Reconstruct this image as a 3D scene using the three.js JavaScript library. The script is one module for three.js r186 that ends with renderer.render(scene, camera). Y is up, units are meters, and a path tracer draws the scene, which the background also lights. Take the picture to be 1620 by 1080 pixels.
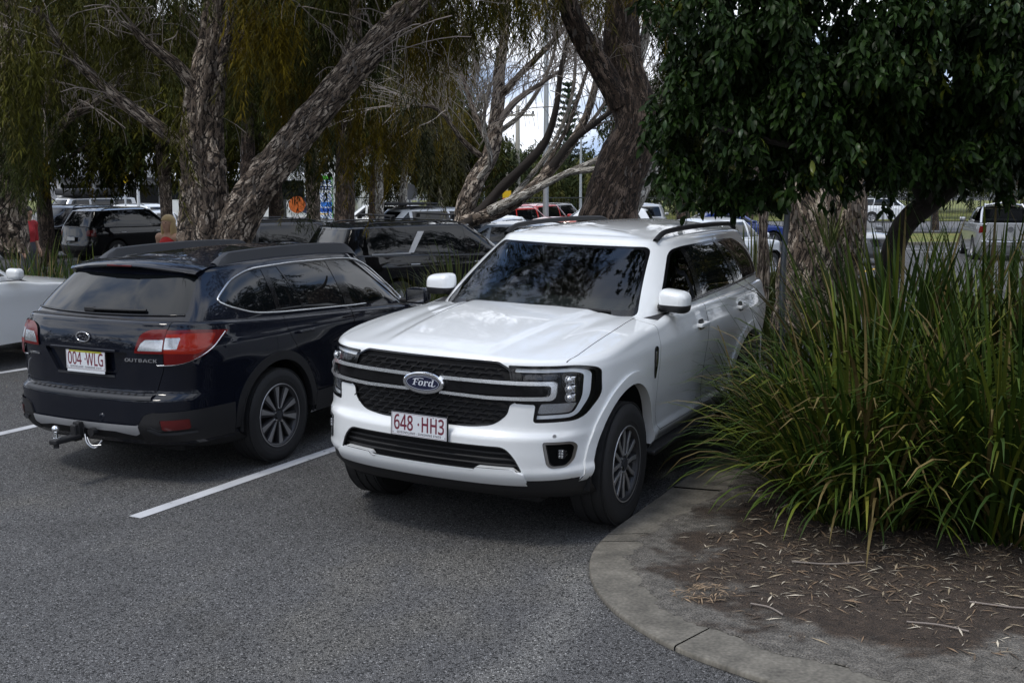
import * as THREE from 'three';
import { mergeGeometries, mergeVertices, toCreasedNormals } from 'three/addons/utils/BufferGeometryUtils.js';
import { RoundedBoxGeometry } from 'three/addons/geometries/RoundedBoxGeometry.js';
import { MarchingCubes } from 'three/addons/objects/MarchingCubes.js';
import { ImprovedNoise } from 'three/addons/math/ImprovedNoise.js';
import { FontLoader } from 'three/addons/loaders/FontLoader.js';
import { TextGeometry } from 'three/addons/geometries/TextGeometry.js';
import { Brush, Evaluator, HOLLOW_SUBTRACTION, HOLLOW_INTERSECTION } from 'three-bvh-csg';

// ------------------------------------------------------------------ camera, sky, sun, exposure
const scene = new THREE.Scene();
const camera = new THREE.PerspectiveCamera(32.67, 1024 / 682, 0.1, 900);
camera.position.set(0, 2.2, 0);
camera.rotation.x = -0.1445;
const renderer = new THREE.WebGLRenderer({ antialias: true });
renderer.toneMapping = THREE.LinearToneMapping;
renderer.toneMappingExposure = 1.2;
renderer.shadowMap.enabled = true;

const noiseGen = new ImprovedNoise();
const N3 = (x, y, z) => noiseGen.noise(x, y, z);
const fbm = (x, y, z, o = 4) => { let s = 0, a = 0.5, f = 1; for (let i = 0; i < o; i++) { s += a * N3(x * f + 3.1 * i, y * f + 1.7 * i, z * f - 2.3 * i); a *= 0.5; f *= 2.03; } return s; };
const clamp = (v, a = 0, b = 1) => Math.min(b, Math.max(a, v));
const lerp = (a, b, t) => a + (b - a) * t;
const sstep = (a, b, x) => { const t = clamp((x - a) / (b - a)); return t * t * (3 - 2 * t); };
const rng = (seed) => () => { seed = (seed + 0x6d2b79f5) | 0; let t = Math.imul(seed ^ (seed >>> 15), 1 | seed); t = (t + Math.imul(t ^ (t >>> 7), 61 | t)) ^ t; return ((t ^ (t >>> 14)) >>> 0) / 4294967296; };

const SUN = new THREE.Vector3(-0.34, 0.84, 0.36).normalize();
{
  const W = 1024, H = 512, data = new Float32Array(W * H * 4);
  for (let j = 0; j < H; j++) for (let i = 0; i < W; i++) {
    const up = ((j + 0.5) / H - 0.5) * Math.PI, az = ((i + 0.5) / W - 0.5) * 2 * Math.PI;
    const y = Math.sin(up), x = Math.cos(az) * Math.cos(up), z = Math.sin(az) * Math.cos(up);
    const k = 1 / (Math.max(y, 0) + 0.22), cx = x * k, cz = z * k;
    const c = fbm(cx * 1.5 + 4, cz * 1.5, 0.5, 6) + 0.30 + 0.1 * fbm(cx * 6, cz * 6, 3, 4);
    const m = sstep(0.08, 0.42, c);
    const thick = sstep(0.3, 0.75, c);
    const blue = [lerp(0.42, 0.20, clamp(y * 1.2)), lerp(0.55, 0.36, clamp(y * 1.2)), lerp(0.78, 0.72, clamp(y * 1.2))];
    const cl = [1.18 - 0.38 * thick, 1.22 - 0.36 * thick, 1.30 - 0.33 * thick];
    const o = (j * W + i) * 4;
    for (let q = 0; q < 3; q++) data[o + q] = y < 0 ? 0.12 : lerp(blue[q], cl[q], m);
    data[o + 3] = 1;
  }
  const t = new THREE.DataTexture(data, W, H, THREE.RGBAFormat, THREE.FloatType);
  t.mapping = THREE.EquirectangularReflectionMapping; t.magFilter = THREE.LinearFilter; t.needsUpdate = true;
  scene.background = t; scene.environment = t;
}
const sun = new THREE.DirectionalLight(new THREE.Color(1, 0.955, 0.88), 1.3);
sun.position.copy(SUN).multiplyScalar(60);
sun.castShadow = true; sun.shadow.radius = 22; sun.shadow.mapSize.set(4096, 4096);
Object.assign(sun.shadow.camera, { left: -50, right: 50, top: 50, bottom: -50, near: 1, far: 200 });
scene.add(sun, sun.target);

// ------------------------------------------------------------------ naming helpers
const taken = new Map();
function numbered(n) { const k = taken.get(n) || 0; taken.set(n, k + 1); return k ? n + '_' + String(k).padStart(3, '0') : n; }
function tag(o, label, category, group, kind) { if (label) o.userData.label = label; if (category) o.userData.category = category; if (group) o.userData.group = group; if (kind) o.userData.kind = kind; return o; }
function thing(name, label, category, [x, y, z] = [0, 0, 0], turn = 0, group) {
  const o = new THREE.Group(); o.name = numbered(name); o.position.set(x, y, z); o.rotation.y = turn; scene.add(o);
  return tag(o, label, category, group);
}
function part(name, geo, mat, parent = scene) {
  if (Array.isArray(geo)) geo = merged(geo);
  const m = new THREE.Mesh(geo, mat); m.name = parent === scene ? numbered(name) : name; m.castShadow = m.receiveShadow = true; parent.add(m); return m;
}
function merged(list) {
  const g = list.map((a) => { const b = a.index ? a.toNonIndexed() : a; const c = new THREE.BufferGeometry(); c.setAttribute('position', b.attributes.position); c.setAttribute('normal', b.attributes.normal); if (list.every((q) => q.attributes.uv)) c.setAttribute('uv', b.attributes.uv); return c; });
  return mergeGeometries(g);
}

// ------------------------------------------------------------------ materials
const lin = (r, g, b) => new THREE.Color().setRGB(r, g, b);
const std = (c, rough = 0.6, metal = 0, o = {}) => new THREE.MeshStandardMaterial({ color: c, roughness: rough, metalness: metal, side: THREE.DoubleSide, ...o });
const phy = (c, o = {}) => new THREE.MeshPhysicalMaterial({ color: c, roughness: 0.4, side: THREE.DoubleSide, ...o });
const M = {
  white: phy(lin(0.79, 0.81, 0.82), { roughness: 0.42, clearcoat: 1, clearcoatRoughness: 0.03 }),
  navy: phy(lin(0.0045, 0.006, 0.012), { roughness: 0.5, specularIntensity: 0.1, clearcoat: 1, clearcoatRoughness: 0.03 }),
  black: phy(lin(0.004, 0.004, 0.005), { roughness: 0.5, specularIntensity: 0.1, clearcoat: 1, clearcoatRoughness: 0.03 }),
  gloss: phy(lin(0.006, 0.006, 0.007), { roughness: 0.12 }),
  plastic: std(lin(0.011, 0.011, 0.0125), 0.6),
  plasticMid: std(lin(0.030, 0.032, 0.037), 0.5),
  liner: std(lin(0.008, 0.008, 0.009), 0.9),
  rubber: std(lin(0.014, 0.014, 0.015), 0.75),
  chrome: std(lin(0.82, 0.83, 0.85), 0.09, 1),
  barChrome: std(lin(0.85, 0.86, 0.87), 0.26, 0.9),
  satin: std(lin(0.55, 0.56, 0.58), 0.32, 1),
  machined: std(lin(0.50, 0.50, 0.51), 0.34, 0.75),
  darkwheel: std(lin(0.035, 0.035, 0.038), 0.4, 0.3),
  silverTrim: std(lin(0.55, 0.56, 0.58), 0.35, 0.6),
  clear: phy(lin(0.95, 0.96, 0.97), { roughness: 0.02, transmission: 1, thickness: 0, ior: 1.45 }),
  screen: phy(lin(0.50, 0.56, 0.54), { roughness: 0.015, transmission: 1, thickness: 0, ior: 1.5 }),
  tint: phy(lin(0.07, 0.08, 0.08), { roughness: 0.015, transmission: 1, thickness: 0, ior: 1.5 }),
  privacy: phy(lin(0.004, 0.005, 0.006), { roughness: 0.015, ior: 1.52 }),
  redLens: phy(lin(0.12, 0.002, 0.002), { roughness: 0.3, specularIntensity: 0.3, clearcoat: 0.7 }),
  amberRed: phy(lin(0.27, 0.012, 0.002), { roughness: 0.3, specularIntensity: 0.3, clearcoat: 0.7 }),
  darkRed: phy(lin(0.10, 0.006, 0.006), { roughness: 0.25, clearcoat: 0.6 }),
  clearLens: phy(lin(0.55, 0.57, 0.60), { roughness: 0.22, metalness: 0.75, clearcoat: 1 }),
  seat: std(lin(0.02, 0.02, 0.022), 0.8),
  drl: phy(lin(0.72, 0.75, 0.78), { roughness: 0.3, clearcoat: 1 }),
};

// ------------------------------------------------------------------ small geometry helpers
function prof(pts) {                       // monotone cubic through [x, y] points
  const p = [...pts].sort((a, b) => a[0] - b[0]), n = p.length, d = [], m = [];
  for (let i = 0; i < n - 1; i++) d.push((p[i + 1][1] - p[i][1]) / (p[i + 1][0] - p[i][0]));
  for (let i = 0; i < n; i++) m.push(i === 0 ? d[0] : i === n - 1 ? d[n - 2] : d[i - 1] * d[i] <= 0 ? 0 : 2 * d[i - 1] * d[i] / (d[i - 1] + d[i]));
  return (x) => {
    if (x <= p[0][0]) return p[0][1]; if (x >= p[n - 1][0]) return p[n - 1][1];
    let i = 0; while (x > p[i + 1][0]) i++;
    const h = p[i + 1][0] - p[i][0], t = (x - p[i][0]) / h, t2 = t * t, t3 = t2 * t;
    return (2 * t3 - 3 * t2 + 1) * p[i][1] + (t3 - 2 * t2 + t) * h * m[i] + (-2 * t3 + 3 * t2) * p[i + 1][1] + (t3 - t2) * h * m[i + 1];
  };
}
function gridGeo(rows, wrap) {             // rows of [x,y,z]; smooth normals
  const nr = rows.length, nc = rows[0].length, pos = [], idx = [];
  for (const r of rows) for (const p of r) pos.push(p[0], p[1], p[2]);
  for (let j = 0; j < nr - 1; j++) for (let i = 0; i < (wrap ? nc : nc - 1); i++) {
    const a = j * nc + i, b = j * nc + (i + 1) % nc, c = a + nc, d = b + nc;
    idx.push(a, b, d, a, d, c);
  }
  const g = new THREE.BufferGeometry(); g.setAttribute('position', new THREE.Float32BufferAttribute(pos, 3)); g.setIndex(idx); g.computeVertexNormals(); return g;
}
const bare = (g) => { const b = g.index ? g.toNonIndexed() : g.clone(); for (const k of Object.keys(b.attributes)) if (k !== 'position' && k !== 'normal') b.deleteAttribute(k); return b; };
function box(w, h, d, x = 0, y = 0, z = 0, r = 0, seg = 2) { const g = r ? new RoundedBoxGeometry(w, h, d, seg, r) : new THREE.BoxGeometry(w, h, d); g.translate(x, y, z); return bare(g); }
function cyl(r0, r1, h, n = 24, axis = 'y', x = 0, y = 0, z = 0) { const g = new THREE.CylinderGeometry(r0, r1, h, n); if (axis === 'z') g.rotateX(Math.PI / 2); if (axis === 'x') g.rotateZ(-Math.PI / 2); g.translate(x, y, z); return bare(g); }
function tube(pts, r, n = 24, rad = 8, closed = false) { return bare(new THREE.TubeGeometry(new THREE.CatmullRomCurve3(pts.map((p) => new THREE.Vector3(...p)), closed, 'centripetal'), n, r, rad, closed)); }
function rounded(pts, r = 0.03, n = 5) {   // polygon with rounded corners; a corner may carry its own radius as third value
  const out = [], m = pts.length;
  for (let i = 0; i < m; i++) {
    const a = pts[(i + m - 1) % m], b = pts[i], c = pts[(i + 1) % m], rr = b[2] ?? r;
    const da = Math.hypot(a[0] - b[0], a[1] - b[1]), dc = Math.hypot(c[0] - b[0], c[1] - b[1]);
    const k = Math.min(rr, da * 0.48, dc * 0.48);
    if (k < 1e-4) { out.push([b[0], b[1]]); continue; }
    const p = [b[0] + (a[0] - b[0]) / da * k, b[1] + (a[1] - b[1]) / da * k], q = [b[0] + (c[0] - b[0]) / dc * k, b[1] + (c[1] - b[1]) / dc * k];
    for (let t = 0; t <= n; t++) { const s = t / n; out.push([(1 - s) ** 2 * p[0] + 2 * s * (1 - s) * b[0] + s * s * q[0], (1 - s) ** 2 * p[1] + 2 * s * (1 - s) * b[1] + s * s * q[1]]); }
  }
  return out;
}
const area2 = (p) => { let s = 0; for (let i = 0; i < p.length; i++) { const a = p[i], b = p[(i + 1) % p.length]; s += a[0] * b[1] - b[0] * a[1]; } return s / 2; };
function offset(pts, d) {                  // grow (d > 0) or shrink a dense polygon
  const p = pts.filter((q, i) => { const b = pts[(i + 1) % pts.length]; return Math.hypot(q[0] - b[0], q[1] - b[1]) > 1e-5; }), n = p.length, s = area2(p) > 0 ? 1 : -1;
  return p.map((b, i) => {
    const a = p[(i + n - 1) % n], c = p[(i + 1) % n];
    let ux = b[0] - a[0], uy = b[1] - a[1], vx = c[0] - b[0], vy = c[1] - b[1]; const ul = Math.hypot(ux, uy), vl = Math.hypot(vx, vy); ux /= ul; uy /= ul; vx /= vl; vy /= vl;
    let nx = (uy + vy) * s, ny = -(ux + vx) * s; const l = Math.hypot(nx, ny) || 1; nx /= l; ny /= l;
    const k = d / Math.max(0.5, nx * uy * s - ny * ux * s);
    return [b[0] + nx * k, b[1] + ny * k];
  });
}
const mirrorX = (pts) => pts.map(([a, b, ...r]) => [-a, b, ...r]).reverse();
function circle(cx, cy, r, n = 48) { return Array.from({ length: n }, (_, i) => [cx + r * Math.cos(i / n * 2 * Math.PI), cy + r * Math.sin(i / n * 2 * Math.PI)]); }
function halfRing(cx, cy, r0, r1, a0, a1, n = 40) { const o = []; for (let i = 0; i <= n; i++) { const a = lerp(a0, a1, i / n); o.push([cx + r1 * Math.cos(a), cy + r1 * Math.sin(a)]); } for (let i = n; i >= 0; i--) { const a = lerp(a0, a1, i / n); o.push([cx + r0 * Math.cos(a), cy + r0 * Math.sin(a)]); } return o; }
// a prism through an outline drawn in a view: side (x, y), front (z, y), top (x, z); lo..hi along the third axis
function prism(pts, view, lo, hi) {
  const q = view === 'front' ? pts.map(([z, y]) => [-z, y]) : pts.map(([a, b]) => [a, b]);
  if (area2(q) < 0) q.reverse();
  const s = new THREE.Shape(q.map((p) => new THREE.Vector2(...p)));
  const g = new THREE.ExtrudeGeometry(s, { depth: hi - lo, bevelEnabled: false, curveSegments: 1 }), m = new THREE.Matrix4();
  if (view === 'side') m.makeTranslation(0, 0, lo);
  if (view === 'front') m.set(0, 0, 1, lo, 0, 1, 0, 0, -1, 0, 0, 0, 0, 0, 0, 1);
  if (view === 'top') m.set(1, 0, 0, 0, 0, 0, -1, hi, 0, 1, 0, 0, 0, 0, 0, 1);
  return bare(g.applyMatrix4(m));
}
const csg = new Evaluator(); csg.attributes = ['position', 'normal']; csg.useGroups = false;
function boolean(a, b, op) {
  const A = new Brush(a), B = new Brush(b); A.updateMatrixWorld(); B.updateMatrixWorld();
  const g = csg.evaluate(A, B, op).geometry, o = new THREE.BufferGeometry(), n = g.drawRange.count;
  const gi = g.index ? g.toNonIndexed() : g, cnt = Number.isFinite(n) ? Math.min(n, gi.attributes.position.count) : gi.attributes.position.count;
  o.setAttribute('position', new THREE.BufferAttribute(gi.attributes.position.array.slice(0, cnt * 3), 3));
  o.setAttribute('normal', new THREE.BufferAttribute(gi.attributes.normal.array.slice(0, cnt * 3), 3));
  return o;
}
const keep = (a, ...p) => boolean(a, prism(...p), HOLLOW_INTERSECTION);
const drop = (a, ...p) => boolean(a, prism(...p), HOLLOW_SUBTRACTION);
function lift(g, d) { const o = g.clone(), p = o.attributes.position.array, n = o.attributes.normal.array; for (let i = 0; i < p.length; i++) p[i] += n[i] * d; return o; }
const caster = new THREE.Raycaster();
function hit(mesh, o, d) { caster.set(new THREE.Vector3(...o), new THREE.Vector3(...d).normalize()); const h = caster.intersectObject(mesh)[0]; return h ? [h.point.x, h.point.y, h.point.z] : null; }
function canvasTex(w, h, draw) { const c = document.createElement('canvas'); c.width = w; c.height = h; draw(c.getContext('2d'), w, h); const t = new THREE.CanvasTexture(c); t.colorSpace = THREE.SRGBColorSpace; t.magFilter = THREE.LinearFilter; return t; }
// ------------------------------------------------------------------ car bodies: a skin lofted from plan outline, end profiles, section and belt line, then cut into panels
function ring(pts, n) {                    // half outline [x,(y),z] from front centre to rear centre -> closed ring of n points
  const three = pts.map((p) => p.length === 3 ? p : [p[0], 0, p[1]]);
  const full = [...three, ...three.slice(1, -1).reverse().map(([x, y, z]) => [x, y, -z])].map((p) => new THREE.Vector3(...p));
  const c = new THREE.CatmullRomCurve3(full, true, 'centripetal'), out = [];
  c.arcLengthDivisions = 1000;
  for (let i = 0; i < n; i++) { const p = c.getPointAt(i / n); out.push(p); }
  return out;
}
function ringBy(pts, n) {                  // same, but by control-point parameter so two rings correspond
  const full = [...pts, ...pts.slice(1, -1).reverse().map(([x, y, z]) => [x, y, -z])].map((p) => new THREE.Vector3(...p));
  const c = new THREE.CatmullRomCurve3(full, true, 'centripetal'), out = [];
  for (let i = 0; i < n; i++) out.push(c.getPoint(i / n));
  return out;
}
function lowerSkin(S, nu, nv) {
  const f = prof(S.front), r = prof(S.rear), sd = prof(S.side), L = S.L, base = ring(S.plan, nu), lf = S.lf || 0.9, lr = S.lr || 0.9;
  const bulge = S.bulge || (() => 0);
  const at = (b, y) => { const wf = sstep(0, 1, 1 + b.x / lf), wr = sstep(0, 1, 1 - (b.x + L) / lr); const z = b.z * sd(y) * (S.nose ? S.nose(b.x, y) : 1); return [b.x + wf * f(y) + wr * r(y), y, z + Math.sign(b.z) * bulge(b.x, y) * sstep(0.6, 0.9, Math.abs(b.z))]; };
  const topOf = (p) => { const k = sstep(S.cowl - 0.25, S.cowl + 0.15, p[0]); return k * S.hoodY(p[0], p[2]) + (1 - k) * S.beltY(p[0]); };
  const rf = S.rf || 0.045, rows = [], tops = base.map((b) => { let y = S.beltY(b.x); for (let i = 0; i < 4; i++) y = topOf(at(b, y)); return y; });
  for (let j = 0; j <= nv; j++) rows.push(base.map((b, i) => at(b, S.y0 + (tops[i] - rf - S.y0) * (j / nv))));
  const last = rows[nv], n = nu;
  const nrm = last.map((p, i) => { const a = last[(i + n - 1) % n], b = last[(i + 1) % n]; const tx = b[0] - a[0], tz = b[2] - a[2], l = Math.hypot(tx, tz) || 1; return [tz / l, -tx / l]; });
  const sgn = nrm[0][0] > 0 ? -1 : 1;      // inward
  for (let k = 1; k <= 5; k++) { const a = k / 5 * Math.PI / 2; rows.push(last.map((p, i) => [p[0] + sgn * nrm[i][0] * rf * (1 - Math.cos(a)), tops[i] - rf + rf * Math.sin(a), p[2] + sgn * nrm[i][1] * rf * (1 - Math.cos(a))])); }
  const skin = gridGeo(rows, true), edge = rows[rows.length - 1];
  // hood: fan from the edge to the spine
  const m = edge.findIndex((p, i) => i > 2 && p[0] < S.cowl), hrow = [];
  const x0 = edge[0][0], x1 = S.cowlMid;
  for (let i = 0; i <= m; i++) {
    const q = edge[i], q2 = edge[(n - i) % n], row = [], xc = lerp(x0, x1, (i / m) ** 1.3), K = 40;
    for (let k = -K; k <= K; k++) { const e = k < 0 ? q2 : q, t = Math.abs(k) / K, x = lerp(xc, e[0], t * t * (2 - t)), z = e[2] * t; row.push([x, S.hoodY(x, z) + (e[1] - S.hoodY(e[0], e[2])) * t ** 6, z]); }
    hrow.push(row);
  }
  const hood = gridGeo(hrow, false);
  { const p = hood.attributes.position, nn = hood.attributes.normal, e = 0.006; for (let i = 0; i < p.count; i++) { const x = p.getX(i), z = p.getZ(i), dx = (S.hoodY(x + e, z) - S.hoodY(x - e, z)) / (2 * e), dz = (S.hoodY(x, z + e) - S.hoodY(x, z - e)) / (2 * e), l = Math.hypot(dx, 1, dz); nn.setXYZ(i, -dx / l, 1 / l, -dz / l); } }
  flipTo(skin); 
  const deckRows = []; for (let i = m; i <= n / 2; i++) { const q = edge[i], q2 = edge[(n - i) % n]; deckRows.push([q, [q[0], q[1] + 0.01, q[2] * 0.9], [q[0], q[1], 0], [q2[0], q2[1] + 0.01, q2[2] * 0.9], q2]); }
  const deck = gridGeo(deckRows, false);
  return { skin: wind(bare(skin)), hood: wind(bare(hood)), deck: bare(deck), at, tops, edge };
}
function wind(g) {                         // order each triangle's corners to agree with its normals
  const p = g.attributes.position.array, n = g.attributes.normal.array;
  for (let i = 0; i < p.length; i += 9) {
    const ax = p[i + 3] - p[i], ay = p[i + 4] - p[i + 1], az = p[i + 5] - p[i + 2], bx = p[i + 6] - p[i], by = p[i + 7] - p[i + 1], bz = p[i + 8] - p[i + 2];
    const d = (ay * bz - az * by) * (n[i] + n[i + 3] + n[i + 6]) + (az * bx - ax * bz) * (n[i + 1] + n[i + 4] + n[i + 7]) + (ax * by - ay * bx) * (n[i + 2] + n[i + 5] + n[i + 8]);
    if (d < 0) for (let k = 0; k < 3; k++) { let t = p[i + 3 + k]; p[i + 3 + k] = p[i + 6 + k]; p[i + 6 + k] = t; t = n[i + 3 + k]; n[i + 3 + k] = n[i + 6 + k]; n[i + 6 + k] = t; }
  }
  return g;
}
function flipTo(g) {                       // make normals point outward (away from the vertical axis through the middle)
  const p = g.attributes.position, nn = g.attributes.normal; g.computeBoundingBox(); const c = g.boundingBox.getCenter(new THREE.Vector3()); let s = 0;
  for (let i = 0; i < p.count; i++) s += (p.getX(i) - c.x) * nn.getX(i) * 0.2 + (p.getZ(i) - c.z) * nn.getZ(i);
  if (s < 0) { for (let i = 0; i < nn.count; i++) nn.setXYZ(i, -nn.getX(i), -nn.getY(i), -nn.getZ(i)); const ix = g.index.array; for (let i = 0; i < ix.length; i += 3) { const t = ix[i]; ix[i] = ix[i + 1]; ix[i + 1] = t; } }
}
function upperSkin(G, nu, nv) {
  const A = ringBy(G.bottom, nu), B = ringBy(G.top, nu), rows = [], bow = G.bow ?? 0.02, cx = (G.bottom[0][0] + G.bottom[G.bottom.length - 1][0]) / 2;
  const side = (p) => Math.sign(p.z) * sstep(0.3, 0.6, Math.abs(p.z));
  for (let j = 0; j <= nv; j++) { const s = j / nv; rows.push(A.map((a, i) => { const b = B[i], o = bow * 4 * s * (1 - s) * 1; return [lerp(a.x, b.x, s) + Math.sign(a.x - cx) * o * 0.8 * (1 - Math.abs(side(a))), lerp(a.y, b.y, s), lerp(a.z, b.z, s) + side(a) * o]; })); }
  const last = rows[nv], n = nu;
  const nrm = last.map((p, i) => { const a = last[(i + n - 1) % n], b = last[(i + 1) % n]; const tx = b[0] - a[0], tz = b[2] - a[2], l = Math.hypot(tx, tz) || 1; return [tz / l, -tx / l]; });
  const sgn = nrm[0][0] > 0 ? -1 : 1, fi = G.fillet || [0.09, 0.045];
  for (let k = 1; k <= 5; k++) { const a = k / 5 * Math.PI / 2; rows.push(last.map((p, i) => [p[0] + sgn * nrm[i][0] * fi[0] * (1 - Math.cos(a)), p[1] + fi[1] * Math.sin(a), p[2] + sgn * nrm[i][1] * fi[0] * (1 - Math.cos(a))])); }
  const e = rows[rows.length - 1], xmax = G.top[0][0] - 0.35, xmin = G.top[G.top.length - 1][0] + 0.35, K = 8;
  for (let k = 1; k <= K; k++) { const t = k / K * 0.995; rows.push(e.map((p) => { const x = clamp(p[0], xmin, xmax); return [lerp(p[0], x, t), p[1] + G.crown * (1 - (1 - t) ** 2), p[2] * (1 - t)]; })); }
  const g = gridGeo(rows, true); flipTo(g);
  const nn = g.attributes.normal, p = g.attributes.position; for (let i = (nv + 6) * nu; i < nn.count; i++) if (nn.getY(i) < 0) nn.setXYZ(i, -nn.getX(i), -nn.getY(i), -nn.getZ(i));
  return wind(bare(g));
}
function carKit(geo, L) {                  // cutting tools for one skin
  const mesh = new THREE.Mesh(geo, M.white), k = { geo, mesh, L };
  const range = (view, s) => view === 'side' ? (s > 0 ? [0.25, 1.4] : [-1.4, -0.25]) : view === 'front' ? (s > 0 ? [-L / 2, 0.6] : [-L - 0.6, -L / 2]) : [1.0, 3];
  k.keep = (pts, view, s = 1, from = geo) => keep(from, pts, view, ...range(view, s));
  k.drop = (pts, view, s = 1, from = k.geo) => (k.geo = drop(from, pts, view, ...range(view, s)));
  const at = ([a, b], view, s) => view === 'side' ? hit(mesh, [a, b, s * 1.6], [0, 0, -s]) : view === 'front' ? hit(mesh, [s > 0 ? 0.8 : -L - 0.8, b, a], [-s, 0, 0]) : hit(mesh, [a, 4, b], [0, -1, 0]);
  k.at = at;
  // a raised (t > 0) or sunk plate on the skin, with walls
  k.slab = (pts, view, s, t, sink = 0.003, from = geo) => {
    const top = lift(k.keep(pts, view, s, from), t), w = [], dir = view === 'side' ? [0, 0, s] : view === 'front' ? [s, 0, 0] : [0, 1, 0], q = pts.map((p) => at(p, view, s));
    for (let i = 0; i < q.length; i++) {
      const a = q[i], b = q[(i + 1) % q.length]; if (!a || !b || Math.hypot(a[0] - b[0], a[1] - b[1], a[2] - b[2]) > 0.3) continue;
      const A = a.map((v, c) => v + dir[c] * t), B = b.map((v, c) => v + dir[c] * t), C = a.map((v, c) => v - dir[c] * sink), D = b.map((v, c) => v - dir[c] * sink);
      w.push(...A, ...B, ...D, ...A, ...D, ...C);
    }
    const g = new THREE.BufferGeometry(); g.setAttribute('position', new THREE.Float32BufferAttribute(w, 3)); g.computeVertexNormals();
    return merged([top, g]);
  };
  // a panel with a shut line around it
  k.panel = (pts, view, s, gap = 0.0045) => { const g = k.keep(offset(pts, -gap / 2), view, s, k.geo); k.drop(offset(pts, gap / 2), view, s); return g; };
  return k;
}
// ---- wheels: axis along z, outer face towards +z
function tyreGeo(R, w, rim) {
  const h = w / 2, p = [], g = 0.007;
  p.push([rim, -h * 0.86], [rim + 0.012, -h * 0.93], [(R + rim) / 2, -h], [R - 0.03, -h * 0.96], [R - 0.012, -h * 0.86], [R - 0.004, -h * 0.74]);
  for (const c of [-0.5, -0.17, 0.17, 0.5]) p.push([R - 0.001 + 0.001, (c - 0.045) * w * 0.8], [R - g, (c - 0.04) * w * 0.8], [R - g, (c + 0.04) * w * 0.8], [R, (c + 0.045) * w * 0.8]);
  p.push([R - 0.004, h * 0.74], [R - 0.012, h * 0.86], [R - 0.03, h * 0.96], [R - 0.045, h * 0.985], [R - 0.05, h * 1.0], [(R + rim) / 2, h], [rim + 0.03, h * 0.97], [rim + 0.027, h * 0.945], [rim + 0.012, h * 0.93], [rim, h * 0.86]);
  const l = new THREE.LatheGeometry(p.map(([a, b]) => new THREE.Vector2(a, b)), 72); l.rotateX(Math.PI / 2); return toCreasedNormals(bare(l), 0.5);
}
function barrelGeo(rim, w) {
  const h = w / 2, p = [[0.02, -0.02], [rim - 0.05, -0.02], [rim - 0.03, h * 0.2], [rim - 0.022, h * 0.7], [rim - 0.004, h * 0.84], [rim + 0.004, h * 0.9], [rim + 0.003, h * 0.96], [rim - 0.012, h * 0.92], [rim - 0.02, h * 0.8]];
  const l = new THREE.LatheGeometry(p.map(([a, b]) => new THREE.Vector2(a, b)), 64); l.rotateX(Math.PI / 2); return bare(l);
}
function lipGeo(rim, w) { const h = w / 2, l = new THREE.LatheGeometry([[rim - 0.016, h * 0.86], [rim - 0.006, h * 0.93], [rim + 0.004, h * 0.97], [rim + 0.006, h * 0.92]].map(([a, b]) => new THREE.Vector2(a, b)), 64); l.rotateX(Math.PI / 2); return bare(l); }
function extr(pts, depth, bevel = 0.003, z = 0) { const q = [...pts]; if (area2(q) < 0) q.reverse(); const g = new THREE.ExtrudeGeometry(new THREE.Shape(q.map((p) => new THREE.Vector2(p[0], p[1]))), { depth, bevelEnabled: bevel > 0, bevelThickness: bevel, bevelSize: bevel, bevelSegments: 2, curveSegments: 1 }); g.translate(0, 0, z); return bare(g); }
function addWheel(parent, name, x, z, side, W) { // side +1 -> outer face at +z
  const w = new THREE.Group(); w.name = name; w.position.set(x, W.R, z); if (side < 0) w.rotation.y = Math.PI; if (W.spin) w.children; parent.add(w);
  for (const [n, g, m] of W.parts) { const q = part(n, g, m, w); q.rotation.z = W.spin || 0; }
  return w;
}
function wheelHouse(cx, cy, r, s, depth = 0.55) {
  const rows = [], a0 = -0.12, n = 36;
  for (const z of [0.9, 0.9 - depth]) { const row = []; for (let i = 0; i <= n; i++) { const a = lerp(a0, Math.PI - a0, i / n); row.push([cx + (r + 0.004) * Math.cos(a), cy + (r + 0.004) * Math.sin(a), s * z]); } rows.push(row); }
  const d = new THREE.CircleGeometry(r, 36, a0, Math.PI - 2 * a0); d.translate(cx, cy, s * (0.9 - depth)); return merged([bare(gridGeo(rows, false)), bare(d)]);
}
// ------------------------------------------------------------------ the white four-wheel-drive wagon
function plateMat(text, lower, top) {
  return std(0xffffff, 0.45, 0, { map: canvasTex(744, 268, (c, w, h) => {
    c.fillStyle = '#d9dde2'; c.fillRect(0, 0, w, h);
    c.strokeStyle = '#8a6a74'; c.lineWidth = 5; c.strokeRect(9, 9, w - 18, h - 18);
    if (top) { c.fillStyle = '#a9a63a'; c.fillRect(60, 0, w - 120, 26); }
    c.fillStyle = '#6b1f33'; c.textAlign = 'center'; c.textBaseline = 'alphabetic';
    c.save(); c.translate(w / 2, 200); c.scale(0.8, 1.18); c.font = '205px sans-serif'; c.lineJoin = 'round'; c.lineWidth = 7; c.strokeStyle = '#6b1f33';
    const a = text.split('·'); c.textAlign = 'left'; const x = -w / 2 / 0.8 + 34; for (const d of [c.fillText, c.strokeText]) { c.textAlign = 'left'; d.call(c, a[0], x, 0); c.textAlign = 'right'; d.call(c, a[1], w / 2 / 0.8 - 34, 0); } c.beginPath(); c.arc(-8, -70, 14, 0, 7); c.fill(); c.restore();
    c.fillStyle = '#2c1d26'; c.textAlign = 'center'; c.font = 'bold 38px sans-serif'; c.save(); c.translate(w / 2, 246); c.scale(1.02, 1); c.fillText(lower, 0, 0); c.restore();
    c.fillStyle = '#55565a'; for (const [x, y] of [[180, 20], [w - 180, 20], [22, 240], [w - 22, 240]]) { c.beginPath(); c.arc(x, y, 7, 0, 7); c.fill(); }
  }) });
}
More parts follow.
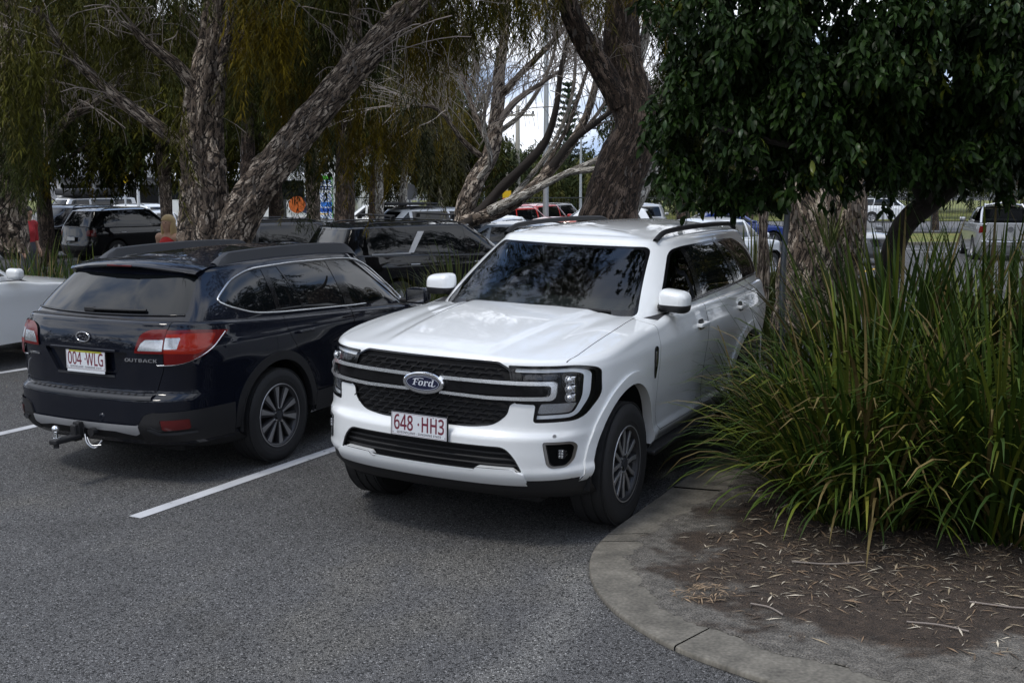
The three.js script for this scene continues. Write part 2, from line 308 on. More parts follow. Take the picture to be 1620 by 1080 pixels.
function numberPlate(parent, mat, [x, y, z], facing, tilt = 0) {   // facing +1 front, -1 rear
  const g = new THREE.Group(); g.name = 'number_plate'; g.position.set(x, y, z); g.rotation.set(0, facing * Math.PI / 2, 0); parent.add(g);
  const p = part('plate_face', new THREE.PlaneGeometry(0.372, 0.134), mat, g); p.position.z = 0.0075; 
  part('plate_backing', box(0.386, 0.148, 0.012, 0, 0, 0, 0.004), M.gloss, g);
  g.rotation.order = 'YXZ'; g.rotation.x = tilt; return g;
}
const EV = { L: 4.9, y0: 0.40, lf: 0.95, lr: 0.8, rf: 0.05, cowl: -1.62, cowlMid: -1.40,
  plan: [[0, 0], [-0.010, 0.25], [-0.040, 0.48], [-0.09, 0.64], [-0.175, 0.77], [-0.30, 0.865], [-0.48, 0.918], [-0.75, 0.938], [-1.2, 0.94], [-2.4, 0.945], [-3.6, 0.945], [-4.2, 0.935], [-4.55, 0.90], [-4.76, 0.82], [-4.85, 0.65], [-4.885, 0.4], [-4.9, 0]],
  front: [[0.36, -0.11], [0.42, -0.075], [0.46, -0.035], [0.50, -0.012], [0.56, -0.004], [0.62, 0], [0.69, 0], [0.715, -0.004], [0.735, -0.03], [0.76, -0.042], [0.82, -0.05], [0.95, -0.06], [1.05, -0.068], [1.10, -0.078], [1.15, -0.10], [1.2, -0.135]],
  rear: [[0.36, 0.1], [0.46, 0.02], [0.6, 0], [0.75, 0], [0.8, 0.05], [1.0, 0.06], [1.3, 0.11]],
  side: [[0.36, 0.90], [0.42, 0.93], [0.47, 0.965], [0.50, 0.972], [0.54, 0.955], [0.62, 0.955], [0.75, 0.968], [0.9, 0.985], [1.0, 0.998], [1.08, 1], [1.15, 0.985], [1.22, 0.965], [1.30, 0.95]],
  nose: (x, y) => 1 - 0.05 * sstep(0.84, 1.14, y) * sstep(-0.75, -0.2, x),
  bulge: (x, y) => 0.022 * Math.exp(-(((Math.hypot(x + 0.96, y - 0.42) - 0.45) / 0.17) ** 2)) + 0.022 * Math.exp(-(((Math.hypot(x + 3.84, y - 0.42) - 0.45) / 0.17) ** 2)),
  hoodY: (x, z) => { const a = clamp((-x - 0.1) / 1.4, 0, 1.15), q = Math.abs(z), z1 = 0.33 + 0.13 * a, z2 = 0.56 + 0.11 * a; return 1.168 + 0.128 * (1 - Math.abs(1 - a) ** 1.7) - 0.052 * (q / 0.8) ** 2.4 + 0.014 * (1 - sstep(z1 - 0.025, z1 + 0.04, q)) * sstep(0.0, 0.18, a) - 0.008 * Math.exp(-(((q - z2 + 0.05) / 0.06) ** 2)) * sstep(0.05, 0.3, a); },
  beltY: (x) => 1.255 + 0.012 * clamp(-x - 1.6) + 0.012 * clamp(-x - 3.2) };
{
  const S = EV, root = thing('white_wagon', 'white off-road wagon parked nose out beside the strappy bush, plate 648 HH3', 'car'); S.root = root;
  const low = lowerSkin(S, 440, 44), P = new Map();
  const kit = carKit(merged([low.skin, low.hood]), S.L);
  const inner = lift(low.skin, -0.045);
  const ARCH = [[-0.96, 0.42], [-3.84, 0.42]], AR = 0.515;
  // arches
  for (const [cx, cy] of ARCH) for (const s of [1, -1]) kit.drop(circle(cx, cy, AR, 64), 'side', s);
  let shell = inner; for (const [cx, cy] of ARCH) for (const s of [1, -1]) shell = drop(shell, circle(cx, cy, AR + 0.01, 48), 'side', ...(s > 0 ? [0.25, 1.4] : [-1.4, -0.25]));
  const shapes = {
    grille: rounded([[-0.44, 1.138], [0.44, 1.138], [0.515, 1.10, 0.02], [0.565, 0.915, 0.02], [0.525, 0.90, 0.03], [0.515, 0.84, 0.06], [0.44, 0.775, 0.09], [0.30, 0.755, 0.06], [-0.30, 0.755, 0.06], [-0.44, 0.775, 0.09], [-0.515, 0.84, 0.06], [-0.525, 0.90, 0.03], [-0.565, 0.915, 0.02], [-0.515, 1.10, 0.02]], 0.02),
    lamp: rounded([[0.50, 1.118, 0.01], [0.83, 1.118, 0.03], [0.905, 1.09, 0.03], [0.915, 0.93, 0.05], [0.865, 0.805, 0.05], [0.655, 0.80, 0.02], [0.665, 0.905, 0.02], [0.555, 0.908, 0.01], [0.525, 1.08, 0.02]], 0.03),
    lower: rounded([[-0.52, 0.660, 0.05], [0.52, 0.660, 0.05], [0.575, 0.60, 0.03], [0.615, 0.515, 0.01], [-0.615, 0.515, 0.01], [-0.575, 0.60, 0.03]], 0.04),
    fog: rounded([[0.715, 0.690], [0.835, 0.682], [0.852, 0.655], [0.842, 0.575], [0.815, 0.535], [0.755, 0.535], [0.735, 0.555]], 0.018),
  };
  const hoodOut = rounded([[0.3, 0.70], [-0.25, 0.77, 0.1], [-0.42, 0.795, 0.2], [-1.10, 0.775, 0.2], [-1.55, 0.735, 0.03], [-1.70, 0.70, 0.01], [-1.70, -0.70, 0.01], [-1.55, -0.735, 0.03], [-1.10, -0.775, 0.2], [-0.42, -0.795, 0.2], [-0.25, -0.77, 0.1], [0.3, -0.70]], 0.02);
  kit.drop(offset(shapes.grille, 0.001), 'front', 1);
  kit.drop(shapes.lower, 'front', 1);
  const body = [];
  for (const s of [1, -1]) {
    const lamp = s > 0 ? shapes.lamp : mirrorX(shapes.lamp), fog = s > 0 ? shapes.fog : mirrorX(shapes.fog);
    // head lamp
    const L = new THREE.Group(); L.name = 'headlight'; root.add(L);
    const surf = kit.keep(lamp, 'front', 1);
    part('lens', lift(kit.keep(offset(lamp, -0.012), 'front', 1), -0.003), M.clear, L);
    part('housing', lift(surf, -0.055), M.plastic, L);
    part('rim', kit.keep(lamp, 'front', 1, drop(surf, offset(lamp, -0.014), 'front', -2.4, 0.6)), M.gloss, L);
    kit.drop(offset(lamp, 0.003), 'front', 1);
    const m = (pts) => s > 0 ? pts : mirrorX(pts);
    const strip = m(rounded([[0.54, 1.104], [0.83, 1.105, 0.02], [0.885, 1.08, 0.03], [0.892, 0.935, 0.05], [0.85, 0.822, 0.04], [0.67, 0.818], [0.67, 0.838], [0.838, 0.842, 0.03], [0.868, 0.935, 0.04], [0.862, 1.068, 0.02], [0.825, 1.085, 0.02], [0.54, 1.086]], 0.008));
    part('daytime_strip', lift(kit.keep(strip, 'front', 1, surf), -0.012), M.drl, L);
    part('indicator', lift(kit.keep(m(rounded([[0.675, 0.846], [0.83, 0.85], [0.855, 0.905], [0.69, 0.905]], 0.015)), 'front', 1, surf), -0.02), M.clearLens, L);
    part('signal_block', lift(kit.keep(m(rounded([[0.60, 1.045], [0.76, 1.045], [0.76, 1.078], [0.595, 1.078]], 0.01)), 'front', 1, surf), -0.02), M.plasticMid, L);
    for (const [yy, zz] of [[1.035, 0.80], [0.985, 0.805], [0.935, 0.808]]) { const h = kit.at([s * zz, yy], 'front', 1); if (h) { part('projector', [cyl(0.026, 0.018, 0.03, 20, 'x', h[0] - 0.03, h[1], h[2]), bare(new THREE.SphereGeometry(0.02, 18, 12).translate(h[0] - 0.018, h[1], h[2]))], M.clearLens, L); part('bezel', box(0.02, 0.044, 0.062, h[0] - 0.042, h[1], h[2], 0.006), M.chrome, L); } }
    // fog lamp
    const F = new THREE.Group(); F.name = 'fog_lamp'; root.add(F);
    const fs = kit.keep(fog, 'front', 1);
    part('recess', lift(fs, -0.045), M.liner, F);
    part('recess_wall', kit.slab(fog, 'front', 1, -0.001, 0.05, drop(fs, offset(fog, -0.001), 'front', -2.4, 0.6)), M.plastic, F);
    part('trim', kit.slab(m([...shapes.fog]), 'front', 1, 0.004, 0.01, drop(fs, offset(fog, -0.011), 'front', -2.4, 0.6)), M.satin, F);
    const fh = kit.at([s * 0.79, 0.612], 'front', 1);
    part('reflector', [cyl(0.032, 0.03, 0.02, 20, 'x', fh[0] - 0.03, fh[1], fh[2])], M.gloss, F);
    part('bulb_lens', [0, 1, 2].flatMap((i) => [0, 1].map((j) => box(0.012, 0.015, 0.013, fh[0] - 0.016, fh[1] - 0.017 + i * 0.017, fh[2] - 0.008 + j * 0.016, 0.003))), M.clearLens, F);
    kit.drop(offset(fog, 0.002), 'front', 1);
    // parking sensor
    const ps = kit.at([s * 0.765, 0.722], 'front', 1);
    const pa = kit.at([s * 0.775, 0.722], 'front', 1), pg = cyl(0.012, 0.012, 0.006, 20, 'x'); pg.rotateY(Math.atan2(pa[0] - ps[0], pa[2] - ps[2]) * 1 + (s > 0 ? 0 : Math.PI)); pg.translate(ps[0], ps[1], ps[2]); part('parking_sensor', pg, M.silverTrim, root);
  }
  // bonnet
  const hoodGeo = keep(kit.geo, offset(hoodOut, -0.0025), 'top', 1.136, 1.6);
  kit.geo = drop(kit.geo, offset(hoodOut, 0.0025), 'top', 1.136, 1.6);
  part('bonnet', hoodGeo, M.white, root);
  // doors
  const archRear = (cx, cy, r, a0, a1, n = 12) => Array.from({ length: n + 1 }, (_, i) => { const a = lerp(a0, a1, i / n); return [cx + r * Math.cos(a), cy + r * Math.sin(a), 0]; });
  const doorF = rounded([[-1.50, 1.40, 0], [-1.515, 1.1, 0.1], [-1.56, 0.60, 0.05], [-1.62, 0.495, 0.04], [-2.60, 0.495, 0.03], [-2.60, 1.40, 0]], 0.02);
  const doorR = rounded([[-2.605, 1.40, 0], [-2.605, 0.495, 0.03], [-3.20, 0.495, 0.03], ...archRear(-3.84, 0.42, 0.61, Math.PI * 0.93, Math.PI * 0.62, 10), [-3.72, 1.12, 0.1], [-3.74, 1.40, 0]], 0.02);
  for (const s of [1, -1]) {
    for (const [o, hx, hy] of [[doorF, -2.43, 1.125], [doorR, -3.52, 1.145]]) {
      const d = part('door', kit.panel(o, 'side', s), M.white, root);
      const h = kit.at([hx, hy], 'side', s);
      part('door_handle', [box(0.20, 0.030, 0.022, h[0], h[1], h[2] + s * 0.030, 0.010), box(0.03, 0.026, 0.03, h[0] - 0.085, h[1], h[2] + s * 0.012, 0.006), box(0.03, 0.026, 0.03, h[0] + 0.085, h[1], h[2] + s * 0.012, 0.006)], M.white, d);
      part('handle_recess', kit.slab(rounded([[hx - 0.065, hy - 0.038], [hx + 0.065, hy - 0.038], [hx + 0.065, hy + 0.036], [hx - 0.065, hy + 0.036]], 0.03), 'side', s, 0.0012, 0), M.plasticMid, d);
    }
    // flares
    for (const [cx, cy] of ARCH) part('wheel_arch_flare', kit.slab(halfRing(cx, cy, AR - 0.012, AR + 0.062, -0.05, Math.PI + 0.05, 44), 'side', s, 0.014, 0.05), M.white, root);
    // side vent badge
    const vent = rounded([[-1.395, 1.085], [-1.425, 1.10], [-1.455, 1.085], [-1.462, 1.0], [-1.462, 0.89], [-1.45, 0.875], [-1.425, 0.93], [-1.40, 1.0]], 0.01);
    const v = part('side_vent', kit.slab(vent, 'side', s, 0.008), M.gloss, root);
    part('vent_trim', kit.slab(rounded([[-1.405, 1.065], [-1.425, 1.07], [-1.44, 1.0], [-1.43, 0.96], [-1.415, 1.0]], 0.004), 'side', s, 0.013), M.chrome, v);
    // side step
    part('side_step', [box(1.95, 0.035, 0.14, -2.38, 0.385, s * 0.90, 0.015), box(1.95, 0.08, 0.1, -2.38, 0.44, s * 0.82, 0.02)], M.plastic, root);
    // wheel house
    for (const [cx, cy] of ARCH) { part('wheel_house', wheelHouse(cx, cy, AR, s), M.liner, root); }
  }
  kit.geo = drop(kit.geo, [[-0.452, 0.2], [0.4, 0.2], [0.4, 0.458], [-0.452, 0.458]], 'side', -1.5, 1.5);
  const bodyPart = part('body_shell', kit.geo, M.white, root);
  part('inner_structure', shell, M.liner, root);
  // grille
  const gp = carKit(low.skin, S.L);
  const grille = part('grille', lift(gp.keep(shapes.grille, 'front', 1), -0.02), M.liner, root);
  part('grille_surround', gp.slab(shapes.grille, 'front', 1, 0.002, 0.03, drop(gp.keep(shapes.grille, 'front', 1), offset(shapes.grille, -0.010), 'front', -2.4, 0.6)), M.gloss, grille);
  { const cells = [], inside = (z, y) => { let c = false; const p = shapes.grille; for (let i = 0, j = p.length - 1; i < p.length; j = i++) if ((p[i][1] > y) !== (p[j][1] > y) && z < (p[j][0] - p[i][0]) * (y - p[i][1]) / (p[j][1] - p[i][1]) + p[i][0]) c = !c; return c; };
    for (let r = 0; r < 13; r++) for (let q = -9; q <= 9; q++) { const y = 0.775 + r * 0.029, z = (q + (r % 2) * 0.5) * 0.074; if (!inside(z - 0.03, y) || !inside(z + 0.03, y) || !inside(z, y + 0.016)) continue; const h = gp.at([z, y], 'front', 1); if (!h) continue; const a = box(0.010, 0.007, 0.052, 0, 0, 0, 0.002, 1), b = box(0.010, 0.007, 0.03, 0, 0, 0, 0.002, 1); a.rotateX(0.0); b.rotateX(0.7); a.translate(h[0] - 0.012, y, z); b.translate(h[0] - 0.012, y - 0.010, z + 0.036); cells.push(a, b); }
    part('grille_mesh', cells, M.gloss, grille); }
  const barOut = (s) => { const o = rounded([[0.10, 1.034, 0], [0.40, 1.034, 0], [0.735, 1.034, 0.02], [0.752, 1.018, 0.015], [0.752, 0.945, 0.015], [0.735, 0.928, 0.02], [0.40, 0.923, 0], [0.10, 0.930, 0], [0.10, 0.947, 0], [0.40, 0.942, 0], [0.715, 0.950, 0.015], [0.728, 0.962, 0.012], [0.728, 1.003, 0.012], [0.715, 1.012, 0.015], [0.40, 1.014, 0], [0.10, 1.014, 0]], 0.01); return s > 0 ? o : mirrorX(o); };
  for (const s of [1, -1]) { part('grille_bar', gp.slab(barOut(s), 'front', 1, 0.022, 0.03), M.barChrome, grille); const o = rounded([[0.10, 1.012], [0.715, 1.010], [0.726, 0.98], [0.715, 0.952], [0.10, 0.949]], 0.01); part('bar_infill', gp.slab(s > 0 ? o : mirrorX(o), 'front', 1, 0.008, 0.02), M.gloss, grille); }
  // badge
  const badge = new THREE.Group(); badge.name = 'badge'; { const h = gp.at([0, 0.985], 'front', 1); badge.position.set(h[0] + 0.012, 0.985, 0); badge.rotation.y = Math.PI / 2; root.add(badge); }
  const oval = (a, b, n = 48) => Array.from({ length: n }, (_, i) => [a * Math.cos(i / n * 2 * Math.PI), b * Math.sin(i / n * 2 * Math.PI)]);
  part('badge_ring', extr(oval(0.128, 0.058), 0.022, 0.008), M.chrome, badge);
  { const g = new THREE.ShapeGeometry(new THREE.Shape(oval(0.114, 0.045).map((p) => new THREE.Vector2(...p)))), p = g.attributes.position, uv = g.attributes.uv; for (let i = 0; i < p.count; i++) uv.setXY(i, p.getX(i) / 0.228 + 0.5, p.getY(i) / 0.09 + 0.5); g.translate(0, 0, 0.0315);
    part('badge_face', g, phy(0xffffff, { roughness: 0.25, clearcoat: 1, map: canvasTex(512, 202, (c, w, h) => { c.fillStyle = '#161c3a'; c.fillRect(0, 0, w, h); c.strokeStyle = '#c9ced6'; c.lineWidth = 5; c.beginPath(); c.ellipse(w / 2, h / 2, w / 2 - 14, h / 2 - 12, 0, 0, 7); c.stroke(); c.fillStyle = '#d5d9e0'; c.save(); c.translate(w / 2, h / 2 + 36); c.transform(1.12, 0, -0.28, 1, 0, 0); c.font = 'bold 118px serif'; c.textAlign = 'center'; c.fillText('Ford', 0, 0); c.lineWidth = 8; c.strokeStyle = '#d5d9e0'; c.beginPath(); c.moveTo(-150, -72); c.quadraticCurveTo(-90, -110, -10, -92); c.stroke(); c.beginPath(); c.moveTo(118, -2); c.quadraticCurveTo(150, 8, 168, -20); c.stroke(); c.restore(); }) }), badge); }
  // lower grille, skid plate, valance
  const lg = part('lower_grille', lift(gp.keep(shapes.lower, 'front', 1), -0.05), M.liner, root);
  part('lower_grille_frame', gp.slab(shapes.lower, 'front', 1, -0.002, 0.06, drop(gp.keep(shapes.lower, 'front', 1), offset(shapes.lower, -0.008), 'front', -2.4, 0.6)), M.plastic, lg);
  for (const y of [0.545, 0.58, 0.615]) { const pts = []; for (let i = -8; i <= 8; i++) { const z = i / 8 * (0.6 - (y - 0.53) * 0.6), h = gp.at([z, y], 'front', 1); pts.push([h[0] - 0.035, y, z]); } part('grille_slat', tube(pts, 0.008, 32, 6), M.plastic, lg); }
  const skid = rounded([[-0.63, 0.442], [0.63, 0.442], [0.625, 0.505], [0.585, 0.515], [0.56, 0.535], [0.36, 0.535], [0.34, 0.512], [-0.34, 0.512], [-0.36, 0.535], [-0.56, 0.535], [-0.585, 0.515], [-0.625, 0.505]], 0.008);
  part('skid_plate', gp.slab(skid, 'front', 1, 0.022, 0.03), M.white, root);
  { const pts = [], rows = []; for (const [y, dx] of [[0.466, -0.006], [0.40, -0.03], [0.34, -0.10], [0.30, -0.25]]) { const r = []; for (let i = -14; i <= 14; i++) { const z = i / 14 * 0.895, h = gp.at([z, 0.47], 'front', 1) || [-0.45, y, z]; r.push([h[0] + dx - 0.004, y, z]); } rows.push(r); } part('valance', bare(gridGeo(rows, false)), M.plastic, root); }
  { const h = gp.at([0, 0.70], 'front', 1); numberPlate(root, plateMat('648·HH3', 'QUEENSLAND - SUNSHINE STATE'), [h[0] + 0.012, 0.735, 0], 1); }
  // greenhouse
  const G = { crown: 0.055, bow: 0.03, fillet: [0.10, 0.045],
    bottom: [[-1.36, 1.265, 0], [-1.40, 1.262, 0.35], [-1.53, 1.25, 0.66], [-1.70, 1.24, 0.80], [-2.1, 1.24, 0.86], [-3.0, 1.25, 0.87], [-3.9, 1.26, 0.86], [-4.45, 1.27, 0.82], [-4.66, 1.27, 0.72], [-4.76, 1.27, 0.45], [-4.78, 1.27, 0]],
    top: [[-2.14, 1.70, 0], [-2.17, 1.698, 0.3], [-2.24, 1.69, 0.56], [-2.40, 1.688, 0.655], [-2.7, 1.70, 0.685], [-3.3, 1.705, 0.695], [-4.0, 1.695, 0.69], [-4.38, 1.68, 0.66], [-4.52, 1.67, 0.58], [-4.58, 1.67, 0.35], [-4.60, 1.67, 0]] };
  const up = upperSkin(G, 400, 26), uk = carKit(up, S.L);
  const ws = rounded([[-0.735, 1.255, 0.04], [0.735, 1.255, 0.04], [0.595, 1.680, 0.05], [-0.595, 1.680, 0.05]], 0.04);
  const wsIn = rounded([[-0.712, 1.295, 0.05], [0.712, 1.295, 0.05], [0.578, 1.664, 0.05], [-0.578, 1.664, 0.05]], 0.04);
  const wsAll = uk.keep(ws, 'front', 1); uk.drop(ws, 'front', 1);
  const wscreen = part('windscreen', lift(keep(wsAll, wsIn, 'front', -2.45, 0.6), -0.003), M.screen, root);
  part('windscreen_border', lift(drop(wsAll, wsIn, 'front', -2.45, 0.6), -0.003), M.gloss, wscreen);
  const dlo = rounded([[-1.80, 1.290, 0.03], [-2.15, 1.53, 0.15], [-2.36, 1.655, 0.10], [-2.6, 1.672, 0.1], [-3.3, 1.680, 0.1], [-3.95, 1.668, 0.08], [-4.20, 1.60, 0.10], [-4.40, 1.40, 0.08], [-4.38, 1.345, 0.05], [-3.6, 1.315, 0.1], [-2.6, 1.298, 0.1]], 0.04);
  const panes = [[[-1.86, 1.305, 0.02], [-2.18, 1.525, 0.1], [-2.38, 1.642, 0.08], [-2.56, 1.655, 0.02], [-2.54, 1.31, 0.02]], [[-2.66, 1.312, 0.02], [-2.66, 1.658, 0.02], [-3.40, 1.664, 0.03], [-3.58, 1.33, 0.03]], [[-3.66, 1.335, 0.02], [-3.48, 1.662, 0.03], [-3.93, 1.652, 0.05], [-4.17, 1.585, 0.06], [-4.36, 1.40, 0.05], [-4.34, 1.355, 0.03]]];
  for (const s of [1, -1]) {
    const all = uk.keep(dlo, 'side', s); uk.drop(dlo, 'side', s);
    let fr = all; const range = s > 0 ? [0.25, 1.4] : [-1.4, -0.25];
    const frameParts = [];
    panes.forEach((o, i) => { const q = rounded(o, 0.02); const g = part('side_window', lift(keep(all, q, 'side', ...range), -0.004), i ? M.privacy : M.tint, root); fr = drop(fr, q, 'side', ...range); });
    part('window_frame', fr, M.gloss, root);
    const gp2 = []; for (let i = 0; i <= 30; i++) { const x = lerp(-1.80, -4.36, i / 30), y = 1.284 + 0.062 * (i / 30) ** 1.4, h = uk.at([x, y], 'side', s); if (h) gp2.push([h[0], h[1], h[2] + s * 0.004]); }
    part('waist_trim', tube(gp2, 0.007, 60, 6), M.gloss, root);
    // door frame shut lines on the pillars are part of the window frame; roof rail
    const rail = []; for (let i = 0; i <= 24; i++) { const t = i / 24, x = lerp(-2.30, -4.42, t), h = uk.at([x, 0.61 * s * (1 - 0.03 * Math.abs(t - 0.4))], 'top', 1); rail.push([x, h[1] + 0.012 + 0.028 * sstep(0, 0.09, t) * sstep(1, 0.93, t), h[2]]); }
    const rg = tube(rail, 0.02, 60, 8); { const p = rg.attributes.position; } part('roof_rail', rg, M.plastic, root);
    // mirror
    const mr = new THREE.Group(); mr.name = 'wing_mirror'; mr.scale.set(1, 0.92, 0.85); mr.position.set(-1.86, 1.35, s * 0.915); root.add(mr);
    const shellG = new THREE.SphereGeometry(1, 28, 18); { const p = shellG.attributes.position; for (let i = 0; i < p.count; i++) { let x = p.getX(i), y = p.getY(i), z = p.getZ(i); const q = (v, e) => Math.sign(v) * Math.abs(v) ** e; x = q(x, 0.8); y = q(y, 0.55); z = q(z, 0.5); if (x < -0.35) x = -0.35; p.setXYZ(i, x * 0.105, y * 0.085 - 0.012 * z * s, z * 0.125); } shellG.computeVertexNormals(); }
    const mg = bare(shellG); part('mirror_cap', drop(mg, [[-0.3, -0.3], [0.3, -0.3], [0.3, -0.025], [-0.3, -0.025]], 'side', -0.3, 0.3), M.white, mr);
    part('mirror_base', [keep(mg, [[-0.3, -0.3], [0.3, -0.3], [0.3, -0.025], [-0.3, -0.025]], 'side', -0.3, 0.3), box(0.10, 0.05, 0.16, -0.01, -0.062, -s * 0.13, 0.02)], M.plastic, mr);
    part('mirror_glass', box(0.004, 0.13, 0.20, -0.038, 0, 0), M.chrome, mr);
  }
  part('roof_and_pillars', uk.geo, M.white, root);
  part('cabin_floor', low.deck, M.seat, root);
  // interior
  const seat = (x, z) => [box(0.14, 0.50, 0.48, x, 1.22, z, 0.06), box(0.10, 0.17, 0.27, x - 0.06, 1.53, z, 0.045), box(0.02, 0.1, 0.16, x - 0.05, 1.46, z)];
  for (const z of [-0.38, 0.38]) { part('seat', seat(-2.75, z), M.seat, root); part('seat', seat(-3.6, z), M.seat, root); }
  part('dashboard', [box(0.5, 0.16, 1.36, -1.90, 1.22, 0, 0.06), box(0.2, 0.06, 0.36, -1.98, 1.31, 0.38, 0.02)], M.seat, root);
  { const g = new THREE.TorusGeometry(0.18, 0.016, 10, 40); g.rotateY(Math.PI / 2); g.rotateZ(0.4); g.translate(-2.22, 1.30, 0.38); part('steering_wheel', [bare(g), box(0.04, 0.1, 0.12, -2.20, 1.30, 0.38, 0.02)], M.plastic, root); }
  part('rear_view_mirror', box(0.03, 0.06, 0.22, -2.12, 1.60, 0, 0.015), M.plastic, root);
  // wipers
  for (const [z0, z1] of [[0.50, -0.06], [-0.08, -0.58]]) { const pts = []; for (let i = 0; i <= 10; i++) { const z = lerp(z0, z1, i / 10), h = uk.at([z, 1.285 + 0.012 * Math.sin(i / 10 * 3)], 'front', 1) || [-1.42, 1.28, z]; pts.push([h[0] + 0.012, h[1] + 0.002, z]); } part('wiper', tube(pts, 0.009, 24, 6), M.plastic, root); }
  // registration sticker, seen low on the passenger side
  part('underbody', [box(4.3, 0.2, 1.3, -2.45, 0.38, 0, 0.03)], M.liner, root);
  // wheels
  const R = 0.39, rim = 0.236, w = 0.255, spokes = [], faces = [];
  for (let i = 0; i < 6; i++) for (const k of [-1, 1]) { const a = i / 6 * 2 * Math.PI; const pts = [[0.045, k * 0.012], [0.05, k * 0.036], [0.14, k * 0.050], [0.225, k * 0.082], [0.229, k * 0.046], [0.15, k * 0.022]]; const g = extr(pts, 0.04, 0.004, w / 2 * 0.42), f = extr(offset(pts, -0.004), 0.003, 0.0015, w / 2 * 0.42 + 0.045); g.rotateZ(a); f.rotateZ(a); spokes.push(g); faces.push(f); }
  for (let i = 0; i < 6; i++) { const a = (i + 0.5) / 6 * 2 * Math.PI, pts = [[0.1, -0.008], [0.1, 0.008], [0.226, 0.013], [0.226, -0.013]]; const g = extr(pts, 0.025, 0.003, w / 2 * 0.42); g.rotateZ(a); spokes.push(g); }
  const Wh = { R, spin: 0.25, parts: [['tyre', tyreGeo(R, w, rim), M.rubber], ['rim_barrel', barrelGeo(rim, w), M.darkwheel], ['rim_lip', lipGeo(rim, w), M.machined], ['spokes', merged([...spokes, cyl(0.07, 0.075, 0.04, 32, 'z', 0, 0, w / 2 * 0.42 + 0.02)]), M.darkwheel], ...faces.map((f) => ['spoke_face', f, M.machined]), ['centre_cap', cyl(0.034, 0.036, 0.02, 28, 'z', 0, 0, w / 2 * 0.42 + 0.048), M.plasticMid], ...Array.from({ length: 6 }, (_, i) => ['wheel_nut', cyl(0.009, 0.010, 0.02, 6, 'z', 0.055 * Math.cos(i * 1.047), 0.055 * Math.sin(i * 1.047), w / 2 * 0.42 + 0.045), M.satin])] };
  for (const [cx] of ARCH) for (const s of [1, -1]) addWheel(root, 'wheel', cx, s * 0.82, s, Wh);
  // the body leans a touch on its springs: lower on its left
  { const m = new THREE.Matrix4().makeTranslation(0, 0.3, 0).multiply(new THREE.Matrix4().makeRotationX(-0.024)).multiply(new THREE.Matrix4().makeTranslation(0, -0.3, 0)); for (const o of root.children) if (o.name !== 'wheel') o.applyMatrix4(m); }
  root.position.set(-0.545, 0, -6.665); root.rotation.y = -(Math.PI / 2 + 26.1 * Math.PI / 180);
}
// ------------------------------------------------------------------ the dark navy station wagon seen from behind
const boldFont = await new FontLoader().loadAsync('fonts/droid/droid_sans_bold.typeface.json');
function letters(txt, h, stretch = 1, depth = 0.004, gap = 1) {
  const g = new TextGeometry(txt, { font: boldFont, size: h, depth, curveSegments: 4, bevelEnabled: false }); g.scale(stretch, 1, 1); g.computeBoundingBox(); const b = g.boundingBox; g.translate(-(b.min.x + b.max.x) / 2, -(b.min.y + b.max.y) / 2, 0); return bare(g);
}
const OB = { L: 4.815, y0: 0.30, lf: 0.9, lr: 0.75, rf: 0.035, cowl: -1.45, cowlMid: -1.22,
  plan: [[0, 0], [-0.02, 0.25], [-0.06, 0.45], [-0.14, 0.62], [-0.28, 0.76], [-0.48, 0.85], [-0.8, 0.89], [-1.3, 0.905], [-2.4, 0.91], [-3.4, 0.91], [-3.95, 0.905], [-4.30, 0.885], [-4.55, 0.83], [-4.70, 0.72], [-4.775, 0.52], [-4.805, 0.27], [-4.815, 0]],
  front: [[0.3, -0.1], [0.45, 0], [0.6, 0], [0.75, -0.04], [0.85, -0.12]],
  rear: [[0.28, 0.12], [0.36, 0.05], [0.42, 0.01], [0.46, 0], [0.62, 0], [0.645, 0.008], [0.662, 0.05], [0.69, 0.062], [0.95, 0.055], [1.0, 0.058], [1.08, 0.075], [1.15, 0.11], [1.22, 0.15]],
  side: [[0.28, 0.93], [0.38, 0.955], [0.5, 0.965], [0.62, 0.968], [0.78, 0.985], [0.9, 1], [0.97, 0.998], [1.04, 0.975], [1.12, 0.955], [1.2, 0.935]],
  bulge: (x, y) => 0.016 * Math.exp(-(((Math.hypot(x + 3.70, y - 0.37) - 0.40) / 0.13) ** 2)) + 0.016 * Math.exp(-(((Math.hypot(x + 0.955, y - 0.37) - 0.40) / 0.13) ** 2)),
  hoodY: (x, z) => 0.80 + 0.20 * (1 - (1 - clamp((-x - 0.1) / 1.25)) ** 1.8) - 0.05 * (Math.abs(z) / 0.8) ** 2.2,
  beltY: prof([[-4.8, 1.175], [-4.5, 1.165], [-3.6, 1.11], [-2.7, 1.07], [-1.6, 1.01], [-1, 0.98]]) };
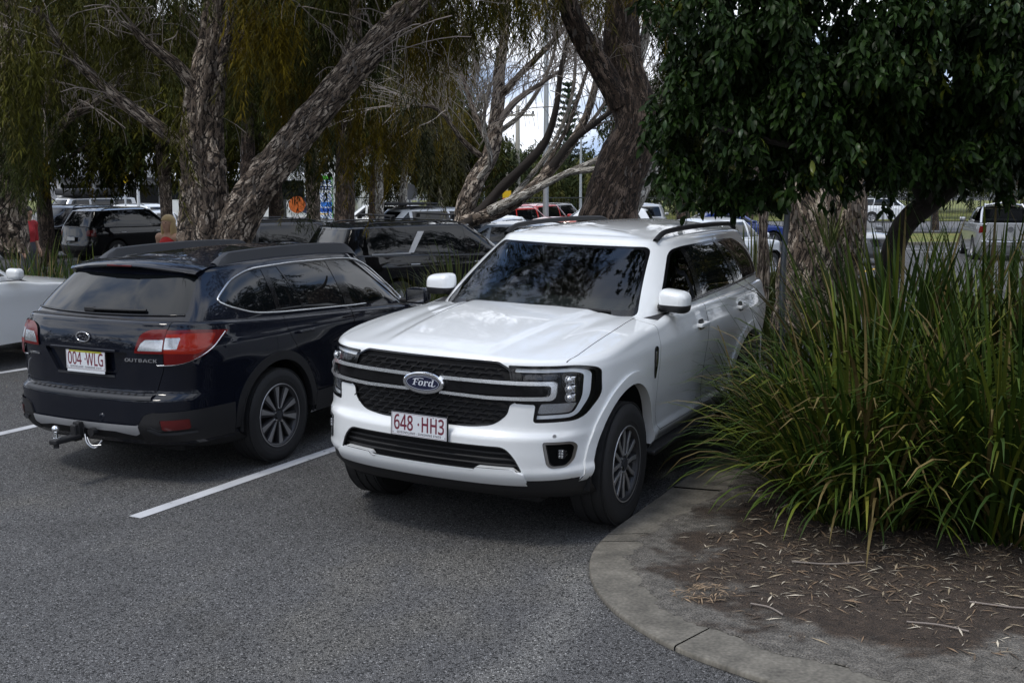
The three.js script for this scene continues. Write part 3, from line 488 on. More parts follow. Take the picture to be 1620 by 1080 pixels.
{
  const S = OB, root = thing('navy_wagon', 'dark navy station wagon with tow bar and red tail lights, plate 004 WLG', 'car'), X = (t) => t - S.L;
  const low = lowerSkin(S, 400, 44), ARCH = [[-0.955, 0.37], [X(1.115), 0.37]], AR = 0.435;
  const kit = carKit(merged([low.skin, low.hood]), S.L), raw = carKit(low.skin, S.L);
  let shell = lift(low.skin, -0.035);
  for (const [cx, cy] of ARCH) for (const s of [1, -1]) { kit.drop(circle(cx, cy, AR, 64), 'side', s); shell = drop(shell, circle(cx, cy, AR + 0.01, 40), 'side', ...(s > 0 ? [0.25, 1.4] : [-1.4, -0.25])); part('wheel_house', wheelHouse(cx, cy, AR, s), M.liner, root); }
  // tail lamps
  const lampIn = rounded([[0.455, 0.955, 0.01], [0.665, 0.955, 0], [0.665, 1.118, 0], [0.55, 1.112, 0.03], [0.49, 1.08, 0.03]], 0.01);
  const lampSide = rounded([[X(-0.1), 0.872, 0], [X(-0.1), 1.118, 0], [X(0.32), 1.108, 0.05], [X(0.585), 1.085, 0.012], [X(0.47), 1.01, 0.05], [X(0.33), 0.925, 0.05], [X(0.18), 0.878, 0.05]], 0.01);
  const lampZ = (s) => s > 0 ? [0.668, 1.4] : [-1.4, -0.668];
  for (const s of [1, -1]) {
    const T = new THREE.Group(); T.name = 'tail_light'; root.add(T);
    const li = s > 0 ? lampIn : mirrorX(lampIn);
    const inner = raw.keep(li, 'front', -1), outer = keep(low.skin, lampSide, 'side', ...lampZ(s));
    kit.drop(offset(li, 0.002), 'front', -1); kit.geo = drop(kit.geo, offset(lampSide, 0.002), 'side', ...lampZ(s));
    const m = (p) => { const q = rounded(p, 0.008); return s > 0 ? q : mirrorX(q); };
    const clearIn = m([[0.478, 0.972], [0.658, 0.972], [0.658, 1.05], [0.53, 1.047], [0.50, 1.02]]);
    const a = -2.5 - S.L, b = -S.L / 2;
    part('reversing_lens', lift(keep(inner, clearIn, 'front', a, b), 0.010), M.clearLens, T);
    part('red_lens', lift(drop(inner, clearIn, 'front', a, b), 0.012), M.redLens, T);
    const clearOut = m([[0.66, 0.985], [0.74, 0.985], [0.745, 1.06], [0.66, 1.062]]);
    const red2 = m([[0.66, 0.975], [0.757, 0.975], [0.765, 1.085], [0.66, 1.09]]);
    part('indicator_lens', lift(keep(outer, clearOut, 'front', a, b), 0.012), M.clearLens, T);
    const rest = drop(outer, clearOut, 'front', a, b);
    const glow = rounded([[X(0.06), 0.965], [X(0.06), 1.085], [X(0.3), 1.085], [X(0.47), 1.075], [X(0.40), 1.0], [X(0.3), 0.945]], 0.03);
    part('brake_lens', lift(keep(rest, glow, 'side', ...lampZ(s)), 0.013), M.amberRed, T);
    part('red_lens', lift(drop(rest, glow, 'side', ...lampZ(s)), 0.012), M.redLens, T);
    { const pts = []; for (let i = 0; i <= 14; i++) { const t = i / 14, x = X(lerp(0.12, 0.55, t)), y = 0.872 + 0.205 * t ** 1.6, h = hit(new THREE.Mesh(low.skin), [x, y, s * 1.5], [0, 0, -s]); if (h) pts.push([h[0], h[1], h[2] + s * 0.008]); } part('lamp_trim', tube(pts, 0.006, 30, 6), M.chrome, T); }
  }
  // tailgate
  const gate = rounded([[-0.70, 1.30, 0], [0.70, 1.30, 0], [0.662, 1.10, 0.02], [0.662, 0.85, 0.02], [0.60, 0.675, 0.03], [-0.60, 0.675, 0.03], [-0.662, 0.85, 0.02], [-0.662, 1.10, 0.02]], 0.02);
  const rec = rounded([[-0.40, 0.955], [0.40, 0.955], [0.27, 0.775], [-0.27, 0.775]], 0.025);
  let gateGeo = kit.panel(gate, 'front', -1);
  const recG = raw.keep(rec, 'front', -1); gateGeo = drop(gateGeo, rec, 'front', -S.L - 0.6, -S.L / 2);
  const gatePart = part('tailgate', gateGeo, M.navy, root);
  part('plate_recess', raw.slab(rec, 'front', -1, -0.030, -0.001), M.navy, gatePart);
  part('recess_ledge', raw.slab(rounded([[-0.275, 0.772], [0.275, 0.772], [0.27, 0.788], [-0.27, 0.788]], 0.004), 'front', -1, 0.006), M.plasticMid, gatePart);
  part('chrome_garnish', box(0.012, 0.02, 0.62, X(0.045), 0.962, 0, 0.006), M.navy, gatePart);
  numberPlate(root, plateMat('004·WLG', 'QUEENSLAND - SUNSHINE STATE', true), [X(0.052), 0.880, 0.025], -1);
  part('plate_frame', box(0.006, 0.02, 0.36, X(0.046), 0.800, 0.025, 0.003), M.drl, root);
  for (const [txt, zc, y, hh, st] of [['OUTBACK', 0.50, 0.905, 0.024, 1.75], ['SUBARU', -0.53, 0.895, 0.016, 1.6]]) {   // each letter follows the curve of the tailgate
    const cw = hh * st * 0.86, L = new THREE.Group(); L.name = 'lettering'; root.add(L);
    [...txt].forEach((ch, i) => { const z = zc + (i - (txt.length - 1) / 2) * cw, h = raw.at([z, y], 'front', -1), a = raw.at([z + 0.02, y], 'front', -1), b = raw.at([z - 0.02, y], 'front', -1), g = letters(ch, hh, st); g.rotateY(-Math.PI / 2 + Math.atan2(a[0] - b[0], 0.04)); g.translate(h[0] - 0.003, h[1], h[2]); part('letter', g, M.chrome, L); });
  }
  { const B = new THREE.Group(); B.name = 'badge'; const h = raw.at([0, 1.045], 'front', -1); B.position.set(h[0] - 0.004, 1.045, 0); B.rotation.y = -Math.PI / 2; B.rotation.x = 0; root.add(B);
    const oval = (a, b) => Array.from({ length: 40 }, (_, i) => [a * Math.cos(i / 20 * Math.PI), b * Math.sin(i / 20 * Math.PI)]);
    const sh = new THREE.Shape(oval(0.066, 0.037).map((p) => new THREE.Vector2(...p))); sh.holes.push(new THREE.Path(oval(0.058, 0.030).map((p) => new THREE.Vector2(...p))));
    part('badge_ring', bare(new THREE.ExtrudeGeometry(sh, { depth: 0.010, bevelSize: 0.001, bevelThickness: 0.001, bevelSegments: 1 })), M.chrome, B);
    part('badge_field', bare(new THREE.CylinderGeometry(1, 1, 0.006, 40).rotateX(Math.PI / 2).scale(0.058, 0.030, 1).translate(0, 0, 0.003)), M.navy, B);
    const star = (cx, cy, r) => { const p = []; for (let i = 0; i < 8; i++) { const a = i * Math.PI / 4, q = i % 2 ? r * 0.3 : (i % 4 ? r * 0.8 : r * 1.5); p.push([cx + q * Math.cos(a), cy + q * Math.sin(a)]); } return extr(p, 0.004, 0, 0.006); };
    part('badge_stars', [star(-0.028, 0.006, 0.014), star(0.012, 0.012, 0.007), star(0.030, 0.002, 0.007), star(-0.002, -0.010, 0.007), star(0.020, -0.014, 0.007), star(0.038, -0.010, 0.006)], M.chrome, B); tag(B.children[2], null, null, null, 'stuff'); }
  // bumper cladding, step, skid plate, reflectors
  const step = rounded([[-0.62, 0.632], [0.62, 0.632], [0.60, 0.664], [-0.60, 0.664]], 0.01);
  { const rows = []; for (const [y, d] of [[0.634, -0.006], [0.652, -0.004], [0.664, 0.012], [0.668, 0.06]]) { const r = []; for (let i = -16; i <= 16; i++) { const z = i / 16 * 0.60, h = raw.at([z, 0.60], 'front', -1); r.push([h[0] + d, y, z]); } rows.push(r); } const st = part('bumper_step', bare(gridGeo(rows, false)), M.plasticMid, root); for (let i = -9; i <= 9; i++) { const z = i * 0.058, h = raw.at([z, 0.60], 'front', -1); const g = box(0.045, 0.006, 0.014, 0, 0, 0, 0.002, 1); g.rotateY(0.6); g.translate(h[0] + 0.034, 0.668, z); part('tread_rib', g, M.plastic, st); } }
  for (const s of [1, -1]) {
    const corner = rounded([[0.50, 0.33], [0.50, 0.45], [0.545, 0.525], [0.60, 0.548], [0.95, 0.556], [0.95, 0.33]], 0.02);
    const z0 = s > 0 ? corner : mirrorX(corner);
    const cl = part('bumper_cladding', kit.slab(z0, 'front', -1, 0.010, 0.002, keep(low.skin, [[X(-0.2), 0.2], [X(0.62), 0.2], [X(0.62), 0.7], [X(-0.2), 0.7]], 'side', -1.4, 1.4)), M.plastic, root);
    part('reflector', raw.slab(s > 0 ? rounded([[0.665, 0.425], [0.785, 0.425], [0.785, 0.495], [0.655, 0.495]], 0.012) : mirrorX(rounded([[0.665, 0.425], [0.785, 0.425], [0.785, 0.495], [0.655, 0.495]], 0.012)), 'front', -1, 0.016, 0), M.darkRed, cl);
    part('cladding_fin', raw.slab(s > 0 ? rounded([[0.56, 0.435], [0.60, 0.44], [0.66, 0.415], [0.80, 0.411], [0.80, 0.395], [0.63, 0.395]], 0.006) : mirrorX(rounded([[0.56, 0.435], [0.60, 0.44], [0.66, 0.415], [0.80, 0.411], [0.80, 0.395], [0.63, 0.395]], 0.006)), 'front', -1, 0.022, 0), M.plasticMid, cl);
    // arch cladding and sill
    for (const [cx, cy] of ARCH) part('arch_cladding', kit.slab(halfRing(cx, cy, AR - 0.012, AR + 0.055, -0.02, Math.PI + 0.02, 40), 'side', s, 0.010, 0.04), M.plastic, root);
    part('sill_cladding', raw.slab(rounded([[-3.22, 0.31], [-1.45, 0.31], [-1.45, 0.47], [-3.22, 0.47]], 0.03), 'side', s, 0.012), M.plastic, root);
  }
  part('rear_skid_plate', raw.slab(rounded([[-0.50, 0.455], [0.50, 0.455], [0.50, 0.40], [0.46, 0.382], [0.30, 0.405], [-0.30, 0.405], [-0.46, 0.382], [-0.50, 0.40]], 0.008), 'front', -1, 0.014), M.silverTrim, root);
  { const rows = []; for (const [y, d] of [[0.40, 0.0], [0.34, 0.05], [0.28, 0.16], [0.24, 0.35]]) { const r = []; for (let i = -12; i <= 12; i++) { const z = i / 12 * 0.86, h = raw.at([z, 0.42], 'front', -1); r.push([h[0] + d, y, z]); } rows.push(r); } part('rear_valance', bare(gridGeo(rows, false)), M.liner, root); }
  // tow bar
  const tow = new THREE.Group(); tow.name = 'tow_bar'; root.add(tow);
  part('tongue', [box(0.05, 0.10, 0.06, X(-0.03), 0.40, 0.0, 0.008), box(0.24, 0.035, 0.07, X(-0.15), 0.345, 0, 0.01), box(0.07, 0.12, 0.05, X(-0.05), 0.375, 0, 0.01)], M.plastic, tow);
  part('tow_ball', [bare(new THREE.SphereGeometry(0.026, 20, 14).translate(X(-0.235), 0.435, 0)), cyl(0.012, 0.018, 0.05, 16, 'y', X(-0.235), 0.395, 0), cyl(0.03, 0.03, 0.012, 16, 'y', X(-0.235), 0.37, 0)], M.chrome, tow);
  part('ball_nut', cyl(0.02, 0.02, 0.03, 6, 'y', X(-0.235), 0.315, 0), M.darkwheel, tow);
  part('receiver', [box(0.12, 0.075, 0.075, X(0.04), 0.37, 0, 0.006), box(0.1, 0.06, 0.6, X(0.14), 0.36, 0, 0.01)], M.plastic, tow);
  part('safety_chain', [tube([[X(-0.02), 0.36, 0.05], [X(-0.04), 0.30, 0.09], [X(-0.02), 0.27, 0.14], [X(0.02), 0.32, 0.17]], 0.006, 20, 6), tube([[X(-0.02), 0.34, 0.07], [X(-0.03), 0.29, 0.12], [X(0.0), 0.29, 0.18]], 0.006, 20, 6)], M.satin, tow); tow.children[4].userData.kind = 'stuff';
  part('trailer_socket', cyl(0.03, 0.03, 0.05, 16, 'x', X(-0.01), 0.385, 0.12), M.plastic, tow);
  // doors
  const archPts = (cx, cy, r, a0, a1, n = 10) => Array.from({ length: n + 1 }, (_, i) => { const a = lerp(a0, a1, i / n); return [cx + r * Math.cos(a), cy + r * Math.sin(a), 0]; });
  const doorR = rounded([[X(1.24), 1.30, 0], [X(1.23), 1.0, 0.1], ...archPts(ARCH[1][0], 0.37, 0.52, Math.PI * 0.34, Math.PI * 0.06, 8), [X(1.68), 0.40, 0.03], [X(2.13), 0.40, 0.02], [X(2.13), 1.30, 0]], 0.02);
  const doorF = rounded([[X(2.135), 1.30, 0], [X(2.135), 0.40, 0.02], [X(3.20), 0.40, 0.04], [X(3.27), 0.55, 0.05], [X(3.30), 1.30, 0]], 0.02);
  for (const s of [1, -1]) for (const [o, hx, hy] of [[doorR, X(1.44), 0.975], [doorF, X(2.40), 0.945]]) {
    const d = part('door', kit.panel(o, 'side', s), M.navy, root), h = raw.at([hx, hy], 'side', s);
    part('door_handle', [box(0.19, 0.026, 0.022, h[0], h[1], h[2] + s * 0.026, 0.009), box(0.025, 0.022, 0.026, h[0] - 0.08, h[1], h[2] + s * 0.010, 0.005), box(0.025, 0.022, 0.026, h[0] + 0.08, h[1], h[2] + s * 0.010, 0.005)], M.navy, d);
  }
  part('body_shell', kit.geo, M.navy, root);
  part('inner_structure', shell, M.liner, root);
  part('cabin_floor', low.deck, M.seat, root);
  // greenhouse
  const G = { crown: 0.055, bow: 0.025, fillet: [0.09, 0.038],
    bottom: [[-1.22, 0.97, 0], [-1.27, 0.97, 0.35], [-1.42, 0.98, 0.62], [-1.62, 0.99, 0.76], [-2.2, 1.02, 0.825], [-3.0, 1.06, 0.835], [-3.7, 1.10, 0.825], [-4.22, 1.13, 0.82], [-4.49, 1.15, 0.755], [-4.60, 1.16, 0.50], [-4.64, 1.165, 0]],
    top: [[-2.0, 1.495, 0], [-2.02, 1.495, 0.28], [-2.1, 1.49, 0.48], [-2.25, 1.485, 0.59], [-2.6, 1.50, 0.635], [-3.2, 1.51, 0.645], [-3.8, 1.50, 0.635], [-4.12, 1.485, 0.60], [-4.25, 1.48, 0.53], [-4.31, 1.48, 0.3], [-4.33, 1.48, 0]] };
  const up = upperSkin(G, 380, 26), uk = carKit(up, S.L);
  const rw = rounded([[-0.715, 1.20, 0.06], [0.715, 1.20, 0.06], [0.60, 1.462, 0.04], [-0.60, 1.462, 0.04]], 0.04);
  const rear = uk.keep(rw, 'front', -1); uk.drop(rw, 'front', -1);
  part('rear_window', lift(rear, -0.003), M.privacy, root);
  { const pts = []; for (let i = 0; i <= 20; i++) { const z = lerp(-0.70, 0.70, i / 20), h = uk.at([z, 1.196 + 0.012 * Math.abs(z)], 'front', -1); if (h) pts.push([h[0] - 0.004, h[1], h[2]]); } part('window_seal', tube(pts, 0.009, 40, 6), M.gloss, root); }
  const ws = rounded([[-0.70, 1.0], [0.70, 1.0], [0.53, 1.475], [-0.53, 1.475]], 0.05);
  part('windscreen', lift(uk.keep(ws, 'front', 1), -0.003), M.tint, root); uk.drop(ws, 'front', 1);
  // side glass
  const dlo = rounded([[X(0.60), 1.285, 0.03], [X(0.82), 1.415, 0.10], [X(1.08), 1.478, 0.1], [X(1.6), 1.492, 0.1], [X(2.2), 1.484, 0.2], [X(2.55), 1.462, 0.2], [X(2.85), 1.36, 0.15], [X(3.14), 1.12, 0.03], [X(3.20), 1.052, 0.02], [X(2.2), 1.088, 0.1], [X(1.25), 1.132, 0.1], [X(0.95), 1.155, 0.12], [X(0.68), 1.235, 0.05]], 0.03);
  const panes = [[[X(0.635), 1.285, 0.03], [X(0.84), 1.402, 0.08], [X(1.06), 1.458, 0.05], [X(1.215), 1.464, 0.01], [X(1.215), 1.152, 0.01], [X(0.96), 1.175, 0.1], [X(0.70), 1.245, 0.04]], [[X(1.275), 1.467, 0.01], [X(1.41), 1.470, 0.01], [X(1.545), 1.137, 0.01], [X(1.275), 1.15, 0.01]], [[X(1.435), 1.463, 0.01], [X(1.6), 1.469, 0.05], [X(2.07), 1.469, 0.01], [X(2.13), 1.112, 0.01], [X(1.57), 1.136, 0.01]], [[X(2.20), 1.466, 0.02], [X(2.53), 1.446, 0.15], [X(2.83), 1.345, 0.12], [X(3.09), 1.115, 0.02], [X(3.08), 1.074, 0.02], [X(2.24), 1.106, 0.01]]];
  for (const s of [1, -1]) {
    const all = uk.keep(dlo, 'side', s), range = s > 0 ? [0.25, 1.4] : [-1.4, -0.25]; uk.drop(dlo, 'side', s);
    let fr = all; panes.forEach((o) => { const q = rounded(o, 0.02); part('side_window', lift(keep(all, q, 'side', ...range), -0.003), M.privacy, root); fr = drop(fr, q, 'side', ...range); });
    part('window_frame', fr, M.gloss, root);
    const pts = offset(dlo, -0.004).map((p) => uk.at(p, 'side', s) || hit(new THREE.Mesh(all), [p[0], p[1], s * 1.5], [0, 0, -s])).filter(Boolean).map((p) => [p[0], p[1], p[2] + s * 0.003]);
    part('chrome_window_trim', tube(pts.filter((_, i) => i % 2 === 0), 0.0085, 160, 6, true), M.chrome, root);
    // roof rails with broad feet
    const rail = []; for (let i = 0; i <= 24; i++) { const t = i / 24, x = lerp(-2.15, X(0.80), t), h = uk.at([x, 0.56 * s], 'top', 1); rail.push([x, h[1], h[2]]); }
    const rows = []; for (let i = 0; i <= 24; i++) { const t = i / 24, [x, y, z] = rail[i], h = 0.062 * sstep(0, 0.10, t) * sstep(1, 0.92, t) + 0.004, wd = 0.045; rows.push([[x, y - 0.01, z - wd], [x, y + h, z - wd * 0.55], [x, y + h + 0.006, z], [x, y + h, z + wd * 0.55], [x, y - 0.012, z + wd]]); }
    part('roof_rail', toCreasedNormals(bare(gridGeo(rows, false)), 0.6), M.plasticMid, root);
    const mr = new THREE.Group(); mr.name = 'wing_mirror'; mr.position.set(X(3.06), 1.10, s * 0.97); root.add(mr);
    const sg = new THREE.SphereGeometry(1, 24, 16), p = sg.attributes.position; for (let i = 0; i < p.count; i++) { const q = (v, e) => Math.sign(v) * Math.abs(v) ** e; p.setXYZ(i, Math.max(-0.4, q(p.getX(i), 0.8)) * 0.10, q(p.getY(i), 0.6) * 0.075, q(p.getZ(i), 0.55) * 0.11); } sg.computeVertexNormals();
    part('mirror_cap', bare(sg), M.navy, mr); part('mirror_glass', box(0.004, 0.11, 0.17, -0.041, 0, 0), M.chrome, mr); part('mirror_stalk', box(0.06, 0.035, 0.12, 0, -0.05, -s * 0.12, 0.012), M.plastic, mr);
  }
  part('roof_and_pillars', uk.geo, M.navy, root);
  // roof spoiler and brake strip
  { const rows = []; for (const [dx, y, zz] of [[0.16, 0.012, 0.60], [0.02, 0.006, 0.615], [-0.10, -0.020, 0.615], [-0.115, -0.035, 0.61], [-0.09, -0.05, 0.60], [0.03, -0.075, 0.58]]) { const r = []; for (let i = -14; i <= 14; i++) { const t = i / 14, z = t * zz; r.push([-4.27 + dx + 0.12 * t * t, 1.562 + y - 0.055 * t * t, z]); } rows.push(r); } const sp = part('roof_spoiler', toCreasedNormals(bare(gridGeo(rows, false)), 0.8), M.navy, root);
    part('brake_strip', box(0.012, 0.014, 0.24, -4.378, 1.523, 0, 0.004), M.darkRed, sp); }
  { const pts = []; for (let i = 0; i <= 10; i++) { const z = lerp(-0.12, 0.42, i / 10), h = uk.at([z, 1.225 + 0.008 * i / 10], 'front', -1) || [-4.6, 1.225, z]; pts.push([h[0] - 0.014, h[1], z]); } part('rear_wiper', [tube(pts, 0.011, 24, 6), box(0.03, 0.04, 0.10, pts[1][0] + 0.004, 1.222, -0.08, 0.012)], M.plastic, root); }
  { const h = uk.at([-2.9, 0], 'top', 1); }
  part('underbody', box(4.2, 0.16, 1.3, -2.4, 0.30, 0, 0.03), M.liner, root);
  // wheels
  const R = 0.362, rim = 0.238, w = 0.225, sp = [], fc = [];
  for (let i = 0; i < 10; i++) { const a = (Math.floor(i / 2) + (i % 2 ? 0.23 : -0.23)) / 5 * 2 * Math.PI, pts = [[0.05, -0.010], [0.05, 0.010], [0.15, 0.024], [0.231, 0.036], [0.231, -0.036], [0.15, -0.024]], g = extr(pts, 0.03, 0.004, w / 2 * 0.5), f = extr(offset(pts, -0.006).map(([x, y]) => [x, y > 0 ? y * 0.5 : y]), 0.002, 0.001, w / 2 * 0.5 + 0.035); g.rotateZ(a); f.rotateZ(a); sp.push(g); fc.push(f); }
  const nuts = Array.from({ length: 5 }, (_, i) => ['wheel_nut', cyl(0.009, 0.01, 0.02, 6, 'z', 0.05 * Math.cos(i * 1.2566), 0.05 * Math.sin(i * 1.2566), w / 2 * 0.5 + 0.038), M.chrome]);
  const Wh = { R, spin: 0.1, parts: [['tyre', tyreGeo(R, w, rim), M.rubber], ['rim_barrel', barrelGeo(rim, w), M.darkwheel], ['rim_lip', lipGeo(rim, w), M.machined], ['spokes', merged([...sp, cyl(0.065, 0.07, 0.03, 32, 'z', 0, 0, w / 2 * 0.5 + 0.015)]), M.darkwheel], ...fc.map((f) => ['spoke_face', f, M.machined]), ['centre_cap', cyl(0.03, 0.032, 0.016, 24, 'z', 0, 0, w / 2 * 0.5 + 0.036), M.plasticMid], ...nuts] };
  for (const [cx] of ARCH) for (const s of [1, -1]) addWheel(root, 'wheel', cx, s * 0.79, s, Wh);
  const yaw = 206.1 * Math.PI / 180, f = [-Math.sin(yaw), Math.cos(yaw)], rx = -3.068, rz = -8.12;
  root.position.set(rx + f[0] * S.L, 0, rz + f[1] * S.L); root.rotation.y = -(Math.PI / 2 + yaw);
}
// ------------------------------------------------------------------ ground
const groundY = (d) => { const p = [[0, 0], [13, 0], [20, -0.15], [42, -0.72], [82, -1.2], [300, -2.6], [600, -3]]; if (d <= 0) return 0; for (let i = 1; i < p.length; i++) if (d <= p[i][0]) return lerp(p[i - 1][1], p[i][1], (d - p[i - 1][0]) / (p[i][0] - p[i - 1][0])); return -3; };
function dataTex(n, fn, srgb = true, m = n) {
  const d = new Uint8Array(n * m * 4); for (let j = 0; j < m; j++) for (let i = 0; i < n; i++) { const c = fn(i / n, j / m, i, j), o = (j * n + i) * 4; d[o] = clamp(c[0]) * 255; d[o + 1] = clamp(c[1]) * 255; d[o + 2] = clamp(c[2]) * 255; d[o + 3] = 255; }
  const t = new THREE.DataTexture(d, n, m); t.magFilter = THREE.LinearFilter; t.wrapS = t.wrapT = THREE.RepeatWrapping; if (srgb) t.colorSpace = THREE.SRGBColorSpace; t.needsUpdate = true; return t;
}
// chips of stone set in bitumen: cells on a jittered torus grid
function chips(n, cells, seed) {
  const r = rng(seed), cx = [], cy = [], v = [], h = []; for (let i = 0; i < cells * cells; i++) { cx.push(r()); cy.push(r()); v.push(r()); h.push(r()); }
  const tone = new Float32Array(n * n), edge = new Float32Array(n * n);
  for (let j = 0; j < n; j++) for (let i = 0; i < n; i++) {
    const x = i / n * cells, y = j / n * cells, gx = Math.floor(x), gy = Math.floor(y); let d1 = 9, d2 = 9, k = 0;
    for (let a = -1; a <= 1; a++) for (let b = -1; b <= 1; b++) { const c = ((gy + b + cells) % cells) * cells + (gx + a + cells) % cells, dx = gx + a + cx[c] - x, dy = gy + b + cy[c] - y, d = dx * dx + dy * dy; if (d < d1) { d2 = d1; d1 = d; k = c; } else if (d < d2) d2 = d; }
    tone[j * n + i] = v[k]; edge[j * n + i] = Math.sqrt(d2) - Math.sqrt(d1);
  }
  return { tone, edge };
}
const chipN = 1024, chipMap = chips(chipN, 132, 5);
const asphaltMap = dataTex(chipN, (u, v, i, j) => { const t = chipMap.tone[j * chipN + i], e = sstep(0.02, 0.22, chipMap.edge[j * chipN + i]); const k = e * (t < 0.16 ? 0.17 : 0.30 + 0.24 * t + (t > 0.965 ? 0.12 : 0)) + (1 - e) * 0.10; return [k * 0.905, k * 0.90, k * 0.90]; });
const asphaltBump = dataTex(512, (u, v, i, j) => { const e = sstep(0, 0.3, chipMap.edge[j * 2 * chipN + i * 2]); const t = chipMap.tone[j * 2 * chipN + i * 2]; const k = e * (0.4 + 0.6 * t); return [k, k, k]; }, false);
const mAsphalt = std(0xffffff, 0.93, 0, { map: asphaltMap, bumpMap: asphaltBump, bumpScale: 0.004, vertexColors: true });
function sheet(xs, zs, yOf, colOf, uvScale) {
  const pos = [], col = [], uv = [], idx = [], nx = xs.length, nz = zs.length;
  for (const z of zs) for (const x of xs) { pos.push(x, yOf(x, z), z); uv.push(x / uvScale, z / uvScale); const c = colOf(x, z); col.push(c[0], c[1], c[2]); }
  for (let j = 0; j < nz - 1; j++) for (let i = 0; i < nx - 1; i++) { const a = j * nx + i, b = a + 1, c = a + nx, d = c + 1; idx.push(a, c, b, b, c, d); }
  const g = new THREE.BufferGeometry(); g.setAttribute('position', new THREE.Float32BufferAttribute(pos, 3)); g.setAttribute('uv', new THREE.Float32BufferAttribute(uv, 2)); g.setAttribute('color', new THREE.Float32BufferAttribute(col, 3)); g.setIndex(idx); g.computeVertexNormals(); return g;
}
const span = (a, b, s) => { const o = []; for (let v = a; v < b - 1e-6; v += s) o.push(v); o.push(b); return o; };
{
  const xs = [-300, -160, -90, -60, -40, -28, -20, -14, ...span(-9, 9, 0.12), 14, 20, 28, 40, 60, 90, 160, 300];
  const zs = [-600, -300, -200, -140, -110, -82, -68, -55, -42, -36, -30, -26, -22, -20, -18, -16, -14.5, ...span(-13, 1, 0.12), 4, 10, 30];
  const streak = [[-0.42, -4.4], [0.1, -5.05], [0.32, -5.7], [0.36, -6.2]];
  const g = sheet(xs, zs, (x, z) => groundY(-z), (x, z) => {
    const near = Math.abs(x) <= 9.1 && z > -13.1;
    const patch = near ? fbm(x * 0.55, 0, z * 0.55, 4) : 0, fine = near ? fbm(x * 2.6 + 9, 4, z * 2.6, 3) : 0, dusty = sstep(0.05, 0.38, patch + fine * 0.6);
    let st = 9; for (let i = 0; i < 3; i++) { const [ax, az] = streak[i], [bx, bz] = streak[i + 1], t = clamp(((x - ax) * (bx - ax) + (z - az) * (bz - az)) / ((bx - ax) ** 2 + (bz - az) ** 2)); st = Math.min(st, Math.hypot(x - lerp(ax, bx, t), z - lerp(az, bz, t))); }
    const silt = sstep(0.2, 0.0, st + fine * 0.22) * 0.5 * (near ? 1 : 0), stain = sstep(0.12, 0.4, near ? fbm(x * 0.9 + 30, 7, z * 0.9, 4) : 0);
    const k = 1 + 0.30 * patch + 0.25 * fine - 0.22 * stain + silt;
    return [k * (1 + 0.06 * dusty + 0.05 * silt), k * (1 + 0.03 * dusty + 0.03 * silt), k * (1 - 0.05 * dusty - 0.06 * silt)];
  }, 1.15);
  tag(part('ground', g, mAsphalt), null, null, null, 'structure');
}
// painted bay lines
const paintTex = dataTex(256, (u, v, i, j) => { const w = fbm(u * 14, v * 14, 2, 4) + 0.5 * fbm(u * 60, v * 60, 5, 2), k = sstep(0.26, 0.5, w), d = 0.10 * fbm(u * 5, v * 5, 8, 3); return [lerp(0.74, 0.45, k) + d, lerp(0.745, 0.455, k) + d, lerp(0.76, 0.47, k) + d]; });
const mPaint = std(0xffffff, 0.8, 0, { map: paintTex, bumpMap: asphaltBump, bumpScale: 0.002 });
const mYellowPaint = std(lin(0.55, 0.33, 0.03), 0.8);
function stripe([ax, az], [bx, bz], w = 0.1, mat = mPaint, n = 40) {
  const dx = bx - ax, dz = bz - az, l = Math.hypot(dx, dz), px = -dz / l * w / 2, pz = dx / l * w / 2, pos = [], uv = [], idx = [], r = rng(ax * 77 | 0);
  for (let i = 0; i <= n; i++) { const t = i / n, x = lerp(ax, bx, t), z = lerp(az, bz, t), y = groundY(-z) + 0.004, k = 1 + 0.10 * fbm(x * 9, 1, z * 9, 2), k2 = 1 + 0.10 * fbm(x * 9 + 5, 1, z * 9, 2); pos.push(x + px * k, y, z + pz * k, x - px * k2, y, z - pz * k2); uv.push(x / 1.7, z / 1.7, (x - px * 2) / 1.7, (z - pz * 2) / 1.7); if (i < n) { const a = i * 2; idx.push(a, a + 1, a + 2, a + 1, a + 3, a + 2); } }
  const g = new THREE.BufferGeometry(); g.setAttribute('position', new THREE.Float32BufferAttribute(pos, 3)); g.setAttribute('uv', new THREE.Float32BufferAttribute(uv, 2)); g.setIndex(idx); g.computeVertexNormals();
  return tag(part('bay_line', g, mat), null, null, null, 'structure');
}
stripe([-2.43, -7.25], [0.10, -11.95], 0.105);
stripe([-4.95, -8.55], [-2.6, -12.9], 0.105); stripe([-7.6, -9.75], [-5.2, -13.4], 0.105);
// ---- concrete edge strip and garden bed
const concTex = dataTex(512, (u, v) => { const a = fbm(u * 9, v * 9, 1, 4), b = fbm(u * 70, v * 70, 3, 3), k = 0.395 + 0.15 * a + 0.14 * b; return [k * 1.04, k, k * 0.92]; });
const mConcrete = std(0xffffff, 0.92, 0, { map: concTex, bumpMap: concTex, bumpScale: 0.003 });
const outer = [[3.9, -13.6], [2.2, -10.1], [1.25, -8.15], [0.76, -7.2], [0.585, -6.84], [0.48, -6.55], [0.43, -6.22], [0.45, -5.87], [0.53, -5.56], [0.71, -5.2], [0.91, -4.96], [1.15, -4.74], [1.6, -4.45], [2.2, -4.2], [3.2, -3.9]];
const inner = [[4.25, -13.45], [2.55, -9.95], [1.62, -8.0], [1.12, -7.22], [0.90, -6.86], [0.78, -6.55], [0.72, -6.22], [0.73, -5.92], [0.80, -5.68], [0.93, -5.42], [1.10, -5.22], [1.32, -5.03], [1.72, -4.76], [2.28, -4.52], [3.25, -4.22]];
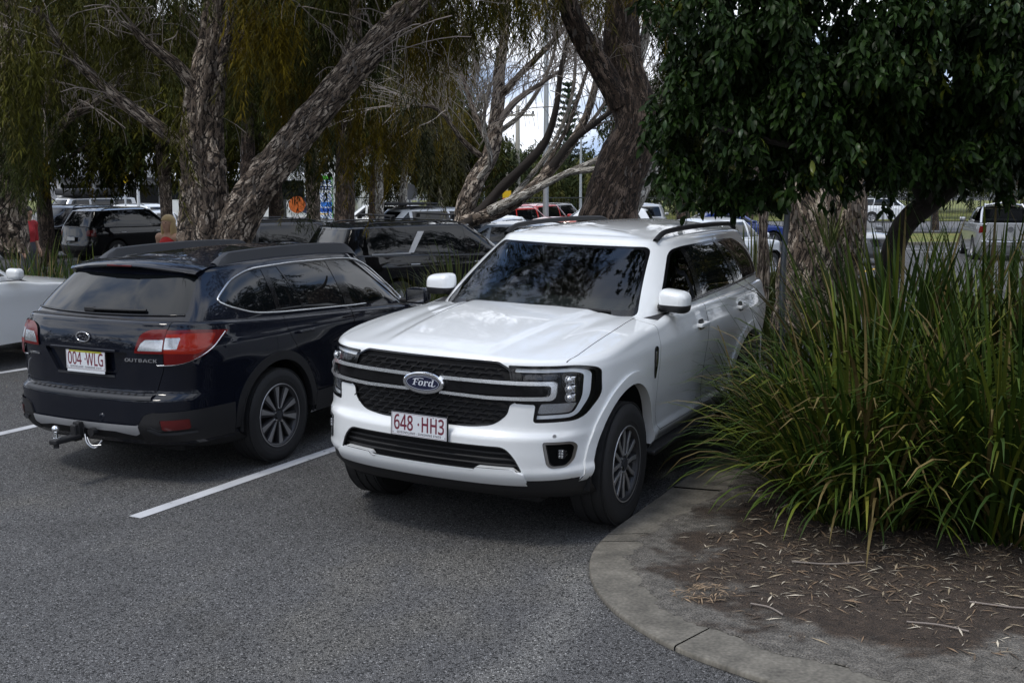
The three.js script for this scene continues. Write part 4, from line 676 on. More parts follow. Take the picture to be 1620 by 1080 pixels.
{
  const co = new THREE.CatmullRomCurve3(outer.map(([x, z]) => new THREE.Vector3(x, 0, z)), false, 'centripetal'), ci = new THREE.CatmullRomCurve3(inner.map(([x, z]) => new THREE.Vector3(x, 0, z)), false, 'centripetal');
  const kerb = thing('concrete_edging', null, null, [0, 0, 0]); kerb.userData.kind = 'structure';
  const cuts = [0, 0.16, 0.29, 0.325, 0.66, 1];
  for (let c = 0; c < cuts.length - 1; c++) {
    const pos = [], uv = [], idx = [], n = 26, y = [0.002, 0.02, 0.027, 0.027, 0.02, 0.002], k = [0, 0.0, 0.03, 0.97, 1, 1];
    for (let i = 0; i <= n; i++) { const t = lerp(cuts[c] + 0.0012, cuts[c + 1] - 0.0012, i / n), a = co.getPoint(t), b = ci.getPoint(t); for (let q = 0; q < 6; q++) { const x = lerp(a.x, b.x, k[q]), z = lerp(a.z, b.z, k[q]); pos.push(x, y[q] + 0.003 * fbm(x * 3, 2, z * 3, 2), z); uv.push(x / 1.3, z / 1.3); } }
    for (let i = 0; i < n; i++) for (let q = 0; q < 5; q++) { const a = i * 6 + q; idx.push(a, a + 1, a + 6, a + 1, a + 7, a + 6); }
    const g = new THREE.BufferGeometry(); g.setAttribute('position', new THREE.Float32BufferAttribute(pos, 3)); g.setAttribute('uv', new THREE.Float32BufferAttribute(uv, 2)); g.setIndex(idx); g.computeVertexNormals();
    part('edging_slab', g, mConcrete, kerb);
  }
}
const soilTex = dataTex(1024, (u, v) => { const a = fbm(u * 24, v * 24, 1, 4), b = fbm(u * 160, v * 160, 3, 3), k = 0.62 + 0.35 * a + 0.6 * b; return [k, k, k]; });
const mSoil = std(0xffffff, 1, 0, { map: soilTex, bumpMap: soilTex, bumpScale: 0.02, vertexColors: true });
const inBed = (() => { const poly = [...inner.map(([x, z]) => [x, z]), [9, -4.2], [9, -13.6]]; return (x, z) => { let c = false; for (let i = 0, j = poly.length - 1; i < poly.length; j = i++) if ((poly[i][1] > z) !== (poly[j][1] > z) && x < (poly[j][0] - poly[i][0]) * (z - poly[i][1]) / (poly[j][1] - poly[i][1]) + poly[i][0]) c = !c; return c; }; })();
const bedEdge = (x, z) => { let d = 9; for (let i = 0; i < inner.length - 1; i++) { const [ax, az] = inner[i], [bx, bz] = inner[i + 1], t = clamp(((x - ax) * (bx - ax) + (z - az) * (bz - az)) / ((bx - ax) ** 2 + (bz - az) ** 2)); d = Math.min(d, Math.hypot(x - lerp(ax, bx, t), z - lerp(az, bz, t))); } return d; };
const soilY = (x, z) => { const e = sstep(0, 0.5, bedEdge(x, z)); return 0.022 + e * (0.03 + 0.03 * fbm(x * 1.3, 1, z * 1.3, 3)) + 0.012 * fbm(x * 7, 3, z * 7, 3) * e; };
{
  // strips from the edging inwards so the bed follows it
  const ci = new THREE.CatmullRomCurve3(inner.map(([x, z]) => new THREE.Vector3(x, 0, z)), false, 'centripetal'), co2 = new THREE.CatmullRomCurve3(outer.map(([x, z]) => new THREE.Vector3(x, 0, z)), false, 'centripetal'), rows = 460, cols = 110, pos = [], uv = [], col = [], idx = [];
  for (let i = 0; i <= rows; i++) { const p = ci.getPoint(i / rows), q = [10, lerp(-13.6, -3.9, i / rows)]; for (let j = 0; j <= cols; j++) { const t = (j / cols) ** 2.0, edge = j === 0 ? 0.05 + 0.16 * Math.max(-0.25, fbm(p.x * 4, 6, p.z * 4, 4)) + 0.05 * fbm(p.x * 19, 2, p.z * 19, 2) : 0, ex = p.x - co2.getPoint(i / rows).x, ez = p.z - co2.getPoint(i / rows).z, el = Math.hypot(ex, ez) || 1, x = lerp(p.x, q[0], t) - ex / el * edge, z = lerp(p.z, q[1], t) - ez / el * edge; pos.push(x, j === 0 ? 0.0285 : Math.max(0.034, soilY(x, z)), z); uv.push(x / 1.6, z / 1.6);
    const dust = Math.max(sstep(0.02, 0.22, 0.95 - bedEdge(x, z) * 0.9 + fbm(x * 1.6, 8, z * 1.6, 4) * 1.4 - 0.62 - 0.9 * sstep(-5.0, -6.2, z)), sstep(-0.12, 0.22, 0.22 - bedEdge(x, z) + fbm(x * 3.5, 5, z * 3.5, 4) * 0.8 + 0.25 * fbm(x * 22, 5, z * 22, 2))), mul = fbm(x * 5, 2, z * 5, 3);
    const b = [0.066 + 0.035 * mul, 0.047 + 0.024 * mul, 0.034 + 0.016 * mul], g = [0.185, 0.172, 0.152]; for (let c = 0; c < 3; c++) col.push(lerp(b[c], g[c], dust * 0.9) * 2.2); } }
  for (let i = 0; i < rows; i++) for (let j = 0; j < cols; j++) { const a = i * (cols + 1) + j, b = a + 1, c = a + cols + 1, d = c + 1; idx.push(a, b, c, b, d, c); }
  const g = new THREE.BufferGeometry(); g.setAttribute('position', new THREE.Float32BufferAttribute(pos, 3)); g.setAttribute('uv', new THREE.Float32BufferAttribute(uv, 2)); g.setAttribute('color', new THREE.Float32BufferAttribute(col, 3)); g.setIndex(idx); g.computeVertexNormals();
  tag(part('garden_soil', g, mSoil), null, null, null, 'structure');
}
// ------------------------------------------------------------------ trees
function barkTex(base, dark, light, fx, fy, seed) {
  return dataTex(512, (u, v) => {
    const w = fbm(u * 5, v * 5, seed, 3), a = 1 - Math.abs(2.4 * fbm((u + w * 0.08) * fx, v * fy + w * 0.6, seed + 2, 4)), b = fbm(u * fx * 2.5, v * fy * 4, seed + 5, 3), f = 1 - sstep(0.72, 0.98, a + 0.12 * b), l = sstep(-0.04, 0.16, fbm(u * 9, v * 4, seed + 9, 4) + 0.35 * b), g = 1 + 0.5 * fbm(u * 70, v * 40, seed, 2);
    return [0, 1, 2].map((k) => lerp(dark[k], lerp(base[k], light[k], l), f) * g);
  });
}
const paperTex = barkTex([0.41, 0.36, 0.315], [0.115, 0.092, 0.076], [0.77, 0.71, 0.645], 12, 4.5, 1);
const brownTex = barkTex([0.265, 0.215, 0.175], [0.085, 0.067, 0.055], [0.45, 0.385, 0.335], 18, 4, 4);
const paleTex = barkTex([0.62, 0.60, 0.56], [0.30, 0.27, 0.24], [0.88, 0.86, 0.82], 9, 4, 7);
const BARK = { paper: std(0xffffff, 0.95, 0, { map: paperTex, bumpMap: paperTex, bumpScale: 0.03 }), brown: std(0xffffff, 0.95, 0, { map: brownTex, bumpMap: brownTex, bumpScale: 0.03 }), pale: std(0xffffff, 0.95, 0, { map: paleTex, bumpMap: paleTex, bumpScale: 0.015 }), twig: std(lin(0.24, 0.205, 0.18), 0.9), dark: std(lin(0.03, 0.024, 0.02), 0.95, 0, { bumpMap: brownTex, bumpScale: 0.02 }) };
// a limb: points [x, y, z], radius along it, lumpy and flaky
function limbGeo(pts, r0, r1, o = {}) {
  const c = new THREE.CatmullRomCurve3(pts.map((p) => new THREE.Vector3(...p)), false, 'centripetal'), L = c.getLength(), n = o.n || Math.max(6, Math.round(L / (o.step || 0.10))), m = o.m || 14, lump = o.lump ?? 0.16, seed = o.seed || 0;
  const fr = c.computeFrenetFrames(n, false), pos = [], uv = [], idx = [];
  for (let i = 0; i <= n; i++) {
    const t = i / n, p = c.getPointAt(t), flare = o.flare ? 1 + o.flare * Math.exp(-t * L / (o.flareL || 0.35)) : 1, r = lerp(r0, r1, t ** (o.pow || 1)) * flare;
    for (let j = 0; j <= m; j++) {
      const a = (j % m) / m * Math.PI * 2, ca = Math.cos(a), sa = Math.sin(a), N = fr.normals[i], B = fr.binormals[i], dx = N.x * ca + B.x * sa, dy = N.y * ca + B.y * sa, dz = N.z * ca + B.z * sa;
      const rd = 1 - Math.abs(2 * fbm(dx * 2.6 + seed, t * L * 1.1, dz * 2.6 + 4, 3)), k = r * (1 + lump * fbm(dx * 1.4 + seed, t * L * 0.8, dz * 1.4, 3) * 2.2 - lump * 0.55 * sstep(0.7, 1, rd) + lump * 0.5 * fbm(dx * 7 + p.x, p.y * 5 + seed, dz * 7, 3));
      pos.push(p.x + dx * k, p.y + dy * k, p.z + dz * k); uv.push(j / m * Math.max(1, Math.round(r0 * 6.28 / 0.9)) * 1, t * L / 0.9);
    }
  }
  for (let i = 0; i < n; i++) for (let j = 0; j < m; j++) { const a = i * (m + 1) + j, b = a + 1, d = a + m + 1, e = d + 1; idx.push(a, b, d, b, e, d); }
  const g = new THREE.BufferGeometry(); g.setAttribute('position', new THREE.Float32BufferAttribute(pos, 3)); g.setAttribute('uv', new THREE.Float32BufferAttribute(uv, 2)); g.setIndex(idx); g.computeVertexNormals(); return g;
}
const flakeGeo = (() => { const g = new THREE.BufferGeometry(); g.setAttribute('position', new THREE.Float32BufferAttribute([-0.5, 0, 0, 0.5, 0.05, 0.02, 0.3, -1, 0.25, -0.4, -0.8, 0.18], 3)); g.setIndex([0, 3, 1, 1, 3, 2]); g.computeVertexNormals(); return g; })();
// loose bark curling off a limb
function flakes(parent, pts, r0, r1, n, mat, seed, size = 0.09) {
  const c = new THREE.CatmullRomCurve3(pts.map((p) => new THREE.Vector3(...p)), false, 'centripetal'), r = rng(seed), im = new THREE.InstancedMesh(flakeGeo, mat, n), o = new THREE.Object3D(), col = new THREE.Color();
  for (let i = 0; i < n; i++) { const t = r(), p = c.getPoint(t), a = r() * Math.PI * 2, q = lerp(r0, r1, t); o.position.set(p.x + Math.sin(a) * q, p.y, p.z + Math.cos(a) * q); o.rotation.set((r() - 0.5) * 0.5, a, (r() - 0.5) * 0.7); const s = size * (0.35 + 0.8 * r()); o.scale.set(s * 0.42, s * 1.15, s * 0.8); o.updateMatrix(); im.setMatrixAt(i, o.matrix); const k = 0.45 + 0.95 * r() * r(); im.setColorAt(i, col.setRGB(k, k * 0.97, k * 0.93)); }
  im.name = 'loose_bark'; im.userData.kind = 'stuff'; im.castShadow = im.receiveShadow = true; parent.add(im);
}
const mFlake = std(lin(0.135, 0.118, 0.105), 0.95);
// hanging spray of narrow leaves
function sprayGeo(seed, n = 30, len = 0.5, leaf = 0.10, wid = 0.010) {
  const r = rng(seed), pos = [], bend = [(r() - 0.5) * 0.5, (r() - 0.5) * 0.5], at = (t) => [bend[0] * t * t * len, -t * len, bend[1] * t * t * len];
  const tri = (a, b, c) => pos.push(...a, ...b, ...c);
  for (let i = 0; i < 4; i++) { const a = at(i / 4), b = at((i + 1) / 4), w = 0.0025; tri([a[0] - w, a[1], a[2]], [a[0] + w, a[1], a[2]], [b[0], b[1], b[2]]); }
  for (let i = 0; i < n; i++) {
    const t = 0.08 + 0.92 * i / n, p = at(t), a = r() * 6.283, up = -0.35 - 0.9 * r(), l = leaf * (0.6 + 0.7 * r()), d = new THREE.Vector3(Math.cos(a), up, Math.sin(a)).normalize(), s = new THREE.Vector3(-Math.sin(a), 0.4 * (r() - 0.5), Math.cos(a)).multiplyScalar(wid * (0.7 + 0.6 * r()));
    const q = [p[0] + d.x * l, p[1] + d.y * l - l * 0.25, p[2] + d.z * l], m = [p[0] + d.x * l * 0.45, p[1] + d.y * l * 0.45, p[2] + d.z * l * 0.45];
    tri(p, [m[0] + s.x, m[1] + s.y, m[2] + s.z], [m[0] - s.x, m[1] - s.y, m[2] - s.z]); tri([m[0] + s.x, m[1] + s.y, m[2] + s.z], q, [m[0] - s.x, m[1] - s.y, m[2] - s.z]);
  }
  const g = new THREE.BufferGeometry(); g.setAttribute('position', new THREE.Float32BufferAttribute(pos, 3)); g.computeVertexNormals(); return g;
}
const SPRAY = [sprayGeo(3, 38, 0.6, 0.11, 0.0065), sprayGeo(17, 46, 0.8, 0.12, 0.006), sprayGeo(29, 34, 0.5, 0.11, 0.007)];
const SPRAYFAR = [sprayGeo(5, 30, 0.75, 0.18, 0.020), sprayGeo(6, 30, 0.65, 0.18, 0.022)];
const mLeafWeep = phy(lin(1, 1, 1), { roughness: 0.7, specularIntensity: 0.25 }), mLeafFar = phy(lin(1, 1, 1), { roughness: 0.8, specularIntensity: 0.2 });
const GREEN = [[0.036, 0.044, 0.007], [0.058, 0.058, 0.007], [0.024, 0.032, 0.008], [0.13, 0.095, 0.006], [0.080, 0.070, 0.014]];
// crown: blobs [x, y, z, rx, ry, rz, count]; each holds sprays, thicker towards its shell, with its own tone
function crown(parent, blobs, seed, { geos = SPRAY, mat = mLeafWeep, tones = GREEN, size = 1, name = 'crown', hang = 0.25, yellow = 0.12 } = {}) {
  const r = rng(seed), o = new THREE.Object3D(), col = new THREE.Color(), lists = geos.map(() => []);
  for (const [bx, by, bz, rx, ry, rz, n] of blobs) {
    const tone = r() < yellow ? tones[3] : tones[Math.floor(r() * 3)];
    for (let i = 0; i < n; i++) {
      const a = r() * 6.283, c = 2 * r() - 1, s = Math.sqrt(1 - c * c), q = r() ** 0.45, x = bx + rx * q * s * Math.cos(a), y = by + ry * q * c, z = bz + rz * q * s * Math.sin(a);
      if (fbm(x * 0.9 + seed, y * 0.9, z * 0.9, 2) < -0.17) continue;
      o.position.set(x, y, z); o.rotation.set((r() - 0.5) * 2 * hang, r() * 6.283, (r() - 0.5) * 2 * hang); o.scale.setScalar(size * (0.65 + 0.7 * r())); o.updateMatrix();
      const v = 0.65 + 0.7 * r(), t2 = r() < 0.12 ? tones[4] : tone; lists[Math.floor(r() * geos.length)].push([o.matrix.clone(), t2.map((k) => k * v)]);
    }
  }
  lists.forEach((l, k) => { if (!l.length) return; const im = new THREE.InstancedMesh(geos[k], mat, l.length); l.forEach(([m, c], i) => { im.setMatrixAt(i, m); im.setColorAt(i, col.setRGB(...c)); }); im.name = name; im.userData.kind = 'stuff'; im.castShadow = im.receiveShadow = true; parent.add(im); });
}
// thin bare twigs leaving the limbs anywhere along them, rising and then drooping
function twigs(parent, paths, seed, n = 40, len = 1.2, r0 = 0.007, up = 0.6, mat = BARK.twig) {
  const r = rng(seed), list = [], curves = paths.map((p) => new THREE.CatmullRomCurve3(p.map((q) => new THREE.Vector3(...q)), false, 'centripetal'));
  for (let i = 0; i < n; i++) {
    const t = 0.3 + 0.7 * r(), c = curves[Math.floor(r() * curves.length)], s = c.getPoint(t), g = c.getTangent(t), a = r() * 6.283, l = len * (0.4 + 0.9 * r()), d = [g.x * 0.5 + Math.cos(a) * 0.6, g.y * 0.5 + up * r(), g.z * 0.3 + Math.sin(a) * 0.5], p = [[s.x, s.y, s.z]], rr = r0 * (0.5 + r() * 0.8), pos = [];
    for (let k = 1; k <= 7; k++) { const q = p[k - 1]; d[0] += (r() - 0.5) * 0.45; d[1] += (r() - 0.72) * 0.34; d[2] += (r() - 0.5) * 0.45; const m = Math.hypot(...d); p.push(q.map((v, j) => v + d[j] / m * l / 7)); }
    list.push(tube(p, rr, 8, 3));
    for (let k = 3; k <= 6; k += 1) { const q = p[k], e = [(r() - 0.5), -0.4 - r() * 0.5, (r() - 0.5)], h = l * (0.15 + 0.25 * r()); list.push(tube([q, [q[0] + e[0] * h * 0.5, q[1] + e[1] * h * 0.35, q[2] + e[2] * h * 0.5], [q[0] + e[0] * h * 0.7, q[1] + e[1] * h, q[2] + e[2] * h * 0.7]], rr * 0.55, 3, 3)); }
  }
  const m = part('twigs', list, mat, parent); m.userData.kind = 'stuff';
}
function treeThing(name, label, group, at) { return thing(name, label, 'tree', at, 0, group); }
function addLimb(root, name, pts, r0, r1, mat, o = {}) { const b = root.position, q = pts.map((p) => [p[0] - b.x, p[1] - b.y, p[2] - b.z]); const m = part(name, limbGeo(q, r0, r1, o), mat, root); if (o.flakes) flakes(root, q, r0, r1, o.flakes, mFlake, (o.seed || 1) * 31, o.flakeSize); return m; }
const rel = (root, blobs) => blobs.map(([x, y, z, ...k]) => [x - root.position.x, y - root.position.y, z - root.position.z, ...k]);
{ // twin-trunked paperbark behind the navy wagon
  const t = treeThing('paperbark_tree', 'large paperbark with two flaky trunks forking behind the navy wagon', 'paperbarks in the car park', [-3.78, -0.03, -14.5]);
  addLimb(t, 'trunk', [[-3.78, 1.09, -14.5], [-3.79, 1.75, -14.5], [-3.85, 2.52, -14.6], [-3.75, 3.3, -14.7], [-3.66, 4.01, -14.9], [-3.61, 4.93, -15]], 0.31, 0.17, BARK.paper, { m: 48, step: 0.04, lump: 0.28, flare: 0.3, seed: 1, flakes: 240 });
  addLimb(t, 'trunk', [[-3.58, 1.12, -14.4], [-3.28, 1.76, -14.3], [-2.8, 2.33, -14.1], [-2.22, 2.98, -13.9], [-1.63, 3.58, -13.7], [-1.14, 4.04, -13.5], [-0.63, 4.49, -13.3]], 0.26, 0.105, BARK.paper, { m: 40, step: 0.04, lump: 0.22, seed: 2, flakes: 200 });
  addLimb(t, 'trunk', [[-3.93, 1.08, -14.6], [-3.93, 1.67, -14.6], [-3.92, 2.14, -14.6], [-3.89, 2.64, -14.65], [-3.84, 3.07, -14.7]], 0.20, 0.14, BARK.paper, { m: 40, step: 0.04, lump: 0.26, flare: 0.3, seed: 7, flakes: 120 });
  addLimb(t, 'limb', [[-3.96, 2.39, -14.6], [-4.22, 2.67, -14.4], [-4.73, 3.08, -14.2], [-5.19, 3.57, -14], [-5.49, 4.08, -13.8]], 0.10, 0.045, BARK.paper, { m: 10, seed: 3, flakes: 60, flakeSize: 0.05 });
  addLimb(t, 'limb', [[-3.82, 3.14, -14.6], [-4.08, 3.5, -14.4], [-4.32, 3.7, -14.2], [-4.47, 3.9, -14]], 0.10, 0.04, BARK.paper, { m: 10, seed: 4 });
  addLimb(t, 'limb', [[-3.65, 3.57, -14.8], [-3.29, 4.04, -15.2], [-3.07, 4.69, -15.4]], 0.14, 0.08, BARK.paper, { m: 12, seed: 5 });
  addLimb(t, 'limb', [[-1.98, 3.23, -13.8], [-1.88, 3.77, -14.2], [-1.92, 4.49, -14.6]], 0.11, 0.06, BARK.paper, { m: 12, seed: 6 });
  twigs(t, [rel(t, [[-3.96, 2.39, -14.6], [-4.73, 3.08, -14.2], [-5.49, 4.08, -13.8]]), rel(t, [[-3.82, 3.14, -14.6], [-4.32, 3.7, -14.2], [-4.47, 3.9, -14]]), rel(t, [[-2.8, 2.33, -14.1], [-1.63, 3.58, -13.7], [-1.14, 4.04, -13.5]]), rel(t, [[-3.75, 3.3, -14.7], [-3.66, 4.01, -14.9]])], 5, 70, 1.3, 0.007, 0.5);
  crown(t, rel(t, [[...[-4.73, 4.25, -15.6], 1.0, 0.4, 0.5, 150], [...[-3.21, 3.97, -16], 1.0, 0.8, 0.6, 190], [...[-2.83, 3.99, -13.6], 0.5, 0.45, 0.5, 90], [...[-2.63, 3.48, -16], 0.8, 0.8, 0.6, 170], [...[-5.23, 4.17, -14.4], 0.9, 0.45, 0.8, 130], [...[-5.69, 3.5, -13.6], 0.5, 0.7, 0.5, 110], [...[-5.8, 2.82, -14.2], 0.4, 0.45, 0.4, 60], [...[-3.98, 2.85, -14.2], 0.16, 0.4, 0.2, 26], [...[-1.8, 2.81, -16], 0.6, 0.55, 0.5, 120], [...[-1.45, 2.91, -16.5], 0.4, 0.6, 0.4, 80], [...[-3, 2.67, -17], 0.8, 0.5, 0.5, 100], [...[-2.13, 4.17, -15], 0.9, 0.5, 0.7, 150], [...[-3.94, 5.12, -14.8], 3.2, 0.6, 2.4, 640], [...[-1.82, 5.1, -14], 2.4, 0.6, 2.2, 460], [-3.4, 7.0, -12, 1.5, 0.7, 1.3, 420], [-1.8, 8.0, -13.5, 1.7, 0.8, 1.6, 520], [-3.8, 8.4, -9.5, 1.4, 0.6, 1.4, 120]]), 11, { yellow: 0.3 });
}
{ // paperbark at the left edge
  const t = treeThing('paperbark_tree', 'grey paperbark trunk at the far left edge of the photo', 'paperbarks in the car park', [-7.5, -0.09, -17]);
  addLimb(t, 'trunk', [[-7.45, 1.08, -17], [-7.36, 1.95, -17], [-7.14, 2.76, -17], [-7.2, 3.57, -17.2], [-7.34, 4.4, -17.4], [-7.38, 5.21, -17.5]], 0.33, 0.2, BARK.paper, { m: 40, step: 0.05, lump: 0.24, flare: 0.3, seed: 11, flakes: 120 });
  addLimb(t, 'limb', [[-6.97, 2.22, -16.9], [-6.57, 2.62, -16.7], [-6.13, 2.95, -16.4], [-5.56, 3.24, -16.2], [-5.14, 3.56, -16]], 0.10, 0.04, BARK.paper, { m: 10, seed: 12 });
  addLimb(t, 'limb', [[-7.02, 2.49, -17], [-6.6, 3.29, -17], [-6.3, 3.82, -17], [-5.97, 4.13, -17]], 0.12, 0.05, BARK.brown, { m: 10, seed: 13 });
  twigs(t, [rel(t, [[-6.97, 2.22, -16.9], [-6.13, 2.95, -16.4], [-5.14, 3.56, -16]]), rel(t, [[-7.02, 2.49, -17], [-6.3, 3.82, -17], [-5.97, 4.13, -17]])], 6, 40, 1.2, 0.007, 0.4);
  crown(t, rel(t, [[...[-6.53, 3.51, -16.4], 0.8, 0.8, 0.7, 120], [...[-6.66, 2.97, -15.8], 0.6, 0.8, 0.5, 120], [...[-5.94, 4, -17], 1.2, 0.7, 1, 170], [...[-7.03, 5.13, -17], 2.6, 0.8, 2, 420]]), 12, { yellow: 0.25 });
}
{ // right of centre: dark trunk rising behind the white wagon's roof
  const t = treeThing('paperbark_tree', 'thick dark trunk with a left fork rising behind the white wagon roof', 'paperbarks in the car park', [1.19, -0.04, -15]);
  addLimb(t, 'trunk', [[1.14, 1.17, -15], [1.25, 1.74, -15], [1.41, 2.26, -15], [1.59, 2.73, -15], [1.53, 3.17, -15.1], [1.41, 3.65, -15.2], [1.41, 4.13, -15.3], [1.45, 4.85, -15.4]], 0.37, 0.185, BARK.brown, { m: 44, step: 0.04, lump: 0.17, flare: 0.25, flareL: 0.6, seed: 21, flakes: 160, flakeSize: 0.07 });
  addLimb(t, 'fork', [[1.37, 3.05, -15], [1.15, 3.43, -14.9], [0.92, 3.76, -14.8], [0.73, 4.08, -14.6], [0.57, 4.53, -14.4]], 0.165, 0.11, BARK.brown, { m: 28, step: 0.05, lump: 0.16, seed: 22, flakes: 50 });
  addLimb(t, 'limb', [[1.44, 1.57, -15.2], [1.61, 1.89, -15.3], [1.76, 2.13, -15.4], [1.98, 2.4, -15.6]], 0.14, 0.10, BARK.pale, { m: 14, lump: 0.2, seed: 23, flakes: 50 });
  addLimb(t, 'limb', [[1.55, 3.49, -15.2], [1.71, 3.91, -15.4], [1.8, 4.57, -15.6]], 0.08, 0.05, BARK.pale, { m: 10, seed: 24 });
  twigs(t, [rel(t, [[1.37, 3.05, -15], [0.92, 3.76, -14.8], [0.57, 4.53, -14.4]]), rel(t, [[1.53, 3.17, -15.1], [1.41, 4.13, -15.3]]), rel(t, [[1.55, 3.49, -15.2], [1.8, 4.57, -15.6]])], 7, 46, 1.1, 0.005, 0.1);
  crown(t, rel(t, [[...[0.45, 4.53, -14.4], 0.8, 0.26, 0.8, 70], [...[-0.37, 4.43, -14.2], 0.9, 0.36, 0.8, 120], [...[2.18, 4.52, -15.8], 0.4, 0.4, 0.4, 90], [...[2.11, 3.77, -15.6], 0.18, 0.5, 0.3, 50], [...[-0.94, 4.14, -14.8], 0.5, 0.35, 0.6, 70], [...[0.7, 5.12, -14.8], 3, 0.7, 2.4, 560], [0.4, 7.0, -12.2, 1.5, 0.7, 1.3, 480], [2.2, 7.4, -11.6, 1.4, 0.7, 1.3, 150], [-0.4, 8.2, -11, 1.4, 0.7, 1.3, 420], [1.2, 8.6, -13.6, 1.7, 0.8, 1.6, 420], [2.6, 6.4, -13.6, 1.2, 0.7, 1.2, 120]]), 13, { yellow: 0.3 });
}
{ // leaning multi-stemmed tree between the car rows
  const t = treeThing('leaning_tree', 'low leaning tree of many bare spreading stems above the red cars', null, [-0.86, -0.18, -21]);
  addLimb(t, 'trunk', [[-0.93, 1.07, -21], [-0.85, 1.49, -21], [-0.7, 1.94, -21], [-0.4, 2.5, -21.2], [-0.29, 3.13, -21.4], [-0.23, 3.93, -21.6], [-0.11, 4.95, -21.8], [-0.09, 5.76, -22]], 0.19, 0.06, BARK.paper, { m: 16, seed: 31, flakes: 60 });
  addLimb(t, 'stem', [[-0.96, 1.16, -20.8], [-0.56, 1.5, -20.8], [-0.22, 1.89, -20.8], [0.22, 2.31, -20.6], [0.57, 2.71, -20.5], [0.76, 3.3, -20.4], [0.84, 3.94, -20.4], [0.97, 4.46, -20.4]], 0.11, 0.035, BARK.dark, { m: 12, seed: 32 });
  addLimb(t, 'stem', [[-0.85, 1.33, -20.9], [-0.11, 1.56, -20.6], [0.44, 2, -20.4], [0.87, 2.49, -20.3], [1.24, 3.08, -20.2], [1.45, 3.81, -20.2], [1.49, 4.44, -20.2]], 0.14, 0.04, BARK.paper, { m: 12, seed: 33 });
  addLimb(t, 'stem', [[-0.39, 1.51, -20.6], [0.33, 1.87, -20.2], [0.97, 2.2, -20], [1.39, 2.38, -19.9], [1.75, 2.62, -19.8]], 0.095, 0.04, BARK.pale, { m: 10, seed: 34 });
  addLimb(t, 'stem', [[0.97, 2.2, -20], [1.33, 2.24, -19.8], [1.84, 2.35, -19.6]], 0.06, 0.035, BARK.pale, { m: 8, seed: 35 });
  addLimb(t, 'stem', [[0.68, 2.28, -20.3], [1.03, 2.73, -20.2], [1.55, 3.12, -20], [2.01, 3.48, -19.9]], 0.08, 0.035, BARK.dark, { m: 8, seed: 36 });
  addLimb(t, 'stem', [[-0.29, 3.01, -21.4], [0.06, 3.45, -21.2], [0.45, 3.71, -21], [0.88, 3.97, -20.8]], 0.07, 0.03, BARK.twig, { m: 8, seed: 37 });
  addLimb(t, 'stem', [[-0.25, 3.53, -21.5], [0.23, 4.01, -21.3], [0.78, 4.54, -21.1], [1.22, 5.07, -21]], 0.07, 0.03, BARK.paper, { m: 8, seed: 38 });
  addLimb(t, 'stem', [[-0.36, 2.62, -21.2], [-0.63, 3.13, -21.4], [-0.86, 3.81, -21.6], [-1.21, 4.62, -21.8]], 0.065, 0.02, BARK.paper, { m: 8, seed: 39 });
  addLimb(t, 'stem', [[-0.45, 2.39, -21.2], [-0.84, 2.72, -21], [-1.33, 3.3, -20.8], [-1.76, 3.33, -20.6]], 0.06, 0.025, BARK.paper, { m: 8, seed: 40 });
  addLimb(t, 'stem', [[0.38, 1.95, -20.4], [0.94, 2.93, -20.6], [1.3, 3.92, -20.8], [1.66, 5.07, -21]], 0.05, 0.02, BARK.paper, { m: 7, seed: 42 });
  addLimb(t, 'stem', [[-0.11, 1.62, -20.6], [0.65, 2.55, -20.9], [1.07, 3.56, -21.2], [1.15, 4.79, -21.4]], 0.055, 0.02, BARK.pale, { m: 7, seed: 43 });
  addLimb(t, 'stem', [[0.76, 2.37, -20.3], [1.61, 3.37, -20.8], [2.04, 4.33, -21.2]], 0.045, 0.02, BARK.paper, { m: 7, seed: 44 });
  addLimb(t, 'stem', [[-0.32, 2.85, -21.4], [0.23, 3.31, -21.6], [0.75, 4.28, -21.8], [0.81, 5.2, -22]], 0.05, 0.02, BARK.pale, { m: 7, seed: 45 });
  addLimb(t, 'stem', [[-0.79, 1.89, -21], [-0.39, 2.39, -20.8], [-0.5, 2.99, -20.7], [-0.38, 3.74, -20.6]], 0.06, 0.03, BARK.pale, { m: 8, seed: 41 });
  twigs(t, [rel(t, [[-0.4, 2.5, -21.2], [-0.23, 3.93, -21.6], [-0.09, 5.76, -22]]), rel(t, [[0.57, 2.71, -20.5], [0.84, 3.94, -20.4], [0.97, 4.46, -20.4]]), rel(t, [[0.87, 2.49, -20.3], [1.45, 3.81, -20.2], [1.49, 4.44, -20.2]]), rel(t, [[-0.29, 3.01, -21.4], [0.45, 3.71, -21], [0.88, 3.97, -20.8]]), rel(t, [[-0.25, 3.53, -21.5], [0.78, 4.54, -21.1], [1.22, 5.07, -21]]), rel(t, [[-0.36, 2.62, -21.2], [-0.86, 3.81, -21.6], [-1.21, 4.62, -21.8]]), rel(t, [[-0.45, 2.39, -21.2], [-1.33, 3.3, -20.8], [-1.76, 3.33, -20.6]]), rel(t, [[-0.79, 1.89, -21], [-0.5, 2.99, -20.7], [-0.38, 3.74, -20.6]]), rel(t, [[0.68, 2.28, -20.3], [1.55, 3.12, -20], [2.01, 3.48, -19.9]])], 8, 420, 1.9, 0.0075, 0.9, std(lin(0.27, 0.235, 0.205), 0.9));
